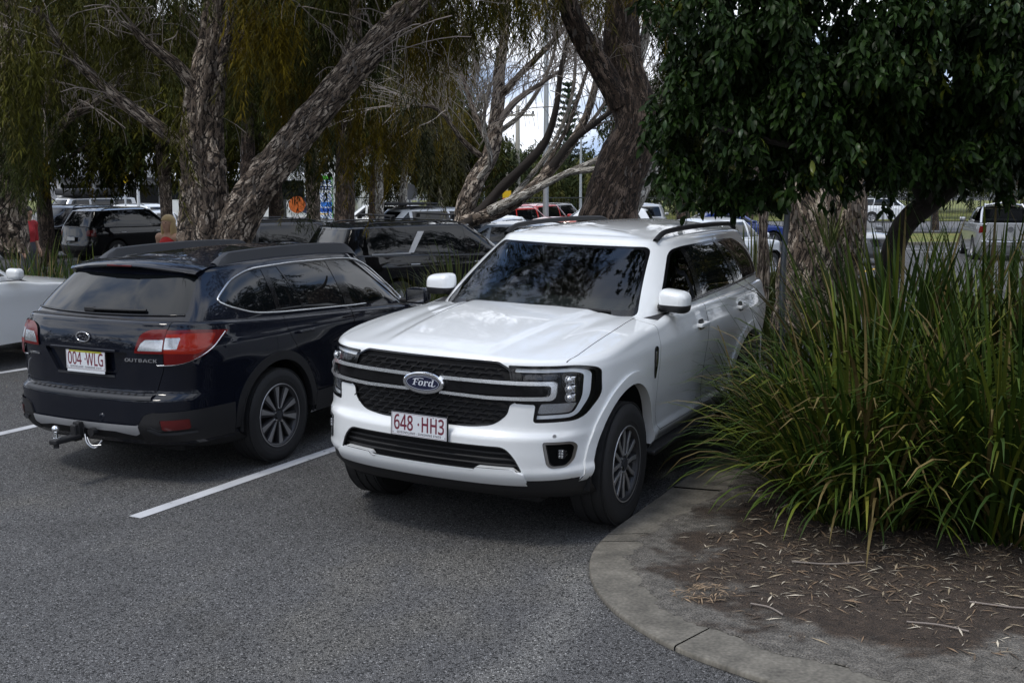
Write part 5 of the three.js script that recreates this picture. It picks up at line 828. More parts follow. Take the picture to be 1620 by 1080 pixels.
  crown(t, rel(t, [[...[-1.44, 2.88, -22.5], 0.6, 1.1, 0.5, 130], [...[-1.89, 4.04, -23], 0.7, 1.1, 0.6, 150], [...[-0.91, 4.75, -23], 0.6, 0.9, 0.6, 70], [...[0.56, 5.46, -21.5], 0.9, 0.35, 0.8, 36], [...[-0.55, 5.07, -21], 0.8, 0.5, 0.8, 80]]), 14, { yellow: 0.3, tones: [[0.075, 0.066, 0.036], [0.060, 0.060, 0.028], [0.090, 0.078, 0.046], [0.11, 0.095, 0.03], [0.12, 0.11, 0.085]] });
}
// trunks further back
for (const [at, r, mat, lab, lean, seed] of [[[-5.72, -0.28, -25], 0.20, 'brown', 'dark brown trunk right of the twin-trunked paperbark', 0.2, 390], [[-3.61, -0.28, -25], 0.25, 'brown', 'brown trunk standing just right of the green bus panel', 0.1, 545], [[-3.75, -0.49, -33], 0.15, 'pale', 'short pale grey trunk in front of the white car far off', 0.05, 601], [[-3.27, -0.51, -34], 0.14, 'pale', 'tall pale trunk left of the thin white lamp post', 0.3, 633]]) {
  const t = treeThing('background_tree', lab, 'trees between the car rows', at);
  const P = (k) => [at[0] + lean * k, at[1] + 5.2 * k, at[2]];
  addLimb(t, 'trunk', [0, 0.25, 0.5, 0.75, 1].map(P), r, r * 0.55, BARK[mat], { m: 14, seed, flakes: mat === 'brown' ? 120 : 0 });
  const c = P(0.85);
  if (mat === 'brown') addLimb(t, 'limb', [P(0.5), [c[0] + 0.8, P(0.5)[1] + 0.5, c[2] + 0.3], [c[0] + 1.9, P(0.5)[1] + 0.9, c[2] + 0.5]], 0.09, 0.04, BARK.paper, { m: 8, seed: seed + 3 });
  crown(t, rel(t, [[c[0] - 0.6, c[1], c[2], 1.3, 1.1, 1, 260], [c[0] + 0.9, c[1] - 0.2, c[2] + 0.3, 1.1, 1.0, 1, 240], [c[0], c[1] + 0.8, c[2], 2.2, 1, 1.8, 420]]), seed, { yellow: 0.35 });
}
// ------------------------------------------------------------------ strappy plants
function bladeGeo(len, wid, lean, arch, late, twist, seed) {       // a folded strap leaf from the origin, leaning towards +x, bending over late or early
  const n = 9, pos = [], idx = []; let x = 0, y = 0, a = lean;
  for (let i = 0; i <= n; i++) {
    const t = i / n, w = wid * (0.55 + 0.45 * sstep(0, 0.25, t)) * (1 - t ** 4) ** 0.8 * 0.5 + 0.0006, tw = twist * t, c = Math.cos(tw), s = Math.sin(tw), f = w * 0.5;
    pos.push(x - s * w * 0.7 + Math.cos(a) * f * 0.5, y + Math.sin(a) * f * 0.2, -w * c, x, y, 0, x + s * w * 0.7 + Math.cos(a) * f * 0.5, y + Math.sin(a) * f * 0.2, w * c);
    const d = len / n; x += Math.sin(a) * d; y += Math.cos(a) * d; a += arch / n * (late + 1) * t ** late;
  }
  for (let i = 0; i < n; i++) for (let k = 0; k < 2; k++) { const p = i * 3 + k; idx.push(p, p + 1, p + 3, p + 1, p + 4, p + 3); }
  const g = new THREE.BufferGeometry(); g.setAttribute('position', new THREE.Float32BufferAttribute(pos, 3)); g.setIndex(idx); g.computeVertexNormals(); return g;
}
// upright blades first, then arching, then drooping ones
const BLADES = [[1.5, 0.026, 0.10, 0.45, 1, 0.4], [1.6, 0.024, 0.22, 0.6, 1.5, -0.4], [1.4, 0.027, 0.32, 0.9, 2, 0.3], [1.55, 0.025, 0.05, 0.8, 2.5, -0.3],
  [1.45, 0.028, 0.42, 1.5, 1.6, 0.5], [1.4, 0.027, 0.55, 1.7, 1.3, -0.5], [1.5, 0.028, 0.35, 2.2, 2.4, 0.3], [1.35, 0.026, 0.75, 1.5, 1.2, -0.6],
  [1.45, 0.028, 0.5, 2.4, 2.0, 0.4], [1.3, 0.027, 0.65, 2.3, 1.4, -0.3], [1.5, 0.026, 0.4, 2.6, 2.6, 0.2], [1.2, 0.027, 0.9, 1.9, 1.2, 0.5]].map((q, i) => bladeGeo(...q, i));
const mBlade = [[0.034, 0.062, 0.010], [0.050, 0.080, 0.011], [0.023, 0.044, 0.009], [0.105, 0.130, 0.018], [0.185, 0.185, 0.032], [0.20, 0.155, 0.065]].map((c) => phy(lin(...c), { roughness: 0.45, specularIntensity: 0.3 }));
const mBladeI = phy(lin(1, 1, 1), { roughness: 0.5, specularIntensity: 0.25 });
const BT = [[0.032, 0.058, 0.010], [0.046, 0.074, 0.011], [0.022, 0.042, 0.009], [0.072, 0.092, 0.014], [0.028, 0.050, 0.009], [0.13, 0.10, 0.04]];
function clump(root, seed, parts, rest, { R = 0.28, s0 = 0.8, s1 = 1.2, flop = 0.5, tone = BT, wide = 1 } = {}) {
  const r = rng(seed), o = new THREE.Object3D(), col = new THREE.Color(), lists = BLADES.map(() => []);
  for (let i = 0; i < parts + rest; i++) {
    const a = r() * 6.283, q = R * Math.sqrt(r()), f = r(), k = f < flop * 0.6 ? 8 + Math.floor(r() * 4) : f < flop ? 4 + Math.floor(r() * 4) : Math.floor(r() * 4), s = lerp(s0, s1, r());
    o.position.set(Math.cos(a) * q, -0.01, Math.sin(a) * q); o.rotation.set(0, -(a + (r() - 0.5) * 1.0), -(r() - 0.25) * 0.3 * (q / R), 'YXZ'); o.scale.set(s, s * (0.9 + 0.25 * r()), s * wide);
    if (i < parts) { const v = r(), m = part('leaf', BLADES[k], mBlade[v < 0.25 ? 0 : v < 0.45 ? 1 : v < 0.6 ? 2 : v < 0.82 ? 3 : v < 0.95 ? 4 : 5], root); m.position.copy(o.position); m.rotation.copy(o.rotation); m.scale.copy(o.scale); continue; }
    o.updateMatrix(); const t = tone[Math.floor(r() * tone.length)], v = 0.7 + 0.6 * r(); lists[k].push([o.matrix.clone(), t.map((c) => c * v)]);
  }
  lists.forEach((l, k) => { if (!l.length) return; const im = new THREE.InstancedMesh(BLADES[k], mBladeI, l.length); l.forEach(([m, c], i) => { im.setMatrixAt(i, m); im.setColorAt(i, col.setRGB(...c)); }); im.name = 'leaves'; im.userData.kind = 'stuff'; im.castShadow = im.receiveShadow = true; root.add(im); });
  return root;
}
const bush = (x, z, y, label, seed, parts, rest, o, group = 'strappy clumps in the bed by the white wagon') => clump(thing('strappy_plant', label, 'plant', [x, y, z], 0, group), seed, parts, rest, o);
bush(2.26, -7.2, 0.05, 'big strappy green clump nearest the white wagon, arching over bare soil', 101, 300, 560, { R: 0.42, s0: 0.62, s1: 0.98, flop: 0.8 });
bush(3.08, -6.92, 0.05, 'strappy green clump at the right edge drooping down to the litter', 102, 300, 600, { R: 0.5, s0: 0.76, s1: 1.08, flop: 0.82 });
bush(3.95, -7.55, 0.05, 'tall strappy clump at the far right behind the drooping one', 103, 0, 560, { R: 0.4, s0: 0.9, s1: 1.2, flop: 0.55 });
bush(2.80, -8.35, 0.05, 'upright strappy clump behind the front ones, before the curved trunk', 104, 0, 620, { R: 0.42, s0: 0.9, s1: 1.2, flop: 0.5 });
bush(3.6, -8.6, 0.05, 'upright strappy clump in front of the silver pickup', 107, 0, 460, { R: 0.4, s0: 0.9, s1: 1.2, flop: 0.45 });
bush(2.02, -8.45, 0.05, 'strappy clump beside the leaning metal post', 105, 60, 380, { R: 0.32, s0: 0.42, s1: 0.72, flop: 0.7 });
bush(2.4, -9.5, 0.05, 'strappy clump at the foot of the wide paperbark trunk', 106, 0, 300, { R: 0.3, s0: 0.4, s1: 0.65, flop: 0.6 });
// grassy clumps between the rows
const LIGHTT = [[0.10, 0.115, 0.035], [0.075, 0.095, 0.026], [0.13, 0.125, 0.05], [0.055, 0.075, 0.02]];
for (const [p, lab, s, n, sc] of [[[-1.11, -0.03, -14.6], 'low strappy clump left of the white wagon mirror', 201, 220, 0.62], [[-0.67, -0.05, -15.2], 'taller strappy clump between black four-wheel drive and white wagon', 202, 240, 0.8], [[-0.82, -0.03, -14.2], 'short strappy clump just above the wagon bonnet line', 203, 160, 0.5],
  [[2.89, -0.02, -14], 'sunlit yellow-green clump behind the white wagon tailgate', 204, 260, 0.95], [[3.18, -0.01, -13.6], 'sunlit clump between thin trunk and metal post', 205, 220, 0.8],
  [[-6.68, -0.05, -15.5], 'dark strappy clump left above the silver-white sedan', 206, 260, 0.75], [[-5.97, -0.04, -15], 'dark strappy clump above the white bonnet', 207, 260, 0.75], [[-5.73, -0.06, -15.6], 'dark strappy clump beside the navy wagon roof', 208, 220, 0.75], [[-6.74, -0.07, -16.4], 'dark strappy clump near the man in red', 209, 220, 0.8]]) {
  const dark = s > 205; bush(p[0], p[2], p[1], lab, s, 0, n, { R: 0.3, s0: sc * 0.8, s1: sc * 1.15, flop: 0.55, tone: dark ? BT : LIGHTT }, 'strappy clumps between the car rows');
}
// ------------------------------------------------------------------ the dark broad-leaved tree at the right
function leafGeo(len, wid, curl, seed) {
  const r = rng(seed), pos = [], idx = [], n = 4; let y = 0, x = 0, a = 0.1;
  for (let i = 0; i <= n; i++) { const t = i / n, w = wid * Math.sin(Math.PI * Math.min(0.98, 0.06 + t * 0.94)) ** 0.85 / 2; pos.push(x, y + w * 0.25, -w, x, y, 0, x, y + w * 0.25, w); x += Math.cos(a) * len / n; y -= Math.sin(a) * len / n; a += curl / n; }
  for (let i = 0; i < n; i++) for (let k = 0; k < 2; k++) { const p = i * 3 + k; idx.push(p, p + 1, p + 3, p + 1, p + 4, p + 3); }
  const g = new THREE.BufferGeometry(); g.setAttribute('position', new THREE.Float32BufferAttribute(pos, 3)); g.setIndex(idx); g.computeVertexNormals(); return g;
}
const LEAVES = [leafGeo(0.085, 0.036, 0.7, 1), leafGeo(0.10, 0.040, 1.0, 2), leafGeo(0.075, 0.034, 0.4, 3)];
function tuftGeo(seed, n = 9) {
  const r = rng(seed), list = [tube([[0, 0.02, 0], [0.01, -0.06, 0], [0.02, -0.14, 0.01]], 0.0025, 4, 4)];
  for (let i = 0; i < n; i++) { const g = LEAVES[Math.floor(r() * 3)].clone(); const s = 0.75 + 0.6 * r(); g.scale(s, s, s); g.rotateZ(-0.3 - 0.8 * r()); g.rotateX((r() - 0.5) * 0.9); g.rotateY(i * 2.4 + r()); g.translate(0.01, -0.02 - 0.12 * i / n, 0); list.push(bare(g)); }
  return merged(list);
}
const TUFTS = [tuftGeo(1), tuftGeo(2), tuftGeo(3), tuftGeo(4, 7)];
const mBroad = phy(lin(1, 1, 1), { roughness: 0.42, specularIntensity: 0.28 });
{
  const t = treeThing('broadleaf_tree', 'dark glossy broad-leaved tree overhanging the right half, trunk curving from the strappy plants', null, [3.33, 0, -10.2]);
  const base = t.position;
  addLimb(t, 'trunk', [[3.29, 0.69, -10.2], [3.29, 1.17, -10.2], [3.3, 1.51, -10.1], [3.38, 1.78, -10], [3.56, 1.97, -9.9], [3.74, 2.16, -9.8], [3.85, 2.57, -9.6], [3.83, 3.15, -9.4]], 0.115, 0.075, BARK.dark, { m: 16, lump: 0.1, seed: 51 });
  addLimb(t, 'limb', [[3.52, 1.94, -9.9], [3.19, 2.31, -9.6], [2.83, 2.65, -9.3], [2.39, 2.92, -9]], 0.07, 0.03, BARK.dark, { m: 10, lump: 0.1, seed: 52 });
  addLimb(t, 'limb', [[3.17, 2.34, -9.6], [2.61, 2.36, -9.2], [2, 2.42, -8.9], [1.5, 2.53, -8.8]], 0.05, 0.02, BARK.dark, { m: 8, lump: 0.1, seed: 53 });
  addLimb(t, 'limb', [[3.74, 2.16, -9.8], [3.88, 2.31, -9.4], [4, 2.4, -9]], 0.06, 0.03, BARK.dark, { m: 8, lump: 0.1, seed: 54 });
  const r = rng(77), o = new THREE.Object3D(), col = new THREE.Color(), lists = TUFTS.map(() => []), near = [];
  const blobs = [];
  for (const [bx, by, bz, rr, n] of [[...[1.35, 2.6, -9.2], 0.32, 202], [...[1.5, 2.97, -9.1], 0.36, 230], [...[1.42, 2.23, -9.3], 0.26, 148], [...[1.66, 3.29, -9], 0.42, 270], [...[1.78, 2.45, -9], 0.4, 310], [...[1.99, 2.86, -8.9], 0.45, 405], [...[2.13, 3.31, -8.8], 0.5, 351], [...[2.28, 2.47, -8.9], 0.42, 351], [...[2.48, 2.9, -8.8], 0.5, 405], [...[2.71, 3.3, -8.7], 0.55, 405], [...[2.76, 2.56, -8.9], 0.40, 351], [...[3.04, 2.9, -8.8], 0.55, 432], [...[3.31, 2.52, -9.1], 0.40, 324], [...[3.35, 3.25, -8.7], 0.6, 432], [...[3.52, 2.72, -8.8], 0.5, 405], [...[3.85, 2.42, -9], 0.36, 297], [...[3.87, 3.04, -8.8], 0.6, 405], [...[1.7, 2.1, -9.3], 0.16, 62], [...[2, 2.15, -9.2], 0.18, 81], [...[1.49, 3.78, -9.2], 0.6, 351], [...[2.31, 3.84, -9], 0.8, 567], [...[3.25, 3.88, -9], 0.8, 567], [...[3.97, 3.66, -9], 0.7, 405], [...[3.25, 2.79, -10], 0.9, 567], [...[4.04, 3.33, -10.2], 0.9, 567], [...[2.34, 3.03, -9.8], 0.7, 486], [...[1.95, 3.51, -10], 0.6, 351]]) blobs.push([bx, by, bz, rr, n]);
  for (const [bx, by, bz, rr, n] of blobs) for (let i = 0; i < n; i++) {
    const a = r() * 6.283, c = 2 * r() - 1, s = Math.sqrt(1 - c * c), q = r() ** 0.4 * 1.08, x = bx + rr * q * s * Math.cos(a), y = by + rr * q * c, z = bz + rr * 1.1 * q * s * Math.sin(a);
    if (fbm(x * 2.4, y * 2.4, z * 1.2, 2) < (z > bz - rr * 0.2 ? -0.03 : -0.3)) continue;
    o.position.set(x - base.x, y - base.y, z - base.z); o.rotation.set((r() - 0.5) * 1.2, r() * 6.283, (r() - 0.5) * 1.2); o.scale.setScalar(0.62 + 0.45 * r()); o.updateMatrix();
    const v = 0.35 + 0.8 * r(), yl = r() < 0.035; lists[Math.floor(r() * 4)].push([o.matrix.clone(), yl ? [0.08 * v, 0.10 * v, 0.012 * v] : [0.019 * v, 0.040 * v, 0.008 * v]]);
    if (z > bz + rr * 0.75 && by < 4.2) near.push([x - base.x, y - base.y, z - base.z + 0.05]);
  }
  lists.forEach((l, k) => { const im = new THREE.InstancedMesh(TUFTS[k], mBroad, l.length); l.forEach(([m, c], i) => { im.setMatrixAt(i, m); im.setColorAt(i, col.setRGB(...c)); }); im.name = 'crown'; im.userData.kind = 'stuff'; im.castShadow = im.receiveShadow = true; t.add(im); });
  const mL = [[0.024, 0.050, 0.015], [0.032, 0.062, 0.016], [0.085, 0.105, 0.014], [0.018, 0.036, 0.014]].map((c) => phy(lin(...c), { roughness: 0.36, specularIntensity: 0.5 }));
  for (let i = 0; i < 280 && near.length; i++) { const p = near[Math.floor(r() * near.length)], v = r(), m = part('leaf', LEAVES[i % 3], mL[v < 0.4 ? 0 : v < 0.75 ? 1 : v < 0.88 ? 2 : 3], t); m.position.set(...p); m.rotation.set((r() - 0.5) * 1.2, r() * 6.283, -0.5 - 0.7 * r()); m.scale.setScalar(0.7 + 0.4 * r()); }
}
{ // wide paperbark stump-like trunk behind the strappy bed
  const t = treeThing('paperbark_tree', 'wide flaky trunk behind the strappy bed with a green tuft growing on it', 'paperbarks in the car park', [3.14, 0, -12]);
  addLimb(t, 'trunk', [[3.1, 0.59, -12], [3.1, 1.11, -12], [3.12, 1.57, -12], [3.04, 1.89, -12.05], [2.96, 2.28, -12.2], [2.94, 3, -12.4]], 0.36, 0.22, BARK.paper, { m: 24, lump: 0.3, flare: 0.25, seed: 61, flakes: 520, flakeSize: 0.085 });
  addLimb(t, 'trunk', [[3.33, 0.92, -12], [3.4, 1.44, -11.95], [3.43, 1.83, -11.95], [3.5, 2.34, -12.1]], 0.24, 0.13, BARK.paper, { m: 18, lump: 0.28, seed: 62, flakes: 260, flakeSize: 0.085 });
  addLimb(t, 'limb', [[3.17, 1.63, -12], [3.18, 1.89, -12.05], [3.15, 2.34, -12.1]], 0.12, 0.10, BARK.pale, { m: 14, lump: 0.08, seed: 63 });
  const tuft = new THREE.Group(); tuft.name = 'epiphyte'; tuft.position.set(...rel(t, [[3.13, 1.48, -11.5]])[0]); t.add(tuft); clump(tuft, 66, 0, 60, { R: 0.07, s0: 0.22, s1: 0.42, flop: 0.5, tone: LIGHTT });
}
{ // thin twin stems
  const t = treeThing('sapling', 'thin pale twin stems rising behind the white wagon tailgate', null, [2.82, 0, -13]);
  addLimb(t, 'stem', [[2.77, 0.74, -13], [2.78, 1.17, -13], [2.78, 1.66, -13], [2.69, 2.28, -13]], 0.045, 0.03, BARK.paper, { m: 10, seed: 71 });
  addLimb(t, 'stem', [[2.84, 0.74, -13], [2.85, 1.17, -13], [2.81, 1.59, -13], [2.87, 2.28, -13]], 0.04, 0.028, BARK.paper, { m: 10, seed: 72 });
}
// ------------------------------------------------------------------ leaf litter
{
  const leafBit = (() => { const g = new THREE.BufferGeometry(); g.setAttribute('position', new THREE.Float32BufferAttribute([-0.5, 0, 0, 0, 0.03, 0.07, 0, 0.05, -0.07, 0.5, 0.0, 0.01], 3)); g.setIndex([0, 1, 2, 1, 3, 2]); g.computeVertexNormals(); return g; })();
  const mLit = std(lin(1, 1, 1), 0.85), r = rng(909), o = new THREE.Object3D(), col = new THREE.Color(), L = [];
  const add = (x, z, y, s, c) => { o.position.set(x, y, z); o.rotation.set((r() - 0.5) * 0.35, r() * 6.283, (r() - 0.5) * 0.35); o.scale.set(s, s * 0.8, s * (0.35 + 0.6 * r())); o.updateMatrix(); L.push([o.matrix.clone(), c]); };
  const tones = [[0.30, 0.24, 0.16], [0.16, 0.115, 0.075], [0.09, 0.065, 0.045], [0.52, 0.46, 0.36], [0.21, 0.14, 0.085], [0.055, 0.042, 0.032]];
  for (let i = 0; i < 52000; i++) { const x = 0.7 + 4.2 * r(), z = -4.2 - 4.8 * r(); if (!inBed(x, z)) continue; const e = bedEdge(x, z), dens = sstep(0.0, 0.7, e + 0.9 * fbm(x * 1.8, 3, z * 1.8, 3)) * (0.35 + 0.65 * sstep(-5.2, -6.2, z)); if (r() > dens) continue; const t = tones[Math.floor(r() * 6)], v = 0.7 + 0.6 * r(); add(x, z, soilY(x, z) + 0.006, 0.014 + 0.105 * r() ** 5, t.map((k) => k * v)); }
  for (let i = 0; i < 130; i++) { const a = r() * 6.28, q = 0.13 * Math.sqrt(r()), x = 0.98 + Math.cos(a) * q * 1.3, z = -5.78 + Math.sin(a) * q; add(x, z, soilY(x, z) + 0.008 + 0.012 * r(), 0.03 + 0.05 * r(), ((v) => [0.30 * v, 0.21 * v, 0.13 * v])(0.4 + 1.1 * r())); }
  for (let i = 0; i < 90; i++) { const x = -4 + 7 * r(), z = -4.3 - 5.5 * r(); if (inBed(x, z)) continue; add(x, z, groundY(-z) + 0.008, 0.01 + 0.022 * r(), [0.34, 0.29, 0.22]); }
  for (let i = 0; i < 500; i++) { const x = -5.2 + 1.5 * r() - 0.6 * r(), z = -10.6 - 1.8 * r(); add(x, z, groundY(-z) + 0.008, 0.015 + 0.04 * r(), tones[Math.floor(r() * 6)].map((k) => k * 0.7)); }
  const im = new THREE.InstancedMesh(leafBit, mLit, L.length); L.forEach(([m, c], i) => { im.setMatrixAt(i, m); im.setColorAt(i, col.setRGB(...c)); });
  im.name = 'leaf_litter'; im.userData.kind = 'stuff'; tag(im, 'dry leaves and bark strips scattered over the bed and asphalt', 'leaf litter'); im.castShadow = im.receiveShadow = true; scene.add(im);
  const twigPts = [[[1.9, -5.35], [2.05, -5.3], [2.15, -5.22]], [[1.2, -5.6], [1.28, -5.55], [1.33, -5.45]], [[1.55, -6.2], [1.75, -6.17], [1.95, -6.2]], [[2.3, -5.6], [2.5, -5.52], [2.62, -5.5]]];
  twigPts.forEach((p, i) => tag(part('fallen_twig', tube(p.map(([x, z]) => [x, soilY(x, z) + 0.012, z]), 0.005, 10, 5), BARK.twig), ['thin bare twig on grey dust towards the lower right corner', 'short twig close to the pile of orange bark strips', 'longest bare twig, lying just in front of the strappy clump', 'rightmost bare twig on the soil'][i], 'twig', 'twigs on the bed'));
}
// ------------------------------------------------------------------ other parked cars: a few body types, cut like the two in front but coarser
function carType(o) {
  const { L, W, y0 = 0.26, hf, hc, belt, roof, wb, fo, R, cowl, wsTop, rearTop, rearBot, tum = 0.16, nu = 150 } = o;
  const P = { L, y0, lf: 0.9, lr: 0.7, rf: 0.04, cowl: -cowl - 0.12, cowlMid: -cowl + 0.08,
    plan: [[0, 0], [-0.03, W * 0.35], [-0.10, W * 0.6], [-0.22, W * 0.8], [-0.45, W * 0.94], [-0.9, W * 0.985], [-L * 0.4, W], [-L * 0.7, W], [-L + 0.7, W * 0.985], [-L + 0.3, W * 0.93], [-L + 0.11, W * 0.78], [-L + 0.03, W * 0.5], [-L, 0]],
    front: [[y0, -0.1], [y0 + 0.15, 0], [hf - 0.3, 0], [hf - 0.05, -0.05], [hf + 0.1, -0.12]], rear: [[y0, 0.12], [y0 + 0.16, 0], [0.62, 0], [0.68, 0.04], [belt, 0.09]],
    side: [[y0, 0.93], [0.45, 0.965], [0.7, 0.985], [belt - 0.16, 1], [belt - 0.05, 0.97], [belt + 0.1, 0.94]],
    hoodY: (x, z) => hf + (hc - hf) * (1 - (1 - clamp((-x - 0.1) / cowl)) ** 1.7) - 0.05 * (Math.abs(z) / 0.8) ** 2.2, beltY: prof([[-L, belt + 0.05], [-L * 0.6, belt + 0.01], [-cowl, hc - 0.02]]) };
  const low = lowerSkin(P, nu, 14), kit = carKit(merged([low.skin, low.hood]), L), raw = carKit(low.skin, L), out = [], ar = R + 0.055, through = [-1.5, 1.5];
  const axles = [-fo, -fo - wb]; let shell = lift(low.skin, -0.03);
  for (const ax of axles) { kit.geo = drop(kit.geo, circle(ax, R + 0.01, ar, 28), 'side', ...through); shell = drop(shell, circle(ax, R + 0.01, ar, 28), 'side', ...through); }
  const zb = W * 0.90, zt = W * 0.90 - tum;
  const G = { crown: o.crown ?? 0.05, bow: 0.02, fillet: [0.09, 0.035],
    bottom: [[-cowl, hc, 0], [-cowl - 0.04, hc, zb * 0.42], [-cowl - 0.16, hc - 0.01, zb * 0.78], [-cowl - 0.32, hc - 0.01, zb * 0.94], [-L * 0.45, belt - 0.01, zb], [-L * 0.62, belt, zb], [-L * 0.76, belt + 0.02, zb * 0.985], [-L + rearBot + 0.24, belt + 0.04, zb * 0.95], [-L + rearBot + 0.06, belt + 0.04, zb * 0.84], [-L + rearBot, belt + 0.04, zb * 0.5], [-L + rearBot - 0.01, belt + 0.04, 0]],
    top: [[-wsTop, roof - 0.085, 0], [-wsTop - 0.02, roof - 0.085, zt * 0.45], [-wsTop - 0.09, roof - 0.09, zt * 0.82], [-wsTop - 0.24, roof - 0.09, zt * 0.96], [-L * 0.55, roof - 0.08, zt], [-L * 0.65, roof - 0.08, zt], [-L + rearTop + 0.45, roof - 0.09, zt * 0.99], [-L + rearTop + 0.2, roof - 0.1, zt * 0.95], [-L + rearTop + 0.06, roof - 0.105, zt * 0.84], [-L + rearTop + 0.01, roof - 0.105, zt * 0.5], [-L + rearTop, roof - 0.105, 0]] };
  const up = upperSkin(G, nu, 10), uk = carKit(up, L), yb = belt + 0.045, yt = roof - 0.115;
  const wsO = rounded([[-zb * 0.86, hc + 0.02], [zb * 0.86, hc + 0.02], [zt * 0.82, yt], [-zt * 0.82, yt]], 0.05), rwO = rounded([[-zb * 0.78, belt + 0.07], [zb * 0.78, belt + 0.07], [zt * 0.8, yt - 0.01], [-zt * 0.8, yt - 0.01]], 0.05);
  out.push(['windscreen', lift(uk.keep(wsO, 'front', 1), -0.003), 'glass']); uk.drop(wsO, 'front', 1);
  out.push(['rear_window', lift(uk.keep(rwO, 'front', -1), -0.003), 'glass']); uk.drop(rwO, 'front', -1);
  const xa = -cowl - 0.42, xt = -wsTop - 0.22, xr = -L + rearTop + 0.30, xrb = -L + rearBot + 0.34, mid = -L * 0.475, q = -L + (o.quarter ?? 1.15);
  const wins = [[[xa, yb], [xt, yt, 0.06], [mid + 0.04, yt + 0.01, 0.02], [mid + 0.04, yb + 0.005, 0.02]], [[mid - 0.05, yb + 0.008, 0.02], [mid - 0.05, yt + 0.01, 0.02], [q + 0.12, yt + 0.005, 0.03], [q, yb + 0.02, 0.03]]];
  if (q - xrb > 0.12) wins.push([[q - 0.06, yb + 0.02, 0.02], [q + 0.06, yt + 0.005, 0.03], [xr, yt - 0.01, 0.06], [xrb, yb + 0.04, 0.04]]);
  for (const w of wins) { const p = rounded(w, 0.025); for (const s of [1, -1]) out.push(['side_window', lift(uk.keep(p, 'side', s, up), -0.003), 'glass']); uk.geo = drop(uk.geo, p, 'side', ...through); }
  const lampF = rounded([[W * 0.56, hf - 0.16], [W * 0.93, hf - 0.12], [W * 0.93, hf - 0.01], [W * 0.60, hf - 0.05]], 0.02), lampR = o.tail || rounded([[W * 0.62, belt - 0.22], [W * 0.97, belt - 0.26], [W * 0.97, belt - 0.02], [W * 0.66, belt - 0.06]], 0.03);
  const nose = keep(low.skin, [[-0.55, 0.2], [0.3, 0.2], [0.3, 2], [-0.55, 2]], 'side', -1.5, 1.5), tailEnd = keep(low.skin, [[-L - 0.3, 0.2], [-L + 0.30, 0.2], [-L + 0.30, 2], [-L - 0.3, 2]], 'side', -1.5, 1.5);
  for (const s of [1, -1]) { const f = s > 0 ? lampF : mirrorX(lampF), r = s > 0 ? lampR : mirrorX(lampR); out.push(['headlight', lift(raw.keep(f, 'front', 1, nose), 0.006), 'lamp'], ['tail_light', lift(raw.keep(r, 'front', -1, tailEnd), 0.010), 'red']); }
  const gr = rounded([[-W * 0.5, hf - 0.05], [W * 0.5, hf - 0.05], [W * 0.42, hf - 0.26], [-W * 0.42, hf - 0.26]], 0.03); out.push(['grille', raw.slab(gr, 'front', 1, 0.004, 0), 'dark']);
  out.push(['number_plate', [box(0.012, 0.11, 0.37, 0.012, 0.48, 0, 0.003), box(0.012, 0.11, 0.37, -L - 0.004 + (o.plateIn ?? 0), o.plateY ?? 0.78, 0, 0.003)].map((g) => g)[1], 'plate'], ['number_plate', box(0.012, 0.11, 0.37, 0.010, 0.46, 0, 0.003), 'plate']);
  for (const s of [1, -1]) { out.push(['wing_mirror', box(0.13, 0.13, 0.2, -cowl - 0.46, belt + 0.08, s * (W + 0.06), 0.05, 3), 'paint']); for (const hx of [mid + 0.12, q + 0.1]) { const h = raw.at([hx, belt - 0.14], 'side', s); if (h) out.push(['door_handle', box(0.18, 0.024, 0.02, h[0], h[1], h[2] + s * 0.016, 0.008, 1), 'trim']); } 
    for (const ax of axles) out.push(['wheel_house', wheelHouse(ax, R + 0.01, ar, s, 0.4), 'liner']); }
  if (o.rails) for (const s of [1, -1]) { const pts = []; for (let i = 0; i <= 10; i++) { const x = lerp(-wsTop - 0.3, -L + rearTop + 0.3, i / 10), h = uk.at([x, s * zt * 0.88], 'top', 1); pts.push([x, h[1] + 0.035 * sstep(0, 0.1, i / 10) * sstep(1, 0.9, i / 10) + 0.01, h[2]]); } out.push(['roof_rail', tube(pts, 0.016, 20, 6), 'dark']); }
  out.push(['body_shell', kit.geo, 'paint'], ['roof_and_pillars', uk.geo, 'paint'], ['inner_structure', shell, 'liner'], ['cabin_floor', low.deck, 'liner']);
  const rim = R * 0.66, sp = []; for (let i = 0; i < 5; i++) { const g = extr([[0.03, -0.03], [0.03, 0.03], [rim - 0.005, 0.045], [rim - 0.005, -0.045]], 0.02, 0, 0.06); g.rotateZ(i * 1.2566); sp.push(g); }
  const low2 = (p) => { const l = new THREE.LatheGeometry(p.map(([a, b]) => new THREE.Vector2(a, b)), 28); l.rotateX(Math.PI / 2); return bare(l); };
  const wheel = [['tyre', low2([[rim, -0.1], [R - 0.02, -0.11], [R, -0.08], [R, 0.08], [R - 0.02, 0.11], [rim, 0.1]]), 'tyre'], ['rim', merged([low2([[0.02, 0], [rim - 0.03, 0], [rim, 0.1]]), ...sp]), 'rim']];
  return { o, parts: out, wheel, axles, wz: W - 0.12, R, L };
}
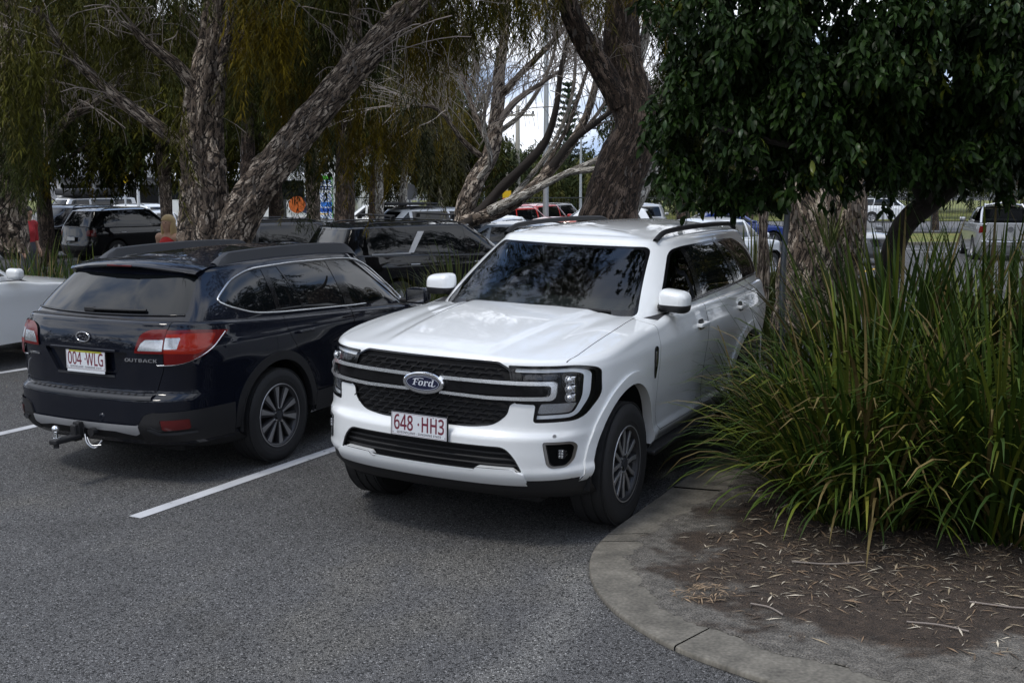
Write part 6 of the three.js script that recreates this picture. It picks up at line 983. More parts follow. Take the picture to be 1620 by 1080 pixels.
const TYPE = {
  suv: carType({ L: 4.65, W: 0.92, hf: 0.98, hc: 1.12, belt: 1.10, roof: 1.70, wb: 2.7, fo: 0.92, R: 0.36, cowl: 1.22, wsTop: 1.95, rearTop: 0.42, rearBot: 0.16, rails: true }),
  bigsuv: carType({ L: 4.98, W: 0.97, hf: 1.06, hc: 1.17, belt: 1.18, roof: 1.74, wb: 2.9, fo: 0.93, R: 0.385, cowl: 1.35, wsTop: 2.1, rearTop: 0.36, rearBot: 0.14, rails: true, quarter: 1.35, nu: 200 }),
  hatch: carType({ L: 4.1, W: 0.87, hf: 0.86, hc: 1.0, belt: 0.99, roof: 1.50, wb: 2.55, fo: 0.85, R: 0.31, cowl: 1.0, wsTop: 1.65, rearTop: 0.55, rearBot: 0.14, quarter: 1.0 }),
  sedan: carType({ L: 4.7, W: 0.90, hf: 0.82, hc: 0.98, belt: 0.98, roof: 1.45, wb: 2.72, fo: 0.93, R: 0.33, cowl: 1.28, wsTop: 2.0, rearTop: 1.15, rearBot: 0.55, quarter: 1.35, nu: 200 }),
  van: carType({ L: 4.7, W: 0.85, hf: 1.05, hc: 1.22, belt: 1.22, roof: 1.98, wb: 2.8, fo: 0.85, R: 0.35, cowl: 0.72, wsTop: 1.25, rearTop: 0.2, rearBot: 0.10, tum: 0.12, quarter: 1.3, rails: true }),
};
const PAINT = { white: M.white, black: M.black, grey: phy(lin(0.12, 0.125, 0.13), { roughness: 0.4, metalness: 0.3, clearcoat: 1 }), silver: phy(lin(0.42, 0.43, 0.44), { roughness: 0.38, metalness: 0.45, clearcoat: 1 }), red: phy(lin(0.48, 0.018, 0.012), { roughness: 0.4, clearcoat: 1 }), orange: phy(lin(0.38, 0.05, 0.025), { roughness: 0.4, clearcoat: 1 }), blue: phy(lin(0.012, 0.05, 0.30), { roughness: 0.4, clearcoat: 1 }), steel: phy(lin(0.06, 0.08, 0.11), { roughness: 0.4, clearcoat: 1 }), brown: phy(lin(0.014, 0.012, 0.011), { roughness: 0.42, clearcoat: 0.8 }) };
const ROLE = { glass: M.privacy, lamp: M.clearLens, red: M.redLens, dark: M.gloss, plate: std(lin(0.6, 0.6, 0.58), 0.5), trim: M.satin, liner: M.liner, tyre: M.rubber, rim: M.machined };
const KIND = { suv: 'wagon', bigsuv: 'four_wheel_drive', hatch: 'hatchback', sedan: 'sedan', van: 'van' };
// heading: the way the nose points, degrees from straight away (0) turning right
function parkCar(type, name, label, group, paint, at, heading) {
  const T = TYPE[type], root = thing(name === 'silver_utility' ? 'pickup_truck' : KIND[type], label, 'car', at, 0, group), a = heading * Math.PI / 180;
  const kids = [];
  for (const [n, g, role] of T.parts) { const m = part(n, g, role === 'paint' ? PAINT[paint] : ROLE[role], root); kids.push(m); m.position.x = T.L / 2; }
  for (const ax of T.axles) for (const s of [1, -1]) { const w = new THREE.Group(); w.name = 'wheel'; w.position.set(ax + T.L / 2, T.R, s * T.wz); if (s < 0) w.rotation.y = Math.PI; root.add(w); for (const [n, g, r] of T.wheel) part(n, g, ROLE[r], w); }
  root.rotation.y = Math.PI / 2 - a; return root;
}
const ROW = 'cars parked in the rows behind', FAR = 'cars far off by the road';
// the pale sedan at the left edge, one bay over from the navy wagon
parkCar('sedan', 'white_sedan', 'white sedan at the left edge, only its bonnet and front guard showing', null, 'white', [-6.75, 0, -13.0], 26);
const bs = parkCar('bigsuv', 'black_wagon', 'big black four-wheel drive with bright slanted pillar and roof bars', ROW, 'black', [-1.21, -0.13, -19], 55);
bs.scale.setScalar(0.9);
{ const T = TYPE.bigsuv; for (const s of [1]) { const g = (p, z) => p.map(([x, y]) => [x + T.L / 2, y, z]); part('pillar_trim', extr([[-3.60, 1.24], [-3.50, 1.24], [-3.24, 1.60], [-3.36, 1.60]], 0.01, 0.003, 0).translate(T.L / 2, 0, 0.815).rotateX(-0.0), M.silverTrim, bs).rotation.x = 0; const tr = bs.children[bs.children.length - 1]; tr.geometry.translate(0, -1.24, -0.86); tr.geometry.rotateX(-0.27); tr.geometry.translate(0, 1.245, 0.905); part('waist_trim', box(0.75, 0.028, 0.012, -3.95 + T.L / 2, 1.225, 0.905, 0.004), M.silverTrim, bs); }
  for (const x of [-2.55, -3.75]) part('roof_bar', [box(0.05, 0.035, 1.30, x + T.L / 2, 1.845, 0, 0.012), box(0.08, 0.07, 0.05, x + T.L / 2, 1.80, 0.60, 0.012), box(0.08, 0.07, 0.05, x + T.L / 2, 1.80, -0.60, 0.012)], M.plastic, bs); }
parkCar('suv', 'dark_car', 'dark brown-black car with chrome mirror between twin trunk and black four-wheel drive', ROW, 'brown', [-3.81, -0.18, -21], 58).scale.setScalar(0.92);
parkCar('suv', 'black_hatch', 'black small wagon with roof bars beside the woman in red', ROW, 'black', [-12.34, -0.62, -38], 34);
const vn = parkCar('van', 'grey_van', 'grey high-roofed van with black roof box, far left', ROW, 'silver', [-18.26, -0.82, -50], -140);
{ const T = TYPE.van; part('roof_box', box(2.4, 0.28, 1.5, -2.6 + T.L / 2, 2.18, 0, 0.1, 3), M.plastic, vn); part('roof_bar', box(0.06, 0.1, 1.5, -1.9 + T.L / 2, 2.03, 0, 0.02), M.plastic, vn); part('roof_bar', box(0.06, 0.1, 1.5, -3.3 + T.L / 2, 2.03, 0, 0.02), M.plastic, vn); }
const fw = parkCar('bigsuv', 'black_four_wheel_drive', 'black four-wheel drive facing us with chrome bull bar, beside man in red', ROW, 'black', [-15.42, -0.67, -40], -158);
{ const T = TYPE.bigsuv, f = T.L / 2; part('bull_bar', [tube([[f - 0.1, 0.62, -0.88], [f + 0.12, 0.66, -0.6], [f + 0.16, 0.68, 0], [f + 0.12, 0.66, 0.6], [f - 0.1, 0.62, 0.88]], 0.035, 24, 8), tube([[f + 0.14, 0.66, -0.42], [f + 0.14, 0.98, -0.36], [f + 0.14, 1.04, 0], [f + 0.14, 0.98, 0.36], [f + 0.14, 0.66, 0.42]], 0.03, 24, 8)], M.chrome, fw); for (let k = 0; k < 3; k++) part('grille_bar', box(0.02, 0.022, 0.86, f + 0.005, 0.85 + 0.06 * k, 0, 0.006), M.chrome, fw); }
parkCar('suv', 'white_wagon_far', 'white wagon behind the grey van, left of the white hatchback', FAR, 'white', [-16.39, -0.82, -50], -60);
parkCar('hatch', 'white_hatch', 'white hatchback with a tall red tail light, left of the twin trunk', FAR, 'white', [-13.92, -0.77, -46], 20);
parkCar('sedan', 'silver_sedan', 'pale car showing only its glass roof in front of the bus', FAR, 'silver', [-6.05, -0.46, -32], -60);
parkCar('suv', 'white_suv', 'white wagon side-on between the two pale trunks', FAR, 'white', [-5.91, -0.82, -50], -82);
const ur = parkCar('suv', 'white_rack_wagon', 'white wagon with roof rack behind the black four-wheel drive', FAR, 'white', [-3.14, -0.51, -34], -120);
part('roof_rack', box(1.7, 0.06, 1.2, 0, 1.80, 0, 0.02), M.plastic, ur);
parkCar('sedan', 'blue_grey_sedan', 'blue-grey sedan left of the leaning tree trunk', FAR, 'steel', [-2.39, -0.72, -42], -75);
parkCar('hatch', 'white_small_hatch', 'small white hatchback seen from behind above the white wagon roof', FAR, 'white', [-0.3, -0.49, -33], 28);
parkCar('sedan', 'dark_small_sedan', 'dark car nose showing just above the white wagon windscreen', FAR, 'steel', [-0.14, -0.28, -25], -70);
parkCar('suv', 'red_suv', 'bright red hatchback left of the grey lamp post', FAR, 'red', [0.28, -0.73, -43], 38);
parkCar('suv', 'red_wagon', 'darker red wagon behind the lamp post', FAR, 'red', [1.3, -0.82, -50], 30);
parkCar('suv', 'charcoal_wagon', 'charcoal wagon right of the lamp post', FAR, 'grey', [2.03, -0.84, -52], 30);
parkCar('sedan', 'orange_sedan', 'faded red sedan nearest the dark forked trunk', FAR, 'orange', [0.97, -0.46, -32], -68);
parkCar('suv', 'white_nose_car', 'white car whose nose shows left of the forked trunk base', FAR, 'white', [2.71, -0.67, -40], -80);
parkCar('suv', 'silver_tail_car', 'silver car tail showing right of the pale limb', FAR, 'silver', [5.92, -0.84, -52], 5);
parkCar('sedan', 'blue_sedan', 'bright blue sedan beyond the thin twin stems', FAR, 'blue', [8.61, -0.77, -46], 80);
parkCar('hatch', 'white_roof_hatch', 'white hatchback right behind the white wagon roof rail', FAR, 'white', [4.95, -0.36, -28], 40);
parkCar('hatch', 'grey_hatch', 'dark grey hatchback half hidden by the wide flaky trunk', FAR, 'grey', [10.17, -0.56, -36], 160);
parkCar('suv', 'road_suv', 'white wagon driving on the far road at right', FAR, 'white', [25.05, -1.15, -78], 92);
{ // silver twin-cab utility with sports bar
  const ut = parkCar('bigsuv', 'silver_utility', 'silver pickup truck with sports bar parked tail towards us, right edge', FAR, 'silver', [16.22, -0.64, -39], 14);
  const T = TYPE.bigsuv, X = (t) => -T.L / 2 + t - 0.2;   // the cab is cut back and a tray added
  const up = ut.children.find((c) => c.name === 'roof_and_pillars');
  up.geometry = drop(up.geometry, [[-6, 1.0], [-3.35, 1.0], [-3.35, 3], [-6, 3]], 'side', -2, 2);
  for (const c of [...ut.children]) if (c.name === 'rear_window' || c.name === 'roof_rail') ut.remove(c);
  for (const c of [...ut.children].filter((q) => q.name === 'side_window')) { c.geometry = drop(c.geometry, [[-6, 1.0], [-3.35, 1.0], [-3.35, 3], [-6, 3]], 'side', -2, 2); if (!c.geometry.attributes.position.count) ut.remove(c); }
  part('rear_window', box(0.02, 0.42, 1.25, -3.36 + T.L / 2, 1.44, 0, 0.008), M.privacy, ut);
  part('tray_floor', box(1.55, 0.05, 1.6, -4.15 + T.L / 2, 1.17, 0), M.plastic, ut);
  part('tailgate', box(0.06, 0.52, 1.42, -T.L / 2 - 0.02, 1.0, 0, 0.02), PAINT.silver, ut);
  part('badge', cyl(0.09, 0.09, 0.012, 24, 'x', -T.L / 2 - 0.055, 1.06, 0), M.chrome, ut);
  part('rear_step_bumper', box(0.16, 0.16, 1.7, -T.L / 2 - 0.05, 0.62, 0, 0.03), M.chrome, ut);
  for (const s of [1, -1]) part('sports_bar', tube([[-4.0 + T.L / 2, 1.2, s * 0.74], [-3.6 + T.L / 2, 1.62, s * 0.66], [-3.42 + T.L / 2, 1.80, s * 0.55]], 0.04, 16, 8), M.satin, ut);
  part('sports_bar_hoop', tube([[-3.44 + T.L / 2, 1.76, -0.58], [-3.42 + T.L / 2, 1.84, 0], [-3.44 + T.L / 2, 1.76, 0.58]], 0.035, 16, 8), M.satin, ut);
}
// ------------------------------------------------------------------ road, verge and what stands beyond the car park
const grassTex = dataTex(256, (u, v) => { const k = 0.5 + 0.5 * fbm(u * 30, v * 30, 2, 4), a = sstep(-0.1, 0.3, fbm(u * 6, v * 6, 8, 3)); return [lerp(0.36, 0.50, a) * (0.7 + 0.6 * k), lerp(0.40, 0.46, a) * (0.7 + 0.6 * k), lerp(0.16, 0.24, a) * (0.7 + 0.6 * k)]; });
const mGrass = std(0xffffff, 1, 0, { map: grassTex }), mRoad = std(lin(0.13, 0.13, 0.135), 0.95);
function band(name, x0, x1, d0, d1, h, mat, uvs = 3) { const g = sheet(span(x0, x1, 6), [-d1, -(d0 * 2 + d1) / 3, -(d0 + d1 * 2) / 3, -d0].sort((a, b) => a - b), (x, z) => groundY(-z) + h, () => [1, 1, 1], uvs); g.deleteAttribute('color'); return tag(part(name, g, mat), null, null, null, 'structure'); }
band('grass_verge', -20, 90, 48.5, 58, 0.10, mGrass); band('road', -60, 90, 60, 80, 0.03, mRoad); band('grass_field', -90, 90, 81, 160, 0.05, mGrass);
{ const k = part('kerb', [box(110, 0.14, 0.18, 35, groundY(48.4) + 0.05, -48.4, 0.02), box(150, 0.14, 0.2, 15, groundY(59.2) + 0.05, -59.2, 0.02)], mConcrete); tag(k, null, null, null, 'structure'); }
for (const [a, b] of [[[11.79, -0.69, -41], [13.57, -0.74, -43.5]], [[14.7, -0.73, -43], [16.17, -0.73, -43.2]], [[14.31, -0.76, -45.5], [16.29, -0.76, -45.5]], [[15.07, -0.59, -37], [16.28, -0.59, -37]], [[-1.68, -0.36, -28], [-1.69, -0.49, -33]]]) stripe([a[0], a[2]], [b[0], b[2]], 0.12);
stripe([...[8.85, -0.41, -30]].filter((_, i) => i !== 1), [...[10.16, -0.47, -32.5]].filter((_, i) => i !== 1), 0.14, mYellowPaint);
{ for (const z of [64, 70, 76]) stripe([10, -z], [60, -z], 0.14, mPaint, 30); }
// metal post in the bed
{ const t = thing('metal_post', 'leaning galvanised post between white wagon and wide flaky trunk', 'post', [2.2, 0, -9.3]);
  const b = t.position, q = (p) => [p[0] - b.x, p[1] - b.y, p[2] - b.z]; part('shaft', tube([q([2.18, 0.77, -9.3]), q([2.17, 1.46, -9.3]), q([2.2, 2.11, -9.3]), q([2.2, 2.41, -9.3])], 0.024, 20, 12), std(lin(0.16, 0.17, 0.19), 0.5, 0.7), t); part('foot_clamp', cyl(0.034, 0.034, 0.06, 16, 'y', 0, 0.18, 0), M.darkwheel, t); }
// lamp posts and poles
const mPole = std(lin(0.42, 0.45, 0.46), 0.5, 0.4), mWoodPole = std(lin(0.40, 0.38, 0.33), 0.9);
function lampPost(at, h, r, label, arm = 1, mat = mPole, lamp = true) { const t = thing('lamp_post', label, 'lamp post', at, 0, 'poles beyond the car park'); part('pole', cyl(r * 0.6, r, h, 14, 'y', 0, h / 2, 0), mat, t); part('base', cyl(r * 1.6, r * 1.8, 0.25, 14, 'y', 0, 0.12, 0), mat, t); if (lamp) { part('arm', tube([[0, h - 0.1, 0], [arm * 0.5, h + 0.3, 0], [arm * 1.3, h + 0.42, 0]], r * 0.4, 12, 6), mat, t); part('lamp_head', box(0.6, 0.1, 0.24, arm * 1.5, h + 0.42, 0, 0.04), M.plasticMid, t); } else { part('cross_arm', box(1.8, 0.12, 0.12, 0, h - 0.5, 0), mat, t); for (const x of [-0.8, -0.3, 0.3, 0.8]) part('insulator', cyl(0.05, 0.06, 0.16, 8, 'y', x, h - 0.36, 0), M.plasticMid, t); } return t; }
lampPost([1.27, -0.74, -44], 9.5, 0.12, 'tall grey lamp post standing before the red cars');
lampPost([0.3, -0.96, -62], 6.6, 0.17, 'pale timber power pole left of the tall lamp post', 1, mWoodPole, false);
lampPost([-4.41, -0.88, -55], 4.6, 0.07, 'thin white lamp post right of the pale trunks', -0.2);
lampPost([3.86, -1.01, -66], 5.2, 0.09, 'slim lamp post left of the dark forked trunk', 0.5);
lampPost([-1.7, -1.06, -70], 3.6, 0.09, 'short pole left of the yellow-topped sign', 0.3);
// fence along the road
{ const t = thing('boundary_fence', 'long dark mesh fence running along the far side of the car park', 'fence', [0, groundY(58), -58]);
  const mF = std(lin(0.03, 0.035, 0.035), 0.6); let n = 0;
  for (let x = -8; x <= 34; x += 2.4) part('fence_post', cyl(0.035, 0.035, 1.9, 8, 'y', x, 0.95, 0), mF, t);
  for (const y of [0.15, 1.85]) part('rail', box(42, 0.05, 0.04, 13, y, 0), mF, t);
  const w = []; for (let x = -8; x < 34; x += 0.14) w.push(box(0.012, 1.7, 0.012, x, 1.0, 0.02)); const m = part('mesh_wires', w, mF, t); m.userData.kind = 'stuff'; }
// bus
{ const t = thing('bus', 'white bus with dark windows, orange and blue discs and green panel', 'bus', [-11.53, -0.94, -60], 0);
  const mW = phy(lin(0.75, 0.76, 0.77), { roughness: 0.35, clearcoat: 1 });
  part('body', [box(9.4, 2.7, 2.4, -1.2, 1.75, 0, 0.12, 3)], mW, t); part('skirt', box(9.3, 0.3, 2.3, -1.2, 0.36, 0, 0.03), M.plastic, t);
  for (let i = 0; i < 6; i++) part('window', box(1.28, 0.95, 0.03, -5.0 + i * 1.36, 2.25, 1.205, 0.01), M.privacy, t);
  part('roof_pod', box(2.2, 0.22, 1.6, -2, 3.18, 0, 0.08), mW, t);
  part('orange_disc', cyl(0.42, 0.42, 0.02, 36, 'z', 0.72, 1.52, 1.215), std(lin(0.55, 0.12, 0.02), 0.5), t); part('blue_disc', cyl(0.42, 0.42, 0.02, 36, 'z', 1.22, 1.50, 1.212), std(lin(0.03, 0.04, 0.10), 0.5), t);
  part('door', box(0.75, 1.3, 0.03, -0.2, 1.3, 1.205, 0.02), M.plasticMid, t);
  for (const x of [-4.4, 1.6]) for (const z of [-1.05, 1.05]) { const w = part('wheel', [cyl(0.48, 0.48, 0.3, 28, 'z', x, 0.48, z)], M.rubber, t); part('hub', cyl(0.24, 0.24, 0.32, 20, 'z', x, 0.48, z), M.satin, w); }
  const panel = part('advert_panel', box(1.0, 2.4, 0.05, 2.0, 1.75, 1.24, 0.01), std(lin(0.08, 0.42, 0.03), 0.5), t);
  const f = part('advert_print', new THREE.PlaneGeometry(0.86, 1.95), std(0xffffff, 0.5, 0, { map: canvasTex(256, 512, (c, w, h) => { c.fillStyle = '#e8edf2'; c.fillRect(0, 0, w, h); c.fillStyle = '#2a63c4'; const r = rng(4); for (let y = 0; y < h; y += 22) for (let x = -20; x < w; x += 46) { c.save(); c.translate(x + (y / 22 % 2) * 22 + 16, y + 8); c.rotate(0.5); c.fillRect(-16, -5, 32, 11); c.restore(); } c.fillStyle = '#eef1f5'; c.fillRect(70, 60, 186, 110); c.fillStyle = '#1f3f90'; c.fillRect(84, 84, 172, 18); c.fillRect(84, 116, 150, 18); c.fillStyle = '#3a7fe0'; c.fillRect(90, 290, 166, 60); c.fillStyle = '#2456b4'; c.fillRect(80, 370, 176, 50); c.fillStyle = '#e3b23a'; c.fillRect(80, 440, 120, 14); }) }), panel); f.position.set(2.04, 1.78, 1.272);
  t.rotation.y = 0.02; }
// pedestrian crossing sign, traffic signal, chevron
{ const mk = (name, lab, at) => thing(name, lab, 'sign', at, 0, 'signs beside the far road');
  const t = mk('crossing_sign', 'round yellow pedestrian crossing sign on a white pole at left', [-15.19, -0.77, -46]); part('pole', cyl(0.035, 0.035, 2.9, 10, 'y', 0, 1.45, -0.03), M.drl, t);
  const d = part('disc', cyl(0.25, 0.25, 0.02, 36, 'z', 0, 2.75, 0), std(lin(0.85, 0.62, 0.01), 0.5), t); part('rim', bare(new THREE.TorusGeometry(0.24, 0.018, 8, 40).translate(0, 2.75, 0.01)), M.gloss, d);
  for (const s of [1, -1]) { const g = box(0.045, 0.24, 0.012, 0, 0, 0); g.rotateZ(s * 0.35); g.translate(s * 0.045, 2.70, 0.018); part('walking_leg', g, M.gloss, d); } part('head', cyl(0.04, 0.04, 0.012, 16, 'z', 0, 2.86, 0.018), M.gloss, d);
  const s2 = mk('traffic_signal', 'black traffic signal head beside the yellow crossing sign', [-15.35, -0.79, -48]); part('pole', cyl(0.06, 0.07, 3.6, 12, 'y', 0, 1.8, -0.15), M.drl, s2); part('backboard', box(0.62, 1.2, 0.03, 0, 3.2, 0, 0.01), M.drl, s2); part('housing', box(0.36, 0.98, 0.16, 0, 3.2, 0.09, 0.03), M.gloss, s2); for (let i = 0; i < 3; i++) part('signal_lens', cyl(0.11, 0.11, 0.03, 20, 'z', 0, 3.5 - 0.3 * i, 0.18), M.plasticMid, s2);
  const s3 = mk('chevron_sign', 'small black and white chevron board below the traffic signal', [-14.11, -0.74, -44]); part('post', cyl(0.03, 0.03, 1.5, 8, 'y', 0, 0.75, -0.02), M.drl, s3); part('board', box(0.28, 0.48, 0.02, 0, 1.42, 0), M.drl, s3); for (let i = 0; i < 3; i++) for (const q of [1, -1]) { const g = box(0.16, 0.05, 0.012, 0, 0, 0); g.rotateZ(-q * 0.6); g.translate(q * 0.06, 1.27 + i * 0.15, 0.014); part('chevron', g, M.gloss, s3); }
  const s4 = mk('speed_sign', 'small white and red sign with yellow top by the leaning tree', [-0.22, -0.82, -50]); part('post', cyl(0.05, 0.05, 3, 8, 'y', 0, 1.5, -0.02), mWoodPole, s4); part('board', box(0.36, 0.55, 0.02, 0, 1.65, 0.04), std(lin(0.7, 0.12, 0.08), 0.6), s4); part('yellow_top', box(0.36, 0.3, 0.02, 0, 2.08, 0.04), std(lin(0.85, 0.6, 0.02), 0.6), s4);
  const s5 = mk('round_sign', 'grey round sign back right of the pale trunks', [-3.84, -0.74, -44]); part('post', cyl(0.03, 0.03, 2, 8, 'y', 0, 1, 0), mPole, s5); part('disc', cyl(0.3, 0.3, 0.02, 28, 'z', 0, 2.2, 0.04), std(lin(0.3, 0.31, 0.33), 0.6), s5); }
// low white shop building behind the left trees
{ const t = thing('shop_building', 'low white building with dark shopfront beyond the yellow crossing sign', 'building', [-23.21, -1.1, -74]); const mB = std(lin(0.78, 0.78, 0.77), 0.8);
  part('wall', box(15, 4.4, 6, 2, 2.2, -3), std(lin(0.5, 0.5, 0.49), 0.8), t); part('roof_fascia', box(15.6, 0.7, 0.4, 2, 4.1, 0.2, 0.03), std(lin(0.72, 0.73, 0.74), 0.7), t); part('awning', box(15, 0.16, 1.8, 2, 2.9, 0.9, 0.03), M.plasticMid, t); for (let i = 0; i < 7; i++) part('shop_window', box(1.8, 2.2, 0.06, -4.2 + i * 2.1, 1.4, 0.04, 0.01), M.privacy, t); for (let i = 0; i < 8; i++) part('mullion', box(0.12, 2.4, 0.08, -5.25 + i * 2.1, 1.4, 0.06), mB, t);
  const u = thing('office_building', 'pale flat building glimpsed above the white bus', 'building', [-16.4, -1.26, -92]); part('wall', box(16, 5, 6, 0, 2.5, -3), mB, u); for (let i = 0; i < 6; i++) part('window', box(1.6, 1.2, 0.06, -6 + i * 2.4, 3.4, 0.04, 0.01), M.privacy, u); part('parapet', box(16.4, 0.3, 0.3, 0, 5.1, 0.1), std(lin(0.68, 0.68, 0.68), 0.7), u); }
// ------------------------------------------------------------------ far trees
const farTones = [[0.034, 0.046, 0.016], [0.048, 0.060, 0.020], [0.026, 0.036, 0.015], [0.085, 0.085, 0.025], [0.065, 0.075, 0.03]];
{ const g = new THREE.Group(); g.name = 'wood_and_sky_block'; g.userData = { kind: 'stuff', label: 'dark mass of trees beyond the road, with an unseen ring of foliage added to block low sky', category: 'wood' }; scene.add(g);
  const r = rng(515), blobs = [];
  for (let i = 0; i < 150; i++) { const d = 84 + 30 * r(), x = (-0.62 + 1.2 * r()) * d, rightGap = x / d > -0.02 && x / d < 0.12, left = x / d < -0.04, h = left ? 5 + 9 * r() : rightGap ? 2.2 + 2.4 * r() : 3 + 5 * r(), w = 2.2 + 2 * r(); blobs.push([x, groundY(d) + h, -d, w, 1.6 + 1.6 * r(), w, 90]); }
  for (let i = 0; i < 90; i++) { const a = i / 90 * Math.PI * 2 + 0.05 * r(); if (Math.cos(a) > 0.8) continue; const d = 24 + 12 * r(), w = 2.4 + 1.6 * r(); blobs.push([Math.sin(a) * d, 1.2 + 6 * r() * r(), -Math.cos(a) * d, w, 1.6 + 1.4 * r(), w, 70]); }  // unseen foliage ring around the viewpoint, added to block low sky and darken reflections
  crown(g, blobs, 99, { geos: SPRAYFAR, mat: mLeafFar, tones: farTones, size: 2.4, name: 'foliage', hang: 0.6, yellow: 0.25 }); }
// nearer shade trees that darken the left background
[[[-14.2, -0.41, -30], 8, 0.4], [[-16.3, -0.62, -38], 8.5, 0.4], [[-13.56, -0.51, -34], 8, 0.4], [[-9.72, -0.49, -33], 8.5, 0.4], [[-10.42, -0.67, -40], 8, 0.4], [[-7.24, -0.56, -36], 8.5, 0.56], [[-5.06, -0.41, -30], 7.8, 0.56], [[-5.01, -0.72, -42], 9, 0.56], [[-3.24, -0.77, -46], 5.6, 0.5], [[-2.27, -0.94, -60], 5.4, 0.5], [[6.44, -0.74, -44], 7, 0.5], [[10.42, -0.84, -52], 7, 0.5], [[15.59, -0.94, -60], 7.5, 0.5], [[23.2, -0.98, -64], 7, 0.5], [[26.51, -0.96, -62], 8, 0.5]].forEach(([at, h, low], i) => {
  const labels = ['dense shade tree beyond the leftmost paperbark', 'dense shade tree above the person in the red shirt', 'dense shade tree above the black four-wheel drive with bull bar', 'shade tree with brown trunk just left of the woman in red', 'dense shade tree behind the left leader of the twin trunk', 'dense shade tree above the bus roof', 'shade tree hanging over the green bus panel', 'shade tree behind the pale trunks', 'shade tree left of the leaning tree', 'olive tree behind the timber power pole', 'tree behind the pale limb right of the forked trunk', 'tree over the bright blue sedan', 'tree behind the wide flaky trunk', 'tree beyond the road above the white wagon driving', 'tree beyond the road behind the silver pickup'];
  const t = treeThing('shade_tree', labels[i], 'shade trees beyond the parked rows', at), r = rng(1000 + i), lean = (r() - 0.5) * 1.2;
  part('trunk', limbGeo([[0, -0.1, 0], [lean * 0.2, h * 0.25, 0], [lean * 0.6, h * 0.5, 0], [lean, h * 0.8, 0]], 0.2 + 0.1 * r(), 0.1, { m: 10, step: 0.4, seed: i + 80 }), i % 3 ? BARK.brown : BARK.paper, t);
  for (let k = 0; k < 4; k++) { const a = k * 1.6 + r(), y0 = h * (0.3 + 0.1 * k); part('limb', limbGeo([[lean * 0.4, y0, 0], [Math.cos(a) * 1.0, y0 + 0.7, Math.sin(a)], [Math.cos(a) * 2.2, y0 + 1.3, Math.sin(a) * 2]], 0.09, 0.03, { m: 7, step: 0.3, seed: i * 9 + k }), BARK.brown, t); }
  const blobs = []; for (let k = 0; k < 13; k++) { const a = r() * 6.28, q = 2.6 * Math.sqrt(r()); blobs.push([Math.cos(a) * q, h * lerp(low, 1.0, r()), Math.sin(a) * q, 1.1 + 0.7 * r(), 0.8 + 0.5 * r(), 1.1 + 0.7 * r(), 90]); }
  crown(t, blobs, 300 + i, { geos: SPRAYFAR, mat: mLeafFar, tones: i > 8 ? farTones : GREEN, size: 1.15, hang: 0.35, yellow: i > 8 ? 0.3 : 0.04 });
});
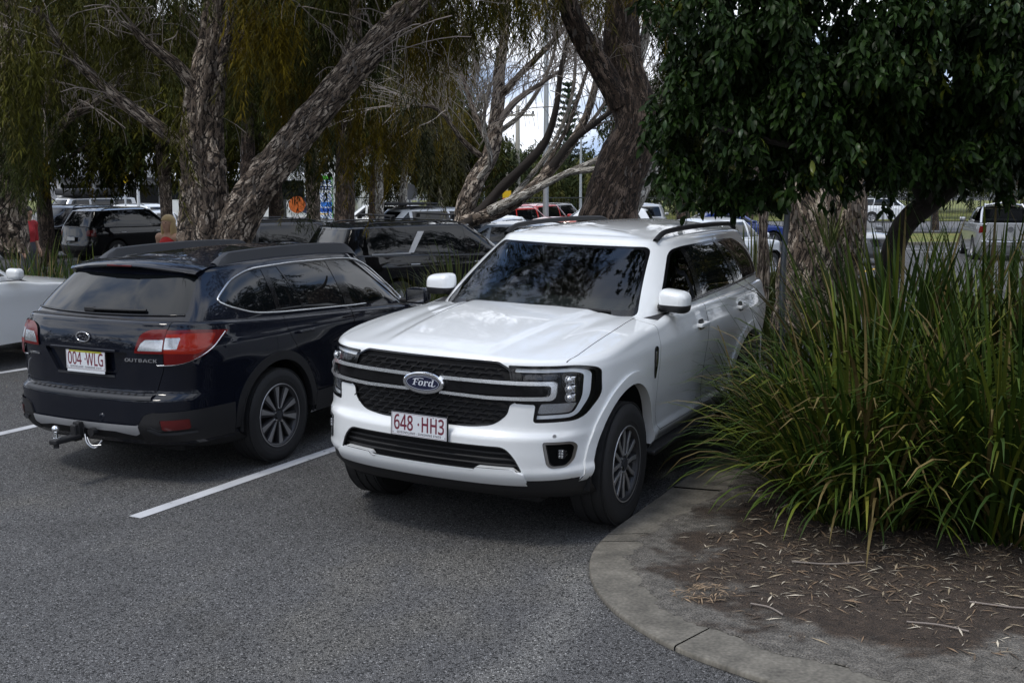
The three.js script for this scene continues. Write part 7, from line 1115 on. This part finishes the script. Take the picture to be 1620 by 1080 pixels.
// layered pine beyond the road
{ const t = treeThing('norfolk_pine', 'tall tiered pine standing against the sky beyond the lamp post', null, [4.52, -1.28, -95]); part('trunk', cyl(0.08, 0.28, 10.5, 10, 'y', 0, 5.25, 0), BARK.brown, t);
  const needle = sprayGeo(44, 26, 1.0, 0.22, 0.05), im = [], o = new THREE.Object3D(), r = rng(45), col = new THREE.Color();
  for (let k = 0; k < 19; k++) { const y = 1.6 + k * 0.48, len = 2.0 * (1 - k / 21) + 0.25, n = 9; for (let i = 0; i < n; i++) { const a = i / n * 6.283 + k * 0.5; for (let s = 0; s < 3; s++) { o.position.set(Math.cos(a) * len * s / 3, y + 0.06 * s, Math.sin(a) * len * s / 3); o.rotation.set(0, -a, 0, 'YXZ'); o.rotation.z = 1.75 + 0.2 * r(); o.scale.set(0.8, len * 0.42, 0.8); o.updateMatrix(); im.push(o.matrix.clone()); } } }
  const m = new THREE.InstancedMesh(needle, mLeafFar, im.length); im.forEach((q, i) => { m.setMatrixAt(i, q); const v = 0.7 + 0.6 * r(); m.setColorAt(i, col.setRGB(0.026 * v, 0.042 * v, 0.024 * v)); }); m.name = 'crown'; m.userData.kind = 'stuff'; t.add(m); }
// trees standing over the place the picture is taken from: the windscreen and windows mirror them
[[-12.5, 5.5, 11, 'tree left behind the viewpoint, mirrored in the navy wagon windows'], [-2.2, 8.5, 12, 'tree straight behind the viewpoint, mirrored in the white wagon windscreen'], [4.2, 7.5, 11, 'tree right behind the viewpoint, mirrored in the windscreen glass'], [9.5, 2.5, 10, 'tree far right of the viewpoint shading the bed'], [10, -15, 8, 'tree outside the right edge, mirrored in the white wagon side glass'], [13.5, -20, 8, 'second tree outside the right edge, mirrored in the side glass'], [17, -26, 9, 'farther tree outside the right edge beside the road']].forEach(([x, z, h, lab], i) => {
  const t = treeThing('shade_tree', lab, 'trees around the viewpoint', [x, 0, z]), r = rng(2000 + i);
  part('trunk', limbGeo([[0, -0.1, 0], [0.1, h * 0.25, 0.1], [-0.1, h * 0.5, 0], [0.2, h * 0.85, 0]], 0.3, 0.12, { m: 12, step: 0.3, seed: i + 180 }), BARK.paper, t);
  for (let k = 0; k < 6; k++) { const a = k * 1.05 + r(), y0 = h * (0.3 + 0.07 * k); part('limb', limbGeo([[0, y0, 0], [Math.cos(a) * 1.4, y0 + 0.9, Math.sin(a) * 1.4], [Math.cos(a) * 3.2, y0 + 2.2, Math.sin(a) * 3]], 0.12, 0.04, { m: 8, step: 0.25, seed: i * 9 + k }), BARK.paper, t); }
  const blobs = []; for (let k = 0; k < 15; k++) { const a = r() * 6.28, q = 3.8 * Math.sqrt(r()); blobs.push([Math.cos(a) * q * (i > 3 ? 0.6 : 1), h * lerp(i > 3 ? 0.25 : 0.5, 1.0, r()), Math.sin(a) * q * (i > 3 ? 0.6 : 1), 1.0 + 0.7 * r(), 0.7 + 0.5 * r(), 1.0 + 0.7 * r(), 60]); }
  crown(t, blobs, 700 + i, { geos: SPRAYFAR, mat: mLeafFar, size: 1.1, hang: 0.35 });
});
// ------------------------------------------------------------------ people: one continuous body each, from capsules joined smoothly
function personGeo(joints, bones, cell = 0.02) {
  const pts = Object.values(joints), lo = [0, 1, 2].map((k) => Math.min(...pts.map((p) => p[k])) - 0.25), hi = [0, 1, 2].map((k) => Math.max(...pts.map((p) => p[k])) + 0.25), size = Math.max(...hi.map((v, k) => v - lo[k])), n = Math.ceil(size / cell);
  const mc = new MarchingCubes(n, new THREE.MeshBasicMaterial(), false, false, 200000), c = lo.map((v, k) => (v + hi[k]) / 2), f = mc.field, sm = 0.035;
  for (let z = 0; z < n; z++) for (let y = 0; y < n; y++) for (let x = 0; x < n; x++) {
    const p = [x, y, z].map((v, k) => c[k] + ((v - n / 2) / (n / 2)) * size / 2); let d = 9;
    for (const [a, b, ra, rb, flat = 1] of bones) { const A = joints[a], B = joints[b], ab = B.map((v, k) => v - A[k]), ap = p.map((v, k) => v - A[k]); const t = clamp((ap[0] * ab[0] + ap[1] * ab[1] + ap[2] * ab[2]) / (ab[0] ** 2 + ab[1] ** 2 + ab[2] ** 2 || 1)); const q = ap.map((v, k) => v - ab[k] * t), e = Math.hypot(q[0], q[1], q[2] * flat) - lerp(ra, rb, t); const h = clamp(0.5 + 0.5 * (d - e) / sm); d = lerp(d, e, h) - sm * h * (1 - h); }
    f[x + y * n + z * n * n] = -d;
  }
  mc.isolation = 0; mc.update(); const k = mc.count, g = new THREE.BufferGeometry(), pos = mc.positionArray.slice(0, k * 3), nor = mc.normalArray.slice(0, k * 3);
  for (let i = 0; i < pos.length; i += 3) for (let q = 0; q < 3; q++) pos[i + q] = c[q] + pos[i + q] * size / 2;
  g.setAttribute('position', new THREE.BufferAttribute(pos, 3)); g.setAttribute('normal', new THREE.BufferAttribute(nor, 3)); return g;
}
function person(label, at, turn, look) {
  const root = thing('person', label, 'person', at, turn, 'people between the parked cars'), s = look.h / 1.7;
  const J = { head: [0, 1.58, 0.01], chin: [0, 1.50, 0.03], neck: [0, 1.40, 0], chest: [0, 1.25, 0], waist: [0, 1.03, 0], hip: [0, 0.92, 0], shL: [-0.17, 1.37, 0], shR: [0.17, 1.37, 0], elL: [-0.22, 1.10, -0.02], elR: [0.22, 1.10, -0.02], wrL: [-0.21, 0.88, 0.06], wrR: [0.20, 0.88, 0.08], haL: [-0.21, 0.80, 0.08], haR: [0.20, 0.80, 0.10], hiL: [-0.09, 0.88, 0], hiR: [0.09, 0.88, 0], knL: [-0.10, 0.48, 0.05], knR: [0.10, 0.48, -0.02], anL: [-0.10, 0.08, 0.08], anR: [0.10, 0.08, -0.10], toL: [-0.11, 0.03, 0.20], toR: [0.11, 0.03, 0.02] };
  const B = [['head', 'head', 0.095, 0.095], ['chin', 'chin', 0.06, 0.06], ['neck', 'chin', 0.05, 0.045], ['chest', 'neck', 0.12, 0.05], ['chest', 'waist', 0.135, 0.115, 1.25], ['waist', 'hip', 0.115, 0.14, 1.2], ['shL', 'shR', 0.062, 0.062], ['shL', 'elL', 0.052, 0.04], ['elL', 'wrL', 0.04, 0.028], ['wrL', 'haL', 0.03, 0.032], ['shR', 'elR', 0.052, 0.04], ['elR', 'wrR', 0.04, 0.028], ['wrR', 'haR', 0.03, 0.032], ['hiL', 'knL', 0.085, 0.058], ['knL', 'anL', 0.056, 0.036], ['anL', 'toL', 0.036, 0.03], ['hiR', 'knR', 0.085, 0.058], ['knR', 'anR', 0.056, 0.036], ['anR', 'toR', 0.036, 0.03]];
  const body = personGeo(J, B, 0.022); body.scale(s, s, s);
  part('body', body, std(lin(0.42, 0.25, 0.17), 0.65), root);
  const cloth = (bones, grow) => { const g = personGeo(J, bones.map(([a, b, ra, rb, f]) => [a, b, ra + grow, rb + grow, f]), 0.024); g.scale(s, s, s); return g; };
  part('top', cloth(look.sleeves ? [B[4], B[6], ['shL', 'elL', 0.055, 0.05], ['shR', 'elR', 0.055, 0.05], ['chest', 'neck', 0.12, 0.06]] : [['chest', 'waist', 0.135, 0.115, 1.25], ['chest', 'chest', 0.13, 0.13]], 0.014), std(lin(...look.top), 0.85), root);
  part(look.skirt ? 'skirt' : 'shorts', look.skirt ? (() => { const g = new THREE.CylinderGeometry(0.135, 0.27, 0.52, 28, 6, true), p = g.attributes.position; for (let i = 0; i < p.count; i++) { const a = Math.atan2(p.getZ(i), p.getX(i)), k = 1 + 0.07 * Math.sin(a * 7) * (0.5 - p.getY(i) / 0.52); p.setXYZ(i, p.getX(i) * k, p.getY(i), p.getZ(i) * k * 0.8); } g.computeVertexNormals(); g.translate(0, 0.76, 0); g.scale(s, s, s); return bare(g); })() : cloth([['waist', 'hip', 0.115, 0.14, 1.2], ['hiL', 'knL', 0.09, 0.075], ['hiR', 'knR', 0.09, 0.075]], 0.016), std(lin(...look.low), 0.85), root);
  const hair = new THREE.SphereGeometry(0.108, 20, 14, 0, 6.283, 0, 1.75); hair.rotateX(-0.45); hair.scale(1, 1.08, 1.05); hair.translate(0, 1.60, -0.005); const hg = [bare(hair)]; if (look.long) for (const x of [-0.085, 0.085]) hg.push(bare(new THREE.SphereGeometry(1, 12, 10).scale(0.035, 0.15, 0.06).translate(x, 1.49, 0.0))); if (look.long) hg.push(bare(new THREE.SphereGeometry(1, 14, 12).scale(0.085, 0.17, 0.05).translate(0, 1.47, -0.075))); hg.forEach((g) => g.scale(s, s, s));
  part('hair', hg, std(lin(...look.hair), 0.7), root);
  const face = []; const E = (x, y, z, r) => bare(new THREE.SphereGeometry(r, 8, 6).translate(x, y, z).scale(s, s, s)); part('nose', E(0, 1.565, 0.105, 0.014), std(lin(0.42, 0.24, 0.17), 0.6), root); for (const x of [-0.032, 0.032]) part('eye', E(x, 1.59, 0.092, 0.010), M.gloss, root); part('mouth', bare(new THREE.SphereGeometry(1, 8, 6).scale(0.022, 0.006, 0.008).translate(0, 1.525, 0.092).scale(s, s, s)), std(lin(0.3, 0.08, 0.07), 0.5), root); for (const x of [-0.096, 0.096]) part('ear', E(x, 1.57, 0.005, 0.02), std(lin(0.40, 0.23, 0.16), 0.6), root);
  return root;
}
person('woman in red top and white skirt with long fair hair beside the twin trunk', [-5.06, -0.09, -17.2], -0.4, { h: 1.66, top: [0.42, 0.02, 0.02], low: [0.55, 0.53, 0.58], hair: [0.42, 0.30, 0.14], skirt: true, long: true });
person('dark-haired person in red shirt walking near the left edge', [-9.13, -0.2, -22], 1.3, { h: 1.76, top: [0.34, 0.02, 0.025], low: [0.05, 0.05, 0.06], hair: [0.015, 0.012, 0.010], sleeves: true });
scene.updateMatrixWorld(true);
renderer.render(scene, camera);
